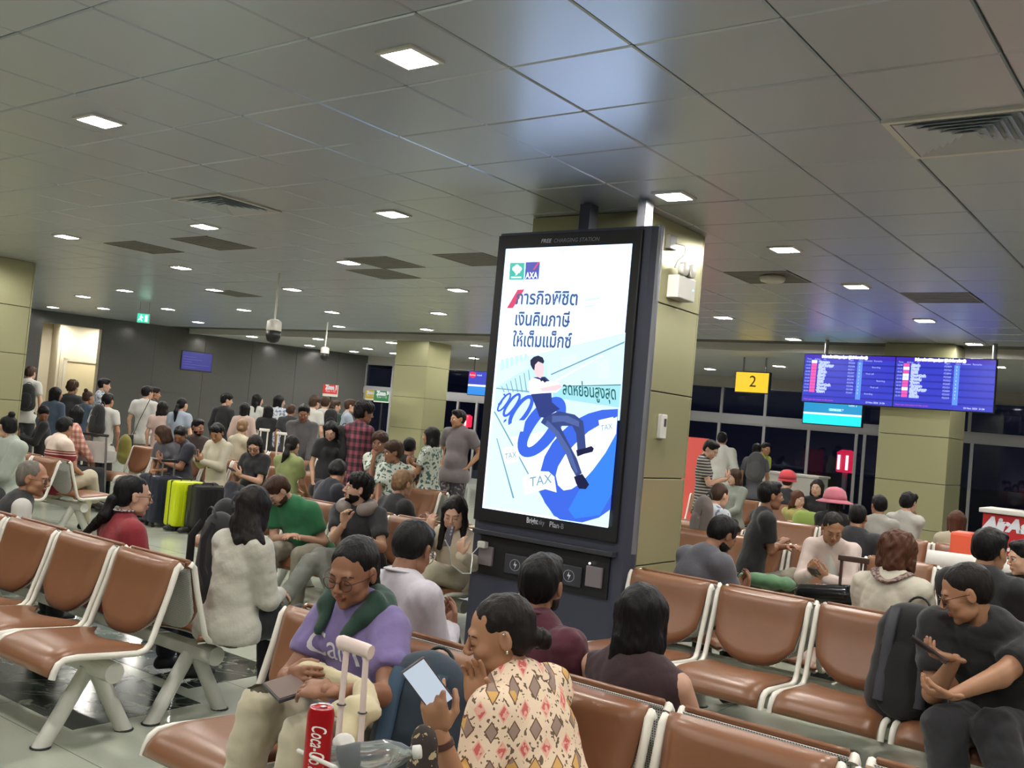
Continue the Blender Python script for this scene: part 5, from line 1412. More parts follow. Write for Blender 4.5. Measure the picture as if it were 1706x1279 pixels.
# lettering pressed on the shirt
def on_cloth(J, obj, body, x, z, w, hgt, m, name='lettering', lift=.002, tilt=0.0, **kw):
    me = obj.data; bvh = BVHTree.FromPolygons([v.co for v in me.vertices], [tuple(p.vertices) for p in me.polygons])
    V, F = text_tris(body, 1.0, res=4, **kw); bm = bmesh.new()
    vs = [bm.verts.new((a, b, 0)) for a, b in V]
    for f in F:
        try: bm.faces.new([vs[i] for i in f])
        except ValueError: pass
    bmesh.ops.subdivide_edges(bm, edges=[e for e in bm.edges if e.calc_length() > .12], cuts=2, use_grid_fill=True)
    bmesh.ops.triangulate(bm, faces=bm.faces[:])
    mw = max(v[0] for v in V); SBv, SFv, spv = J['SB'], J['SF'], J['spine']; root = np.array(J['root'].location)
    o0 = J['N']-root; out = []
    bm.verts.index_update()
    for v in bm.verts:
        a = (v.co.x/mw-.5)*w; b_ = v.co.y*hgt+a*tilt
        P = o0-SBv*(a+x)+spv*(z+b_)+SFv*.5
        hit = bvh.ray_cast(Vector(P), Vector(-SFv))
        out.append(hit[0]+Vector(SFv)*lift if hit[0] is not None else Vector(P-SFv*.36))
    FF = [[q.index for q in f.verts] for f in bm.faces]; bm.free()
    return MB().add(out, FF).obj(name, m, J['root'])
on_cloth(J1, J1['shirt'], 'Calvin', .01, -.165, .27, .115, C_('white_letters', (236, 232, 240)), tilt=-.02)
# green hood cushion round her neck
f = Field(J1['N']-.3, J1['N']+.3, .009); n0 = J1['N']+J1['spine']*.02; SBv, SFv = J1['SB'], J1['SF']
for k in range(9):
    t0, t1 = [math.radians(-20+(k+i)*220/9) for i in (0, 1)]
    p_ = [n0+SBv*.105*math.cos(t)-SFv*.085*math.sin(t)+SFv*.02-np.array([0, 0, .035])*(1-math.sin(max(0, min(math.pi, t)))) for t in (t0, t1)]
    f.cone(p_[0], p_[1], .036, .036, .02)
for q in (-1, 1): f.cone(n0+SBv*q*.10+SFv*.02, n0+SBv*q*.060+SFv*.115-np.array([0, 0, .10]), .045, .016, .02, (SFv, .6))
f.cone(n0+SBv*-.09-SFv*.02, n0+SBv*-.19-SFv*.01-np.array([0, 0, .06]), .045, .022, .02, ([0, 0, 1], .6)); f.noise(.003, 30, 4); V, F = f.mesh()
o = link('neck_cushion', np_mesh('neck_cushion', [(V, F, 0)], [c_dgreen])); tag(o, 'bottle green hooded travel cushion round the neck of the purple shirt woman', 'cushion')
# cream wrap in her lap
f = Field(at(520, 1150, Y=2.05)-.35, at(520, 1150, Y=2.05)+.35, .01)
f.cone(at(506, 1112, Y=2.08), at(525, 1118, Y=2.10), .024, .026, .02); f.cone(at(525, 1118, Y=2.12), at(600, 1142, Y=2.12), .024, .024, .02); f.cone(at(605, 1145, Y=2.08), at(612, 1180, Y=2.02), .03, .035, .03); f.cone(at(570, 1180, Y=2.0), at(610, 1185, Y=1.98), .04, .04, .03, ([0, 0, 1], .6)); f.cone(at(590, 1185, Y=1.96), at(580, 1228, Y=1.90), .045, .03, .03)
f.noise(.005, 60, 8, (1, 1, .6)); V, F = f.mesh(); o = link('cream_wrap', np_mesh('cream_wrap', [(V, F, 0)], [C_('cream_wrap', (222, 206, 164))])); tag(o, 'crumpled cream cotton wrap bundled in the lap of the purple shirt woman', 'shawl')
p_ = at(478, 1146, Y=2.0); t = empty('tablet'); t.matrix_world = Matrix.Translation(Vector(p_)) @ Matrix.Rotation(.25, 4, 'X') @ Matrix.Rotation(-.35, 4, 'Z'); tag(t, 'dark folded tablet case under the arm of the purple shirt woman', 'tablet')
MB().box((-.07, -.05, -.006), (.07, .05, .006), bev=.004).obj('case', m_dark, t); MB().box((-.066, -.046, .006), (.066, .046, .008)).obj('cover', mat('brown_leather', (92, 72, 62), .5), t)
# --- patterned blouse woman
H2 = at(833, 1058, d=2.72)
B2 = ST*.5+.12                                    # she sits turned towards -X
pr, J2 = person('woman in a brown and pink print blouse bent over her phone, hair pinned up', H2, B2, skin='tan', look='down', female=True, hair='bun', hcol='soft', shirt=m_ogee, sleeve='three', trousers=m_rosetr,
  hyaw=img_yaw(833, -84), hpitch=.26, hip=[H2[0]+.25, H2[1]-.02, .50], handpos=[at(732, 1218, d=2.42), at(795, 1178, d=2.62)], hands='phone', pole=[(.1, -.6, -1), (-.3, .8, -1)],
  backward={0: (unit(at(722, 1172, d=2.40)-at(732, 1218, d=2.42)), unit([-.45, .8, .2])), 1: (unit([-.12, -.1, 1]), unit([.3, -1, 0]))}, curl=[.75, .35],
  knees=[at(690, 1330, d=2.3), at(720, 1340, d=2.5)], build=1.20, **NP)
ph = (at(690, 1122, d=2.38)+at(733, 1176, d=2.40))/2+np.array([0, 0, .012]); ua = at(692, 1122, d=2.37)-at(735, 1180, d=2.41)
phone('pale phone with a bright screen held up by the woman in the print blouse', ph, ua, unit([.25, -.85, .5]), (.066, .142, .009), lit=(208, 220, 236), back=(70, 60, 60))
def band(J, i, name, lab, cat, r, wd, m, off=.025, par=None):
    a, b_ = J['wr'][i], J['el'][i]; u = unit(b_-a); p0, p1 = a+u*off, a+u*(off+wd)
    o = MB().tube([p0, p1], r, 16).obj(name, m); tag(o, lab, cat); return o
band(J2, 0, 'wristwatch', 'brown strap watch on the wrist holding the pale phone', 'watch', .027, .016, mat('watch_strap', (76, 48, 40), .5))
for k in range(3):
    T = lambda x, y, z: J2['C']+.93*(x*J2['H'][0]+y*J2['H'][1]+z*J2['H'][2])
b = MB()
for dz in (-.03, .022): b.ball(T(-.092, -.006, dz), .0055, 8)
o = b.obj('earrings', mat('silver', (220, 216, 205), .15, metal=1)); o.parent = None; tag(o, 'two small silver studs in the ear of the woman in the print blouse', 'earrings')
f = Field(T(0, -.13, .0)-.08, T(0, -.13, .0)+.08, .006); f.ell(T(.0, -.118, -.035), (.032, .024, .030), None, 0); f.noise(.006, 130, 3); V, F = f.mesh(); o = link('hair_clip', np_mesh('hair_clip', [(V, F, 0)], [hair_mat('soft')]), J2['root']); o.data.transform(Matrix.Translation(-J2['root'].location))
MB().tube([J2['N']+J2['SB']*.085*math.cos(t)-J2['SF']*(.088*math.sin(t))+J2['spine']*(-.03+.045*math.cos(t)**2)-np.array(J2['root'].location) for t in np.linspace(-.3, math.pi+.3, 18)], .006, 8).obj('neck_cord', mat('brown_cord', (74, 38, 26), .35), J2['root'])
# --- lavender shirt man, seen from behind
H3 = at(688, 915, Y=2.98)
pr, J3 = person('young man in a pale lavender collared shirt seen from behind, looking down', H3, .0, skin='brown', look='down', hair='short', hcol='black', shirt=c_lav, trousers=c_char, hyaw=img_yaw(688, 150), hpitch=.45,
  hip=[H3[0]+.02, 2.93, .50], hands='phone', sleeve='long', folds=.007, glasses=True, build=.98, **NP)
MB().tube([J3['N']+J3['SB']*.050*math.cos(t)-J3['SF']*(.050*math.sin(t))+J3['spine']*(.026+.012*math.sin(t))-np.array(J3['root'].location) for t in np.linspace(-.6, math.pi+.6, 16)], .006, 8, ry=.018, ref=(0, 0, 1)).obj('collar', c_lav, J3['root'])
# --- maroon shirt man
H4 = at(903, 975, Y=2.95)
pr, J4 = person('man in a maroon collared shirt seen from behind, wearing a white earphone', H4, -.15, skin='brown', look='open', hair='short', hcol='black', shirt=c_maroon, trousers=c_navy, hyaw=img_yaw(903, 158), hpitch=.05, beard=True,
  hip=[H4[0]+.05, 2.93, .50], hands='lap', folds=.007, build=1.1, **NP)
MB().tube([J4['N']+J4['SB']*.054*math.cos(t)-J4['SF']*(.054*math.sin(t))+J4['spine']*(.035+.012*math.sin(t))-np.array(J4['root'].location) for t in np.linspace(-.6, math.pi+.6, 16)], .006, 8, ry=.020, ref=(0, 0, 1)).obj('collar', c_maroon, J4['root'])
T = lambda x, y, z: J4['C']+.93*(x*J4['H'][0]+y*J4['H'][1]+z*J4['H'][2])
o = MB().tube([T(-.085, .0, -.01), T(-.088, -.01, -.05), T(-.075, -.03, -.09), T(-.06, -.04, -.13), T(-.05, -.03, -.16)], .003, 6).obj('earphone_cable', m_white); tag(o, 'white earphone wire beside the neck of the man in maroon', 'earphones')
# --- long hair woman
H5 = at(1068, 1030, Y=2.92)
pr, J5 = person('woman with long straight black hair over a dark brown sleeveless lace top, back turned', H5, .0, skin='fair', look='down', female=True, hair='long', hcol='black', shirt=c_brownl, sleeve='none', trousers=c_black, hyaw=img_yaw(1068, 176), hpitch=.12,
  hip=[H5[0]+.03, 2.93, .50], hands='lap', handpos=[[H5[0]-.15, 3.25, .63], [H5[0]+.1, 3.25, .62]], hairback=[H5[0]+.02, H5[1]-.10, H5[2]-.34], build=1.18, **NP)
# --- white sweater woman
H6 = at(424, 848, Y=3.18)
pr, J6 = person('woman in an ivory knit sweater with dark hair gathered at the nape, back turned', H6, .05, skin='light', look='down', female=True, hair='long', hcol='soft', shirt=c_knit, sleeve='long', trousers=c_black, hyaw=img_yaw(424, 150), hpitch=.2,
  hip=[H6[0]-.02, 3.10, .50], hands='lap', hairback=at(416, 902, Y=3.08), folds=.0045, **NP)
band(J6, 0, 'wrist_band', 'thin dark band on the hidden wrist of the ivory sweater woman', 'bracelet', .03, .01, m_dark) if False else None
T = lambda x, y, z: J6['C']+.93*(x*J6['H'][0]+y*J6['H'][1]+z*J6['H'][2])
# --- red top woman and old man on the bench behind the lower left one
H7 = at(222, 826, Y=3.08)
pr, J7 = person('woman in glasses and a red top with a patterned collar, long black ponytail', H7, -.1, skin='fair', look='down', female=True, hair='lowpony', hcol='black', shirt=c_red, sleeve='short', trousers=c_navy, hyaw=img_yaw(222, 105), hpitch=.05,
  hip=[H7[0], 3.02, .50], hairback=[H7[0]-.19, H7[1]-.16, H7[2]-.24], glasses=True, **NP)
MB().tube([J7['N']+J7['SB']*.050*math.cos(t)-J7['SF']*(.050*math.sin(t))+J7['spine']*.045-np.array(J7['root'].location) for t in np.linspace(0, 2*math.pi, 20)], .007, 8, ry=.022, ref=(0, 0, 1)).obj('collar', pattern_mat('cloth_dotted', (190, 180, 180), blobs_build((60, 40, 50), (200, 190, 190), 90, .5), .8), J7['root'])
H8 = at(55, 797, Y=3.25)
pr, J8 = person('grey haired man in glasses, black waistcoat over a white short sleeved shirt', H8, -.3, skin='tan', look='open', hair='thin', hcol='grey', shirt=c_black, sleeve='none', trousers=c_char, hyaw=img_yaw(55, 72), hpitch=.12,
  hip=[H8[0]-.08, 3.05, .50], glasses=True, build=1.06, beard=False, **NP)
f = Field(J8['sh'][1]-.2, J8['sh'][1]+.2, .01); f.cone(J8['sh'][1], J8['sh'][1]+(J8['el'][1]-J8['sh'][1])*.6, .062, .062, 0); f.noise(.004, 30, 1); V, F = f.mesh(); V = V-np.array(J8['root'].location); link('sleeve', np_mesh('sleeve', [(V, F, 0)], [c_white]), J8['root'])
# --- green tee man, neck pillow man, fair haired man, phone woman on the bench left of the kiosk
H9 = at(463, 818, Y=4.86)
pr, J9 = person('man in a green t-shirt bowing his head low, short brown hair and beard', H9, ST+.35, skin='fair', look='down', hair='short', hcol='brown', shirt=c_green, trousers=c_khaki, hyaw=img_yaw(463, -62), hpitch=.85, beard=True,
  hip=[H9[0]+.10, 5.15, .50], hands='lap', build=1.1, shoe=m_shoew, **MP)
H10 = at(596, 815, Y=5.10)
pr, J10 = person('bearded man in a charcoal t-shirt with an earbud, hand raised to his chin', H10, ST+.45, skin='fair', look='open', hair='curly', hcol='black', shirt=c_char, trousers=c_greyt, hyaw=img_yaw(596, -78), hpitch=-.12, beard=True,
  hip=[H10[0]+.0, 5.20, .50], handpos=[at(612, 898, Y=4.92), at(573, 872, Y=4.84)], hands='lap', backward={1: (unit([0, -.1, 1]), unit([1, 0, 0]))}, curl=[.7, 1.3], cross=1, build=1.04, folds=.006,
  knees=[at(500, 925, Y=4.75), at(470, 945, Y=4.55)], feet=[None, at(440, 1040, Y=4.4)], shoe=m_shoew, **MP)
T = lambda x, y, z: J10['C']+.93*(x*J10['H'][0]+y*J10['H'][1]+z*J10['H'][2])
o = MB().ball(T(.094, .0, -.012), (.008, .008, .010), 8).tube([T(.096, .004, -.015), T(.094, .014, -.045)], .004, 6).obj('wireless_earbud', m_white); tag(o, 'white wireless earbud in the ear of the bearded man', 'earbud')
n0 = J10['N']+J10['spine']*.0; SBv, SFv = J10['SB'], J10['SF']; f = Field(n0-.28, n0+.28, .010)
for k in range(10):
    q = [n0+SBv*.105*math.cos(t)-SFv*.09*math.sin(t)+SFv*.015 for t in (math.radians(-50+k*28), math.radians(-50+(k+1)*28))]; f.cone(q[0], q[1], .047, .047, .02)
V, F = f.mesh(); o = link('neck_pillow', np_mesh('neck_pillow', [(V, F, 0)], [C_('taupe_fleece', (150, 136, 130))])); tag(o, 'taupe neck pillow round the neck of the bearded man', 'pillow')
band(J10, 0, 'wristwatch', 'dark watch on the resting arm of the man with the neck pillow', 'watch', .028, .018, m_dark)
H11 = at(672, 806, Y=5.95)
pr, J11 = person('fair haired person in a black t-shirt seen from behind, face turned right', H11, -.2, skin='fair', look='down', hair='messy', hcol='blond', shirt=c_black, trousers=c_denim, hyaw=img_yaw(672, 128), hpitch=.15, hip=[H11[0]-.04, 5.85, .50], hands='phone', **MP)
H12 = at(757, 856, Y=5.08)
pr, J12 = person('woman in a beige jacket smiling down at her phone beside the kiosk', H12, ST+.25, skin='fair', look='down', female=False, hair='longfront', hcol='soft', shirt=c_beige, sleeve='long', trousers=c_cream, hyaw=img_yaw(757, -12), hpitch=.28, hip=[H12[0]-.03, 5.2, .50],
  handpos=[at(768, 925, Y=4.80), at(716, 884, Y=4.95)], hands='phone', curl=[.8, .9], backward={0: (unit([-.15, -.05, 1]), unit([.2, 1, 0])), 1: (unit([.1, 0, 1]), unit([0, 1, 0]))}, cross=-1, shoe=m_shoew, **MP)
phone('dark phone held before her face by the woman beside the kiosk', at(748, 893, Y=4.78), (-.1, .35, 1), (.1, .9, .35), (.066, .13, .009), back=(54, 46, 58))
# --- big man at the right
H13 = at(1610, 988, Y=4.38)
pr, J13 = person('heavy man in glasses and black t-shirt bent over a phone at the right edge', H13, ST+.05, skin='tan', look='down', hair='buzz', hcol='soft', shirt=c_black, trousers=c_char, hyaw=img_yaw(1610, -84), hpitch=.42, hip=[H13[0]+.18, 4.72, .52], build=1.22,
  handpos=[at(1570, 1168, Y=3.98), at(1592, 1098, Y=4.22)], hands='phone', pole=[(1.2, .3, -.6), (-.3, .3, -1)], backward={0: (unit([-1, -.25, -.05]), unit([0, .2, 1])), 1: (unit([-.85, -.5, .12]), unit([0, .3, 1]))}, curl=[1.3, 1.1], glasses=True,
  knees=[at(1560, 1215, Y=3.95), at(1520, 1215, Y=4.1)], folds=.006, h=.0095, hh=.0042, s=1.0)
pp = at(1548, 1082, Y=4.16); phone('dark phone with three round lenses in the hand of the heavy man', pp, unit([.75, .1, -.42]), unit([.35, .4, .85]), (.075, .155, .010), back=(50, 34, 38))
# --- row behind: peach woman, white jacket woman, bald-crowned man, grey tee man
H14 = at(1494, 925, Y=5.48)
pr, J14 = person('woman with dark curly bobbed hair in a white jacket, seen from behind', H14, -.1, skin='light', look='down', female=True, hair='curlybob', hcol='auburn', shirt=C_('ivory_jacket', (226, 218, 198)), sleeve='long', trousers=c_cream, hyaw=img_yaw(1494, 172), hpitch=.35,
  hip=[H14[0]+.0, 5.40, .50], hands='phone', build=1.12, folds=.008, **NP)
MB().tube([J14['N']+J14['SB']*.075*math.cos(t)-J14['SF']*(.085*math.sin(t))+J14['spine']*(-.02+.05*math.cos(t)**2)-np.array(J14['root'].location) for t in np.linspace(-.3, math.pi+.3, 18)], .010, 8, ry=.035, ref=(0, 0, 1)).obj('scarf', pattern_mat('cloth_brown_scarf', (110, 88, 84), blobs_build((96, 76, 76), (150, 128, 120), 60, .5), .9), J14['root'])
H15 = at(1650, 918, Y=5.50)
pr, J15 = person('stocky man with black hair and a black t-shirt with a pale flower print, back turned', H15, -.25, skin='tan', look='down', hair='short', hcol='black', shirt=c_black, trousers=c_black, hyaw=img_yaw(1650, 145), hpitch=.2, hip=[H15[0]+.03, 5.42, .52], hands='phone', build=1.18, **NP)
for k, (x, z) in enumerate(((.02, -.09), (-.02, -.11), (.05, -.12), (.01, -.14))):
    me = J15['shirt'].data; bvh = BVHTree.FromPolygons([v.co for v in me.vertices], [tuple(p.vertices) for p in me.polygons]); rt = np.array(J15['root'].location)
    pts = []; tri = []
    c0 = J15['N']-rt+J15['SB']*x+J15['spine']*z
    ring = [c0+(J15['SB']*math.cos(t)+J15['spine']*math.sin(t))*(.020+.012*math.cos(5*t+k)) for t in np.linspace(0, 2*math.pi, 21)[:-1]]
    o_ = []
    for P in [c0]+ring:
        h_ = bvh.ray_cast(Vector(P-J15['SF']*.5), Vector(J15['SF'])); o_.append(h_[0]-Vector(J15['SF'])*.003 if h_[0] is not None else Vector(P-J15['SF']*.14))
    MB().add(o_, [(0, 1+i, 1+(i+1) % 20) for i in range(20)]).obj('flower_print', c_cream, J15['root'])
H16 = at(1203, 892, Y=5.52)
pr, J16 = person('young man in a dark grey t-shirt leaning forward on the bench right of the kiosk', H16, -.35, skin='brown', look='down', hair='short', hcol='black', shirt=c_grey, trousers=c_black, hyaw=img_yaw(1203, 128), hpitch=.6, hip=[H16[0]-.22, 5.38, .50], hands='phone', build=1.02, beard=True, **MP)
H17 = at(1387, 880, Y=7.12)
pr, J17 = person('woman in an open peach shirt and cream trousers looking down at a phone', H17, ST+.1, skin='tan', look='down', female=False, hair='bun', hcol='soft', shirt=c_peach, sleeve='long', trousers=C_('cream_trousers', (216, 208, 190)), hyaw=img_yaw(1387, 12), hpitch=.5, hip=[H17[0]+.05, 7.40, .50], hands='phone', cross=1, **MP)
phone('small dark phone in both hands of the woman in the peach shirt', (J17['wr'][0]+J17['wr'][1])/2+np.array([0, -.06, .03]), (0, -.8, .4), (0, .3, 1))

f = Field(J17['chest']-.22, J17['chest']+.22, .013); f.cone(J17['chest']+J17['SF']*.070-[0, 0, .12], J17['N']+J17['SF']*.035, .060, .030, 0, (J17['SF'], .7)); V, F = f.mesh(); V = V-np.array(J17['root'].location); link('undershirt', np_mesh('undershirt', [(V, F, 0)], [c_white]), J17['root'])
# ------------------------------------------------------------------ seated people further off (row lines Y are the benches')
def seated(lab, px, py, Y, yaw, phi, shirt, hair='short', hcol='black', skin='tan', fem=False, sleeve='short', hands='lap', tr=None, hp=.15, lean=.05, cross=0, **kw):
    H = at(px, py, Y=Y); d = float((CM @ (H-CAM))[2]); fine = d < 8.5
    if 'hip' not in kw: kw['hip'] = [H[0]-lean*-math.sin(yaw), H[1]-lean*math.cos(yaw), .50]
    a = dict(h=.016 if fine else .020, hh=.0085 if fine else .011, s=.92); a.update(kw)
    return person(lab, H, yaw, skin=skin, female=fem, hair=hair, hcol=hcol, shirt=shirt, sleeve=sleeve, trousers=tr or c_char, hyaw=img_yaw(px, phi), hpitch=hp, hands=hands, cross=cross, look='down' if hp > .2 else 'open', **a)
def standing(lab, px, py, d, phi, hphi, shirt, hair='short', hcol='black', skin='tan', fem=False, sleeve='short', hands='side', tr=None, hp=.1, **kw):
    H = at(px, py, d=d); s = min(1.0, max(.82, (H[2]+.11)/1.70*.97))
    return person(lab, H, img_yaw(px, phi), 'stand', skin=skin, female=fem, hair=hair, hcol=hcol, shirt=shirt, sleeve=sleeve, trousers=tr or c_char, hyaw=img_yaw(px, hphi), hpitch=hp, hands=hands, h=kw.pop('h', .020), hh=kw.pop('hh', .011), s=s, look='open', **kw)
seated('woman in a pale sage shirt at the left edge, dark hair tied up', 12, 712, 4.50, ST, -150, c_sage, 'topbun', skin='light', fem=True, sleeve='long', h=.014, hh=.008, build=1.35)
r_, J = seated('man in a white and dark red polo shirt and cream trousers, facing right', 108, 712, 5.52, -.15, 140, m_polored, 'short', skin='tan', sleeve='short', tr=c_cream, h=.013, hh=.007, cross=1, lean=.05, build=1.25)
seated('man in a black jacket looking down, before the far left column', 72, 690, 7.0, ST-.4, 10, c_black, skin='brown', hp=.5, sleeve='long', hands='phone')
seated('person with black hair in a pink checked shirt behind the polo shirt man', 128, 691, 6.6, -.2, 150, m_check, 'bob', skin='light', sleeve='long')
seated('woman in a grey t-shirt bent forward, dark hair hanging, left of the navy shirt man', 270, 724, 7.15, ST+.3, -110, c_grey, 'bob', 'brown', fem=True, hp=.5, lean=.22, tr=c_jacket, h=.016)
r_, J = seated('man in a navy t-shirt looking down at his hands, first of three phone users', 300, 725, 7.30, ST-.1, -20, c_navy, skin='brown', hp=.55, hands='phone', tr=c_navy, h=.015, hh=.009, build=1.25)
phone('bright white phone in the hands of the navy t-shirt man', (J['wr'][0]+J['wr'][1])/2+np.array([0, -.05, .02]), (.3, -.9, .2), (0, .2, 1), lit=(235, 240, 245), back=(200, 200, 200))
seated('bearded smiling man in a dark brown shirt between the phone users', 330, 712, 8.05, ST+.2, 35, C_('dark_brown', (60, 44, 42)), skin='brown', beard=True, h=.018)
r_, J = seated('man in an open cream shirt over black holding a phone, black hair', 361, 721, 7.25, ST+.1, -25, C_('cream_shirt', (214, 206, 180)), hair='messy', skin='tan', sleeve='long', hp=.5, hands='phone', tr=c_black, h=.014, hh=.008)
phone('black phone in the hands of the man in the open cream shirt', (J['wr'][0]+J['wr'][1])/2+np.array([0, -.04, .05]), (0, -.3, 1), (0, .9, .2))
f = Field(J['chest']-.2, J['chest']+.2, .016); f.cone(J['chest']+J['SF']*.062-[0, 0, .1], J['N']+J['SF']*.03, .075, .04, 0, (J['SF'], .7)); V, F = f.mesh(); V = V-np.array(J['root'].location); link('undershirt', np_mesh('undershirt', [(V, F, 0)], [c_black]), J['root'])
r_, J = seated('woman in a black t-shirt and navy trousers with glasses, legs crossed, holding a phone', 424, 742, 7.20, ST+.15, -15, c_black, 'long', 'soft', 'fair', True, hp=.5, hands='phone', tr=c_navy, cross=1, glasses=True, h=.014, hh=.008, build=1.1)
phone('dark phone in the hands of the woman with glasses and black t-shirt', (J['wr'][0]+J['wr'][1])/2+np.array([0, -.05, .04]), (.2, -.8, .4), (0, .5, .8))
seated('fair woman in a cream top in front of the pink hood', 404, 712, 8.15, 0, 170, c_cream, 'bun', 'blond', 'light', True, h=.018)
seated('woman with a lime green top and long dark hair, back turned, beside luggage handles', 487, 742, 7.15, img_yaw(487, 140), 155, c_lime, 'lowpony', 'soft', 'fair', True, tr=c_lime, h=.015, hairback=at(468, 778, Y=7.05), lean=.02)
seated('person slumped in a navy hooded jacket behind the green t-shirt man', 562, 788, 6.0, -.3, 170, c_navy, 'messy', sleeve='long', hp=.7, h=.015, lean=.15, build=1.15)
seated('girl with curly brown hair and palm print shirt facing left', 655, 754, 7.25, ST+.5, -75, m_floral, 'curly', 'brown', 'brown', True, h=.015)
seated('woman with a blurred face and palm print shirt, left of the curly haired girl', 632, 738, 7.40, ST+.3, -20, m_floral, 'curly', 'brown', 'brown', True, h=.015, hands='chin')
seated('man with short black hair and black t-shirt, back turned, beside the palm print woman', 682, 745, 8.1, 0, 175, c_black, 'buzz', skin='brown', h=.016)
seated('woman with long wavy hair in a sage jacket at the distant bench', 1222, 795, 12.45, ST-.2, -55, c_jacket, 'long', 'brown', 'fair', True, 'long', h=.018)
seated('man with grey hair in a blue and white print shirt carrying a taupe backpack', 1199, 826, 8.3, -.5, 135, m_flower2, 'thin', 'brown', 'light', sleeve='short', h=.015, hp=.3, build=1.05)
r_, J = seated('man in a black polo shirt and khaki trousers, arms folded on crossed legs', 1284, 826, 7.35, img_yaw(1284, 104), 110, c_black, 'short', 'black', 'brown', h=.014, hh=.008, tr=c_khaki, cross=1, hands='folded', hip=[-3.02, 7.30, .50], hp=0)
seated('person in a bright red cap far back near the gate', 1312, 803, 13.2, 0, 170, c_char, 'buzz', 'brown', 'light', h=.020)
seated('woman with brown hair and a mustard top raising her hand to her face', 1330, 832, 12.4, ST+.1, 40, c_yel, 'long', 'auburn', 'fair', True, 'long', hands='chin')
seated('smiling woman with long dark hair and a black and mustard top by the lime bag', 1361, 813, 12.5, ST+.1, -15, c_black, 'long', 'soft', 'fair', True, hp=.0)
seated('person in a black jacket wearing a pink bucket hat, back turned', 1391, 836, 10.35, 0, 175, c_black, 'bob', 'black', 'light', True, 'long', h=.016)
seated('man with shaved head in a dark grey t-shirt seen from behind', 1429, 862, 8.35, 0, 170, c_char, 'buzz', 'black', 'tan', h=.015, build=1.15)
seated('man with black hair and a grey white shirt crossed by a dark strap, back turned', 1464, 843, 10.35, 0, -160, C_('grey_white', (182, 180, 172)), 'short', h=.016, build=1.05)
seated('man in a white shirt holding his chin before the far right column', 1514, 838, 10.6, -.2, 150, c_white, 'messy', 'black', 'light', hands='chin', sleeve='long', h=.016, hp=.2)
seated('woman with straight brown bobbed hair in a cream top, back turned, far right', 1594, 870, 10.3, 0, 175, c_cream, 'bob', 'auburn', 'light', True, h=.016)
seated('person in black half hidden at the right edge of the second line', 1704, 930, 7.0, ST, -60, c_black, 'short', 'black', 'light', sleeve='long', h=.015)
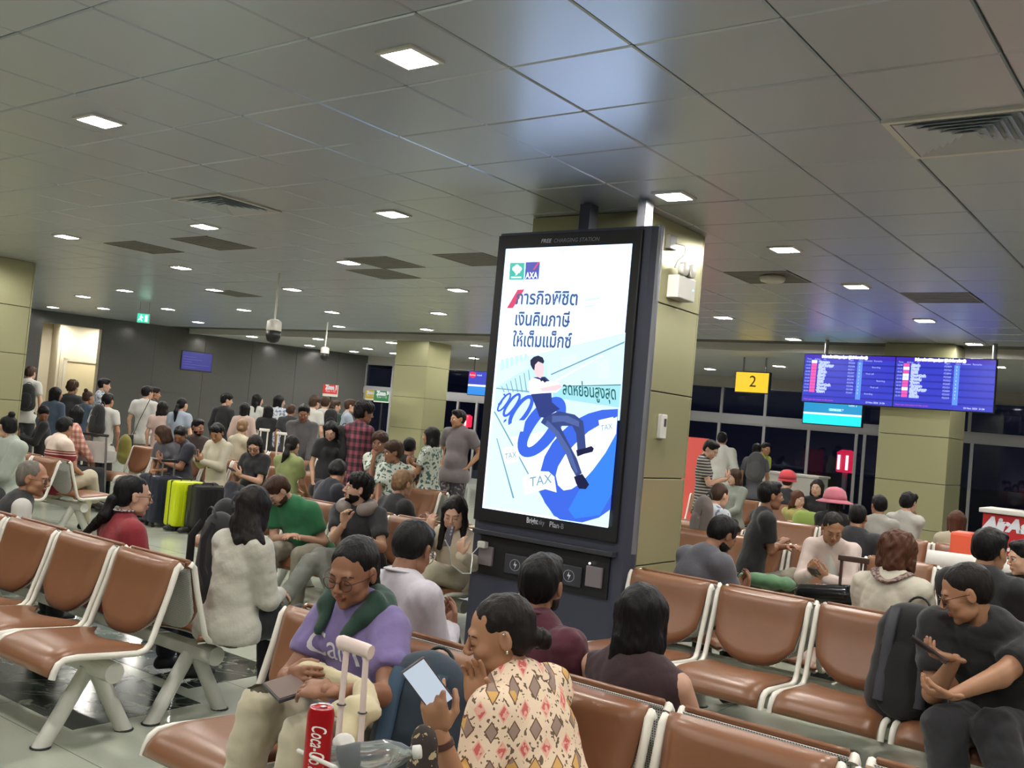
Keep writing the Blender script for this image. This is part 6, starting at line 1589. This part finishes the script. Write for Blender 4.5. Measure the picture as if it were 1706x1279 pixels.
# ------------------------------------------------------------------ standing people
ST_ = [
 ('tall man with curly hair, white t-shirt and black backpack beside the far left column', 51, 622, 14.5, 165, 150, c_white, dict(hair='messy', hcol='brown', skin='light')),
 ('person with black hair in a denim jacket before the lit doorway', 94, 657, 12, 150, 120, c_denim, dict(sleeve='long', fem=True, hair='bob')),
 ('person with curly brown hair standing in front of the lit doorway', 121, 646, 12.6, 160, 150, c_char, dict(hair='curly', hcol='brown')),
 ('woman with brown hair in a navy top low before the doorway', 111, 668, 13.4, 170, 170, c_navy, dict(hair='bob', hcol='brown', fem=True)),
 ('woman with a brown hair bun in a pale denim jacket', 147, 663, 12, 150, 130, c_denim, dict(hair='topbun', hcol='brown', fem=True, sleeve='long')),
 ('man with black hair and a dotted shirt facing right before the dark wall', 174, 642, 14, 100, 95, m_flower2, dict(skin='fair')),
 ('man in a white printed t-shirt wearing a black backpack left of the khaki trousers', 180, 668, 11, 160, 150, c_white, dict(hair='short')),
 ('man in a white t-shirt and khaki trousers with a shoulder strap', 246, 655, 13, 165, 130, c_white, dict(tr=c_khaki, hair='short', skin='light')),
 ('woman with very long dark hair and a beige top', 271, 680, 12, 165, 170, c_pink, dict(hair='long', hcol='soft', fem=True, skin='light')),
 ('person in black facing right behind the khaki trousers man', 258, 656, 14.4, 110, 95, c_black, dict(hair='short')),
 ('woman in a pale blue t-shirt with a low ponytail', 304, 675, 12, 160, 140, c_lblue, dict(hair='lowpony', hcol='black', fem=True, skin='light')),
 ('person with curly black hair in a dark jacket before the dark wall', 378, 667, 14, 150, 100, c_black, dict(hair='curly', sleeve='long', skin='light')),
 ('woman in a pink hooded top with dark hair', 408, 682, 13, 170, 170, c_pink, dict(hair='bob', fem=True, sleeve='long')),
 ('person in a white hooded jacket wearing headphones', 430, 667, 16, 160, 120, c_white, dict(hair='long', sleeve='long', fem=True, skin='light')),
 ('woman in black with long black hair beside luggage handles', 447, 685, 14, 170, 175, c_black, dict(hair='long', fem=True)),
 ('woman in a grey print shirt with a black bob', 466, 669, 15, 160, 110, m_flower2, dict(hair='bob', fem=True, skin='light')),
 ('person with brown hair in dark clothes left of the grey shirt man', 485, 684, 14, 170, 160, c_char, dict(hair='messy', hcol='brown')),
 ('man in a grey shirt leaning over luggage, facing us', 506, 688, 12, 10, -5, C_('grey_shirt', (92, 88, 92)), dict(sleeve='long', skin='brown', hp=.4, h=.016, hands='lap')),
 ('man with curly brown hair and white collar under the red sign', 524, 672, 14, 150, 140, c_white, dict(hair='curly', hcol='brown', skin='light')),
 ('man in a white t-shirt and dark backpack below the red sign', 542, 672, 14.2, 175, 170, c_white, dict(hair='short', hcol='brown', skin='light')),
 ('person with short brown hair between the sign posts', 559, 677, 16, 150, 110, c_dgreen, dict(hair='short', hcol='brown', skin='light')),
 ('man in a pale blue t-shirt with a backpack strap facing right', 584, 677, 14, 100, 95, c_lblue, dict(hair='short', hcol='brown', skin='light', hands='phone')),
 ('woman with long dark hair looking down, left of the plaid shirt', 551, 718, 10.54, 20, -10, c_black, dict(hair='long', fem=True, skin='light', hp=.5, h=.016)),
 ('man in a dark red plaid shirt with bushy black hair and black backpack', 607, 688, 10.54, 130, 110, m_plaid, dict(hair='afro', skin='brown', h=.015, hh=.009, sleeve='long', hands='phone')),
 ('woman with very long black hair in a palm print shirt and blue jeans', 717, 727, 10.4, -120, -120, m_floral, dict(hair='long', fem=True, tr=c_denim, skin='tan', h=.014, hh=.008, hands='phone', hem=-.07)),
 ('tall man in a grey t-shirt and print shorts leaning by the far yellow column', 763, 698, 12.4, -30, -60, C_('mid_grey', (112, 104, 106)), dict(hair='short', skin='tan', tr=m_shorts, hands='hips', h=.015, hh=.009, hem=-.03, build=1.12)),
 ('man in a black and white striped polo shirt looking at his phone', 1184, 749, 11.5, 85, 60, m_stripe, dict(hair='short', skin='light', hands='phone', hp=.5, h=.014, hh=.008)),
 ('man in a loose white shirt at the gate behind the striped polo', 1203, 732, 16, 170, 175, c_white, dict(hair='short', hcol='black', sleeve='long', build=1.15)),
 ('person in a grey top and grey backpack leaning on the gate counter', 1261, 750, 16, 175, 170, c_grey, dict(hair='short')),
 ('worker in a bright yellow vest behind the gate counter', 1276, 748, 17.4, 60, 30, C_('safety_yellow', (206, 216, 60)), dict(hair='short')),
]
CR = []
for lab, px, py, d, phi, hphi, sh_, kw in ST_:
    if px < 600 and d > 10.55 and 'shirt leaning' not in lab: d = min(d*1.19, 18.5)
    if px < 600: kw.setdefault('h', .024)
    CR.append(standing(lab, px, py, d, phi, hphi, sh_, **kw))
# ------------------------------------------------------------------ luggage
def suitcase(lab, P, yaw, w, dpt, hgt, m, group=None, handle=.0, hm=None, stripe=None):
    t = empty('suitcase', tuple(P), yaw); tag(t, lab, 'suitcase', group)
    z0 = .055
    b = MB().box((-w/2, -dpt/2, z0), (w/2, dpt/2, z0+hgt), bev=min(.035, dpt*.2)); b.obj('shell', m, t)
    for k in range(5):
        x = -w/2+w*(k+.9)/5.8
        MB().box((x-.012, -dpt/2-.004, z0+.05), (x+.012, -dpt/2+.01, z0+hgt-.05), bev=.003).obj('rib', m, t)
        MB().box((x-.012, dpt/2-.01, z0+.05), (x+.012, dpt/2+.004, z0+hgt-.05), bev=.003).obj('rib', m, t)
    MB().box((-w/2-.003, -.008, z0-.002), (w/2+.003, .008, z0+hgt+.003), bev=.003).obj('zip_band', m_black, t)
    for x in (-1, 1):
        for y in (-1, 1):
            c = MB().lathe([(.024, -.011), (.028, -.006), (.028, .006), (.024, .011)], 12, 0, (x*(w/2-.05), y*(dpt/2-.05), .028), 'x'); c.obj('caster', m_black, t)
            MB().box((x*(w/2-.05)-.014, y*(dpt/2-.05)-.014, .035), (x*(w/2-.05)+.014, y*(dpt/2-.05)+.014, z0+.005)).obj('caster_fork', m_black, t)
    MB().tube([(-w*.18, 0, z0+hgt), (-w*.16, 0, z0+hgt+.025), (w*.16, 0, z0+hgt+.025), (w*.18, 0, z0+hgt)], .009, 8).obj('top_handle', m_black, t)
    if handle:
        for x in (-1, 1): MB().box((x*w*.20-.009, dpt*.28-.007, z0+hgt), (x*w*.20+.009, dpt*.28+.007, z0+hgt+handle), bev=.003).obj('handle_rail', hm or m_steel, t)
        MB().box((-w*.20-.022, dpt*.28-.016, z0+hgt+handle-.015), (w*.20+.022, dpt*.28+.016, z0+hgt+handle+.022), bev=.008).obj('grip', hm or m_black, t)
    return t
g = lambda px, py: (lambda p: (p[0], p[1], 0))(at(px, py, z=.0))
m_neon = mat('neon_yellow_shell', (206, 222, 30), .3, bump=(4, .05)); m_navyc = mat('navy_shell', (36, 40, 62), .35); m_blk = mat('black_shell', (32, 32, 35), .4); m_taupe = mat('taupe_shell', (96, 86, 84), .4)
YS = img_yaw(300, -25)
suitcase('neon yellow hard shell suitcase standing between two dark ones', g(302, 883), YS+.9, .36, .25, .52, m_neon)
suitcase('navy hard shell suitcase left of the neon yellow one', g(266, 876), YS+.9, .36, .25, .54, m_navyc, handle=.18)
suitcase('black hard shell suitcase right of the neon yellow one', g(338, 889), YS+.9, .38, .26, .50, m_blk)
def backpack(lab, C, yaw, w, d_, h_, m, worn=False, lean=0.0, pockets=True, hres=.012, group=None):
    """rounded sack with front pocket, top loop and two straps; yaw = the way its front pocket looks"""
    B = frame_of(yaw, lean); R_, F_, U_ = B; C = np.array(C, float)
    t = empty('backpack', tuple(C)); tag(t, lab, 'backpack', group)
    f = Field(-np.ones(3)*(h_*.75+.05), np.ones(3)*(h_*.75+.05), hres)
    f.cone(-U_*h_*.26, U_*h_*.22, w*.5, w*.44, 0, (F_, d_/w)); f.cone(-U_*h_*.36-R_*w*.16, -U_*h_*.36+R_*w*.16, w*.30, w*.30, .05, (F_, d_/w*1.5)); f.noise(.004, 25, RNG.randint(99)); V, F = f.mesh(); SV_, SF_ = V, F; link('sack', np_mesh('sack', [(V, F, 0)], [m]), t)
    if pockets:
        f = Field(-np.ones(3)*(h_*.6+.05)+F_*d_*.3, np.ones(3)*(h_*.6+.05)+F_*d_*.3, hres); f.cone(F_*d_*.44-U_*h_*.28, F_*d_*.40-U_*h_*.05, w*.34, w*.32, 0, (F_, .28)); f.noise(.003, 30, RNG.randint(99)); V, F = f.mesh(); link('pocket', np_mesh('pocket', [(V, F, 0)], [m]), t)
        MB().tube([R_*w*.3*math.cos(a_)+U_*(h_*.10+h_*.28*math.sin(a_))+F_*(d_*.44-.035*math.sin(a_)) for a_ in np.linspace(0, math.pi, 12)], .004, 6).obj('zip', m_black, t)
    MB().tube([-F_*d_*.3+R_*.05*math.cos(a_)+U_*(h_*.46+.055*math.sin(a_)) for a_ in np.linspace(0, math.pi, 10)], .006, 6).obj('loop', m_black, t)
    if hres <= .01:
        sk = BVHTree.FromPolygons([Vector(v) for v in SV_], [tuple(q_) for q_ in SF_.tolist()])
        for q in (-1, 1):
            pt = []
            for z_ in (.44, .36, .26, .14, .02, -.12, -.26, -.38):
                hit = sk.ray_cast(Vector(R_*q*w*(.20+.06*(.4-z_))+U_*h_*z_+F_*1.0), Vector(-F_))
                if hit[0] is not None: pt.append(hit[0]+Vector(F_)*.012)
            MB().tube(pt, .026, 8, ry=.012, ref=tuple(R_)).obj('padded_strap', (mat('webbing_slate', (56, 80, 104), .7) if m is m_bpn else m_dark), t)
    if not worn:
        for q in (-1, 1): MB().tube([-F_*d_*.36+R_*q*w*.2+U_*h_*.40, -F_*d_*.62+R_*q*w*.24+U_*h_*.22, -F_*d_*.60+R_*q*w*.26-U_*h_*.1, -F_*d_*.4+R_*q*w*.3-U_*h_*.34], .022, 8, ry=.006).obj('strap', m, t)
    return t
m_bp = C_('black_nylon', (22, 22, 25)); m_bpn = C_('slate_blue_nylon', (44, 62, 80)); m_bpt = C_('taupe_canvas', (112, 100, 98))
backpack('black backpack standing on the seat beside the heavy man', [at(1512, 1092, Y=4.62)[0], 4.66, .70], ST, .34, .22, .50, m_bp, lean=-.15, hres=.010)
bx = at(700, 1170, Y=2.25)
backpack('slate blue backpack on the seat between the purple shirt woman and the print blouse', [at(700, 1165, Y=2.28)[0], 2.30, .64], ST+.25, .34, .20, .42, m_bpn, lean=-.12, hres=.009, pockets=False)
# ribbed front panels of the slate blue backpack are real seams
backpack('black rucksack hanging behind the ivory sweater woman', at(362, 925, Y=3.45), -.2, .32, .2, .46, m_bp, hres=.014)
backpack('black rucksack standing on luggage between dark suitcases', at(375, 850, Y=4.6)*[1, 1, 0]+[0, 0, .62], 2.2, .32, .2, .42, m_bp, hres=.014)
suitcase('black upright suitcase under the black rucksack', (lambda p: (p[0], p[1], 0))(at(375, 850, Y=4.6)), 2.4, .36, .24, .34, m_blk)
def worn_pack(px, py, d, phi, lab, m, w=.30, h_=.42): return backpack(lab, at(px, py, d=d), img_yaw(px, phi), w, .16, h_, m, worn=True, hres=.018)
worn_pack(45, 660, 17.0, -15, 'black backpack on the tall man beside the far left column', m_bp)
worn_pack(163, 698, 12.8, -60, 'black backpack with a floral trim worn by the printed t-shirt man', m_bp, .26, .38)
worn_pack(551, 700, 16.75, -5, 'dark backpack worn by the man below the red sign', m_bp, .26, .4)
worn_pack(566, 738, 10.7, -50, 'large black backpack worn by the man in the plaid shirt', m_bp, .28, .36)
worn_pack(1259, 775, 15.8, -5, 'grey backpack on the person leaning on the gate counter', C_('grey_nylon', (84, 84, 90)), .30, .40)
worn_pack(1170, 865, 8.5, -60, 'taupe backpack on the shoulders of the grey haired man', m_bpt, .28, .40)
# white trolley handle, can, bottle and rubbish on the taupe suitcase in the foreground
sx = at(585, 1215, Y=1.72)
SYAW = .35
t = empty('cabin_suitcase', (sx[0], sx[1], 0), SYAW); tag(t, 'taupe cabin suitcase with a raised white handle before the purple shirt woman', 'suitcase')
MI = Matrix.Rotation(-SYAW, 4, 'Z') @ Matrix.Translation((-sx[0], -sx[1], 0))
zt = .52
MB().box((-.20, -.34, .05), (.20, -.10, zt), bev=.03).obj('shell', m_taupe, t)
m_hw = mat('cream_handle', (216, 196, 190), .4)
pa, pb = at(580, 1078, Y=1.80), at(613, 1092, Y=1.80)
qa, qb = at(560, 1240, Y=1.80), at(601, 1255, Y=1.80)
for p0_, p1_ in ((at(578, 1075, Y=1.80), at(560, 1262, Y=1.80)), (at(610, 1090, Y=1.80), at(598, 1275, Y=1.80))):
    MB().tube([p0_, p1_], .0095, 8, ry=.006).xf(MI).obj('handle_rail', m_hw, t)
    MB().tube([p0_+(p1_-p0_)*.52, p0_+(p1_-p0_)*.53], .012, 8).xf(MI).obj('rail_stop', m_dark, t)
MB().tube([at(566, 1071, Y=1.80), at(572, 1070, Y=1.80), at(612, 1084, Y=1.80), at(618, 1087, Y=1.80)], .019, 10, ry=.014).xf(MI).obj('grip', m_hw, t)
for x in (-.15, .15):
    for y in (-.30, -.14): MB().lathe([(.02, -.01), (.025, 0), (.02, .01)], 12, 0, (x, y, .026), 'x').obj('caster', m_black, t)
# can
cp = at(530, 1240, Y=1.42); 
t = empty('drink_can', (cp[0], cp[1], cp[2]-.064)); tag(t, 'red soft drink can with white script standing on the taupe suitcase', 'can')
cm = mat('can_red', (176, 22, 30), .28, metal=.5)
MB().lathe([(.020, 0), (.026, .004), (.0275, .010), (.0275, .128), (.024, .138), (.0235, .141), (.0225, .139)], 28).obj('body', cm, t)
MB().lathe([(.0232, .1385), (.0240, .1415), (.0228, .1405), (.0215, .1375)], 28).obj('rim', m_steel, t); MB().box((-.004, -.002, .139), (.006, .010, .141), bev=.0006).obj('ring_pull', m_steel, t)
V, F = text_tris('Coca-Cola', 1.0, shear=.35, bold=.01); mw = max(v[0] for v in V); ang0 = math.atan2(-cp[1], -cp[0])
VV = []
for a_, b_ in V:
    z = .112-a_/mw*.092; th = ang0+(b_*.045-.016)/.0275
    VV.append((.0279*math.cos(th), .0279*math.sin(th), z))
MB().add(VV, F).obj('lettering', mat('can_white', (232, 228, 224), .4), t)
# plastic bottle lying, bag
bp = at(610, 1262, Y=1.50); t = empty('plastic_bottle', tuple(bp)); tag(t, 'clear crumpled plastic water bottle lying beside the red can', 'bottle')
t.rotation_euler = (0, math.radians(78), math.radians(35))
m_pet = mat('clear_plastic', (225, 235, 240), .08, trans=.85, noise=None)
MB().lathe([(.008, -.11), (.030, -.105), (.033, -.08), (.030, -.05), (.033, -.02), (.031, .01), (.033, .04), (.022, .075), (.012, .09), (.012, .10)], 20).obj('bottle', m_pet, t); MB().lathe([(.014, .098), (.014, .113), (.012, .115)], 16).obj('cap', m_white, t)
f = Field(at(580, 1258, Y=1.52)-.08, at(580, 1258, Y=1.52)+.08, .006); f.ell(at(574, 1246, Y=1.52), (.025, .022, .030), None, .01); f.ell(at(585, 1262, Y=1.50), (.026, .025, .02), None, .01); f.noise(.006, 90, 5); V, F = f.mesh(); o = link('paper_wrap', np_mesh('paper_wrap', [(V, F, 0)], [m_white])); tag(o, 'crumpled white paper wrapper between the can and the bottle', 'wrapper')
o = MB().tube([at(497, 1250, Y=1.42), at(560, 1279, Y=1.36)], .0045, 8).obj('drinking_straw', m_white); tag(o, 'white drinking straw lying before the red can', 'straw')
# floral cloth bag on the print blouse woman's knee
bb = at(705, 1262, d=2.25); f = Field(bb-.12, bb+.12, .008); f.cone(bb+[0, 0, .03], bb-[0, 0, .06], .045, .06, 0, ([.3, 1, 0], .5)); f.noise(.002, 30, 2); V, F = f.mesh(); o = link('cloth_pouch', np_mesh('cloth_pouch', [(V, F, 0)], [pattern_mat('cloth_dark_flowers', (48, 36, 32), blobs_build((46, 34, 32), (170, 150, 120), 60, .60), .8)])); tag(o, 'small dark floral cloth pouch in the lap of the print blouse woman', 'bag')
# blue bag and bits in front of the ivory sweater woman
bb = at(300, 905, Y=4.0); bb[2] = .12; f = Field(bb-.35, bb+.35, .014); f.cone(bb-[.15, 0, 0], bb+[.12, .05, 0], .10, .09, 0, ([0, 0, 1], .7)); f.noise(.01, 22, 3); V, F = f.mesh(); o = link('blue_bag', np_mesh('blue_bag', [(V, F, 0)], [C_('bright_blue', (34, 84, 140))])); tag(o, 'crumpled bright blue bag on the floor behind the tan seats', 'bag')
bb = at(1275, 968, Y=5.95); f = Field(bb-.3, bb+.3, .012); f.cone(bb-[.11, 0, 0], bb+[.11, .03, 0], .07, .07, 0, ([0, 0, 1], .6)); f.noise(.010, 40, 3); V, F = f.mesh(); o = link('green_bag', np_mesh('green_bag', [(V, F, 0)], [C_('leaf_green', (92, 142, 98))])); tag(o, 'folded leaf green bag behind the backs of the empty tan seats', 'bag')
# black trolley handle case by the peach woman
cc = at(1415, 985, Y=6.2); suitcase('black cabin suitcase with a tall dark handle before the peach shirt woman', (cc[0], cc[1], 0), .1, .36, .22, .40, m_blk, handle=.48, hm=mat('bronze_handle', (70, 48, 40), .4))
bb = at(1370, 985, Y=6.25); f = Field(bb-.3, bb+.3, .014); f.cone(bb-[.12, 0, .03], bb+[.16, .0, 0], .06, .07, 0); V, F = f.mesh(); o = link('glossy_bag', np_mesh('glossy_bag', [(V, F, 0)], [mat('patent_black', (20, 20, 22), .15)])); tag(o, 'glossy black bag lying against the black cabin suitcase', 'bag')
bb = at(1352, 868, Y=11.9); f = Field(bb-.3, bb+.3, .018); f.cone(bb-[.12, 0, 0], bb+[.12, 0, 0], .12, .11, 0, ([0, 1, 0], .6)); V, F = f.mesh(); o = link('lime_bag', np_mesh('lime_bag', [(V, F, 0)], [C_('lime_bag', (150, 176, 74))])); tag(o, 'lime green tote bag in the lap of the smiling woman', 'bag')
def hat(px, py, Y, m, lab, brim):
    c = at(px, py, Y=Y); t = empty('hat', tuple(c)); tag(t, lab, 'hat')
    MB().lathe([(.125, -.02), (.118, .02), (.10, .07), (.06, .10), (.01, .11)], 20).obj('crown', m, t); MB().lathe([(.12, -.02), (.12+brim, -.05), (.12+brim, -.056), (.118, -.03)], 20).obj('brim', m, t)
hat(1391, 828, 10.35, C_('pink_felt', (226, 120, 142)), 'pink bucket hat on the person in black', .07)
hat(1312, 795, 13.2, C_('red_felt', (224, 58, 72)), 'bright red cap far back near the gate', .01)
# luggage handles standing in the crowd
def trolley(px0, px1, py0, py1, d, lab):
    a_, b_ = at(px0, py0, d=d), at(px1, py0, d=d); c_, e_ = at(px0-3, py1, d=d), at(px1-3, py1, d=d); m_ = (a_+b_)/2
    suitcase(lab, (m_[0], m_[1], 0), math.atan2((b_-a_)[1], (b_-a_)[0]), .24, .20, .50, m_blk, handle=max(.1, m_[2]-.56), hm=m_lampf)
trolley(434, 444, 716, 760, 13.2, 'black suitcase with a raised white handle left of the lime green top')
trolley(512, 522, 722, 765, 13.4, 'black suitcase with a raised white handle right of the grey shirt man')
trolley(462, 474, 722, 765, 13.0, 'black suitcase with a white handle behind the lime green top')
o = MB().tube([at(250, 665, d=15.2), at(232, 700, d=15.2), at(220, 728, d=15.2)], .01, 6, ry=.003).obj('shoulder_strap', m_bp); tag(o, 'thin black shoulder strap across the back of the man in khaki trousers', 'strap')
bb = at(213, 733, d=15.2); o = MB().box(tuple(bb-[.08, .05, .10]), tuple(bb+[.08, .05, .09]), bev=.02).obj('shoulder_bag', m_bp); tag(o, 'black shoulder bag at the hip of the man in khaki trousers', 'bag')
bb = at(208, 745, Y=8.6); f = Field(bb-.35, bb+.35, .018); f.cone(bb-[0, 0, .12], bb+[0, 0, .08], .15, .12, 0, ([0, 1, 0], .6)); f.noise(.01, 20, 9); V, F = f.mesh(); o = link('mustard_bag', np_mesh('mustard_bag', [(V, F, 0)], [C_('mustard_canvas', (150, 138, 52))])); tag(o, 'mustard yellow tote bag beside the khaki trousers', 'bag')
# steel luggage trolley before the khaki trousers
def luggage_trolley(lab, px, py, Y, yaw):
    p = at(px, py, Y=Y); t = empty('luggage_trolley', (p[0], p[1], 0), yaw); tag(t, lab, 'trolley')
    for x in (-.24, .24): MB().tube([(x, .38, .12), (x, -.30, .16), (x, -.40, .95)], .014, 8).obj('side_tube', m_steel, t)
    MB().tube([(-.27, -.41, .97), (.27, -.41, .97)], .018, 10).obj('push_bar', m_black, t)
    MB().box((-.22, -.36, .62), (.22, -.34, .88)).obj('back_panel', m_perf, t)
    MB().box((-.22, -.34, .62), (.22, -.08, .635)).box((-.22, -.09, .62), (.22, -.08, .76)).obj('basket', m_perf, t)
    for k in range(5): MB().box((-.22+k*.1, -.3, .15), (-.20+k*.1, .38, .165)).obj('deck_slat', m_steel, t)
    for x in (-.22, .22):
        for y in (-.28, .34): MB().lathe([(.045, -.015), (.05, 0), (.045, .015)], 12, 0, (x, y, .05), 'x').obj('wheel', m_black, t)
luggage_trolley('steel luggage trolley with a perforated basket left of the khaki trousers', 172, 770, 7.1, .5)
print('scene built in %.1f s, %d objects' % (time.time()-T0, len(bpy.data.objects)))
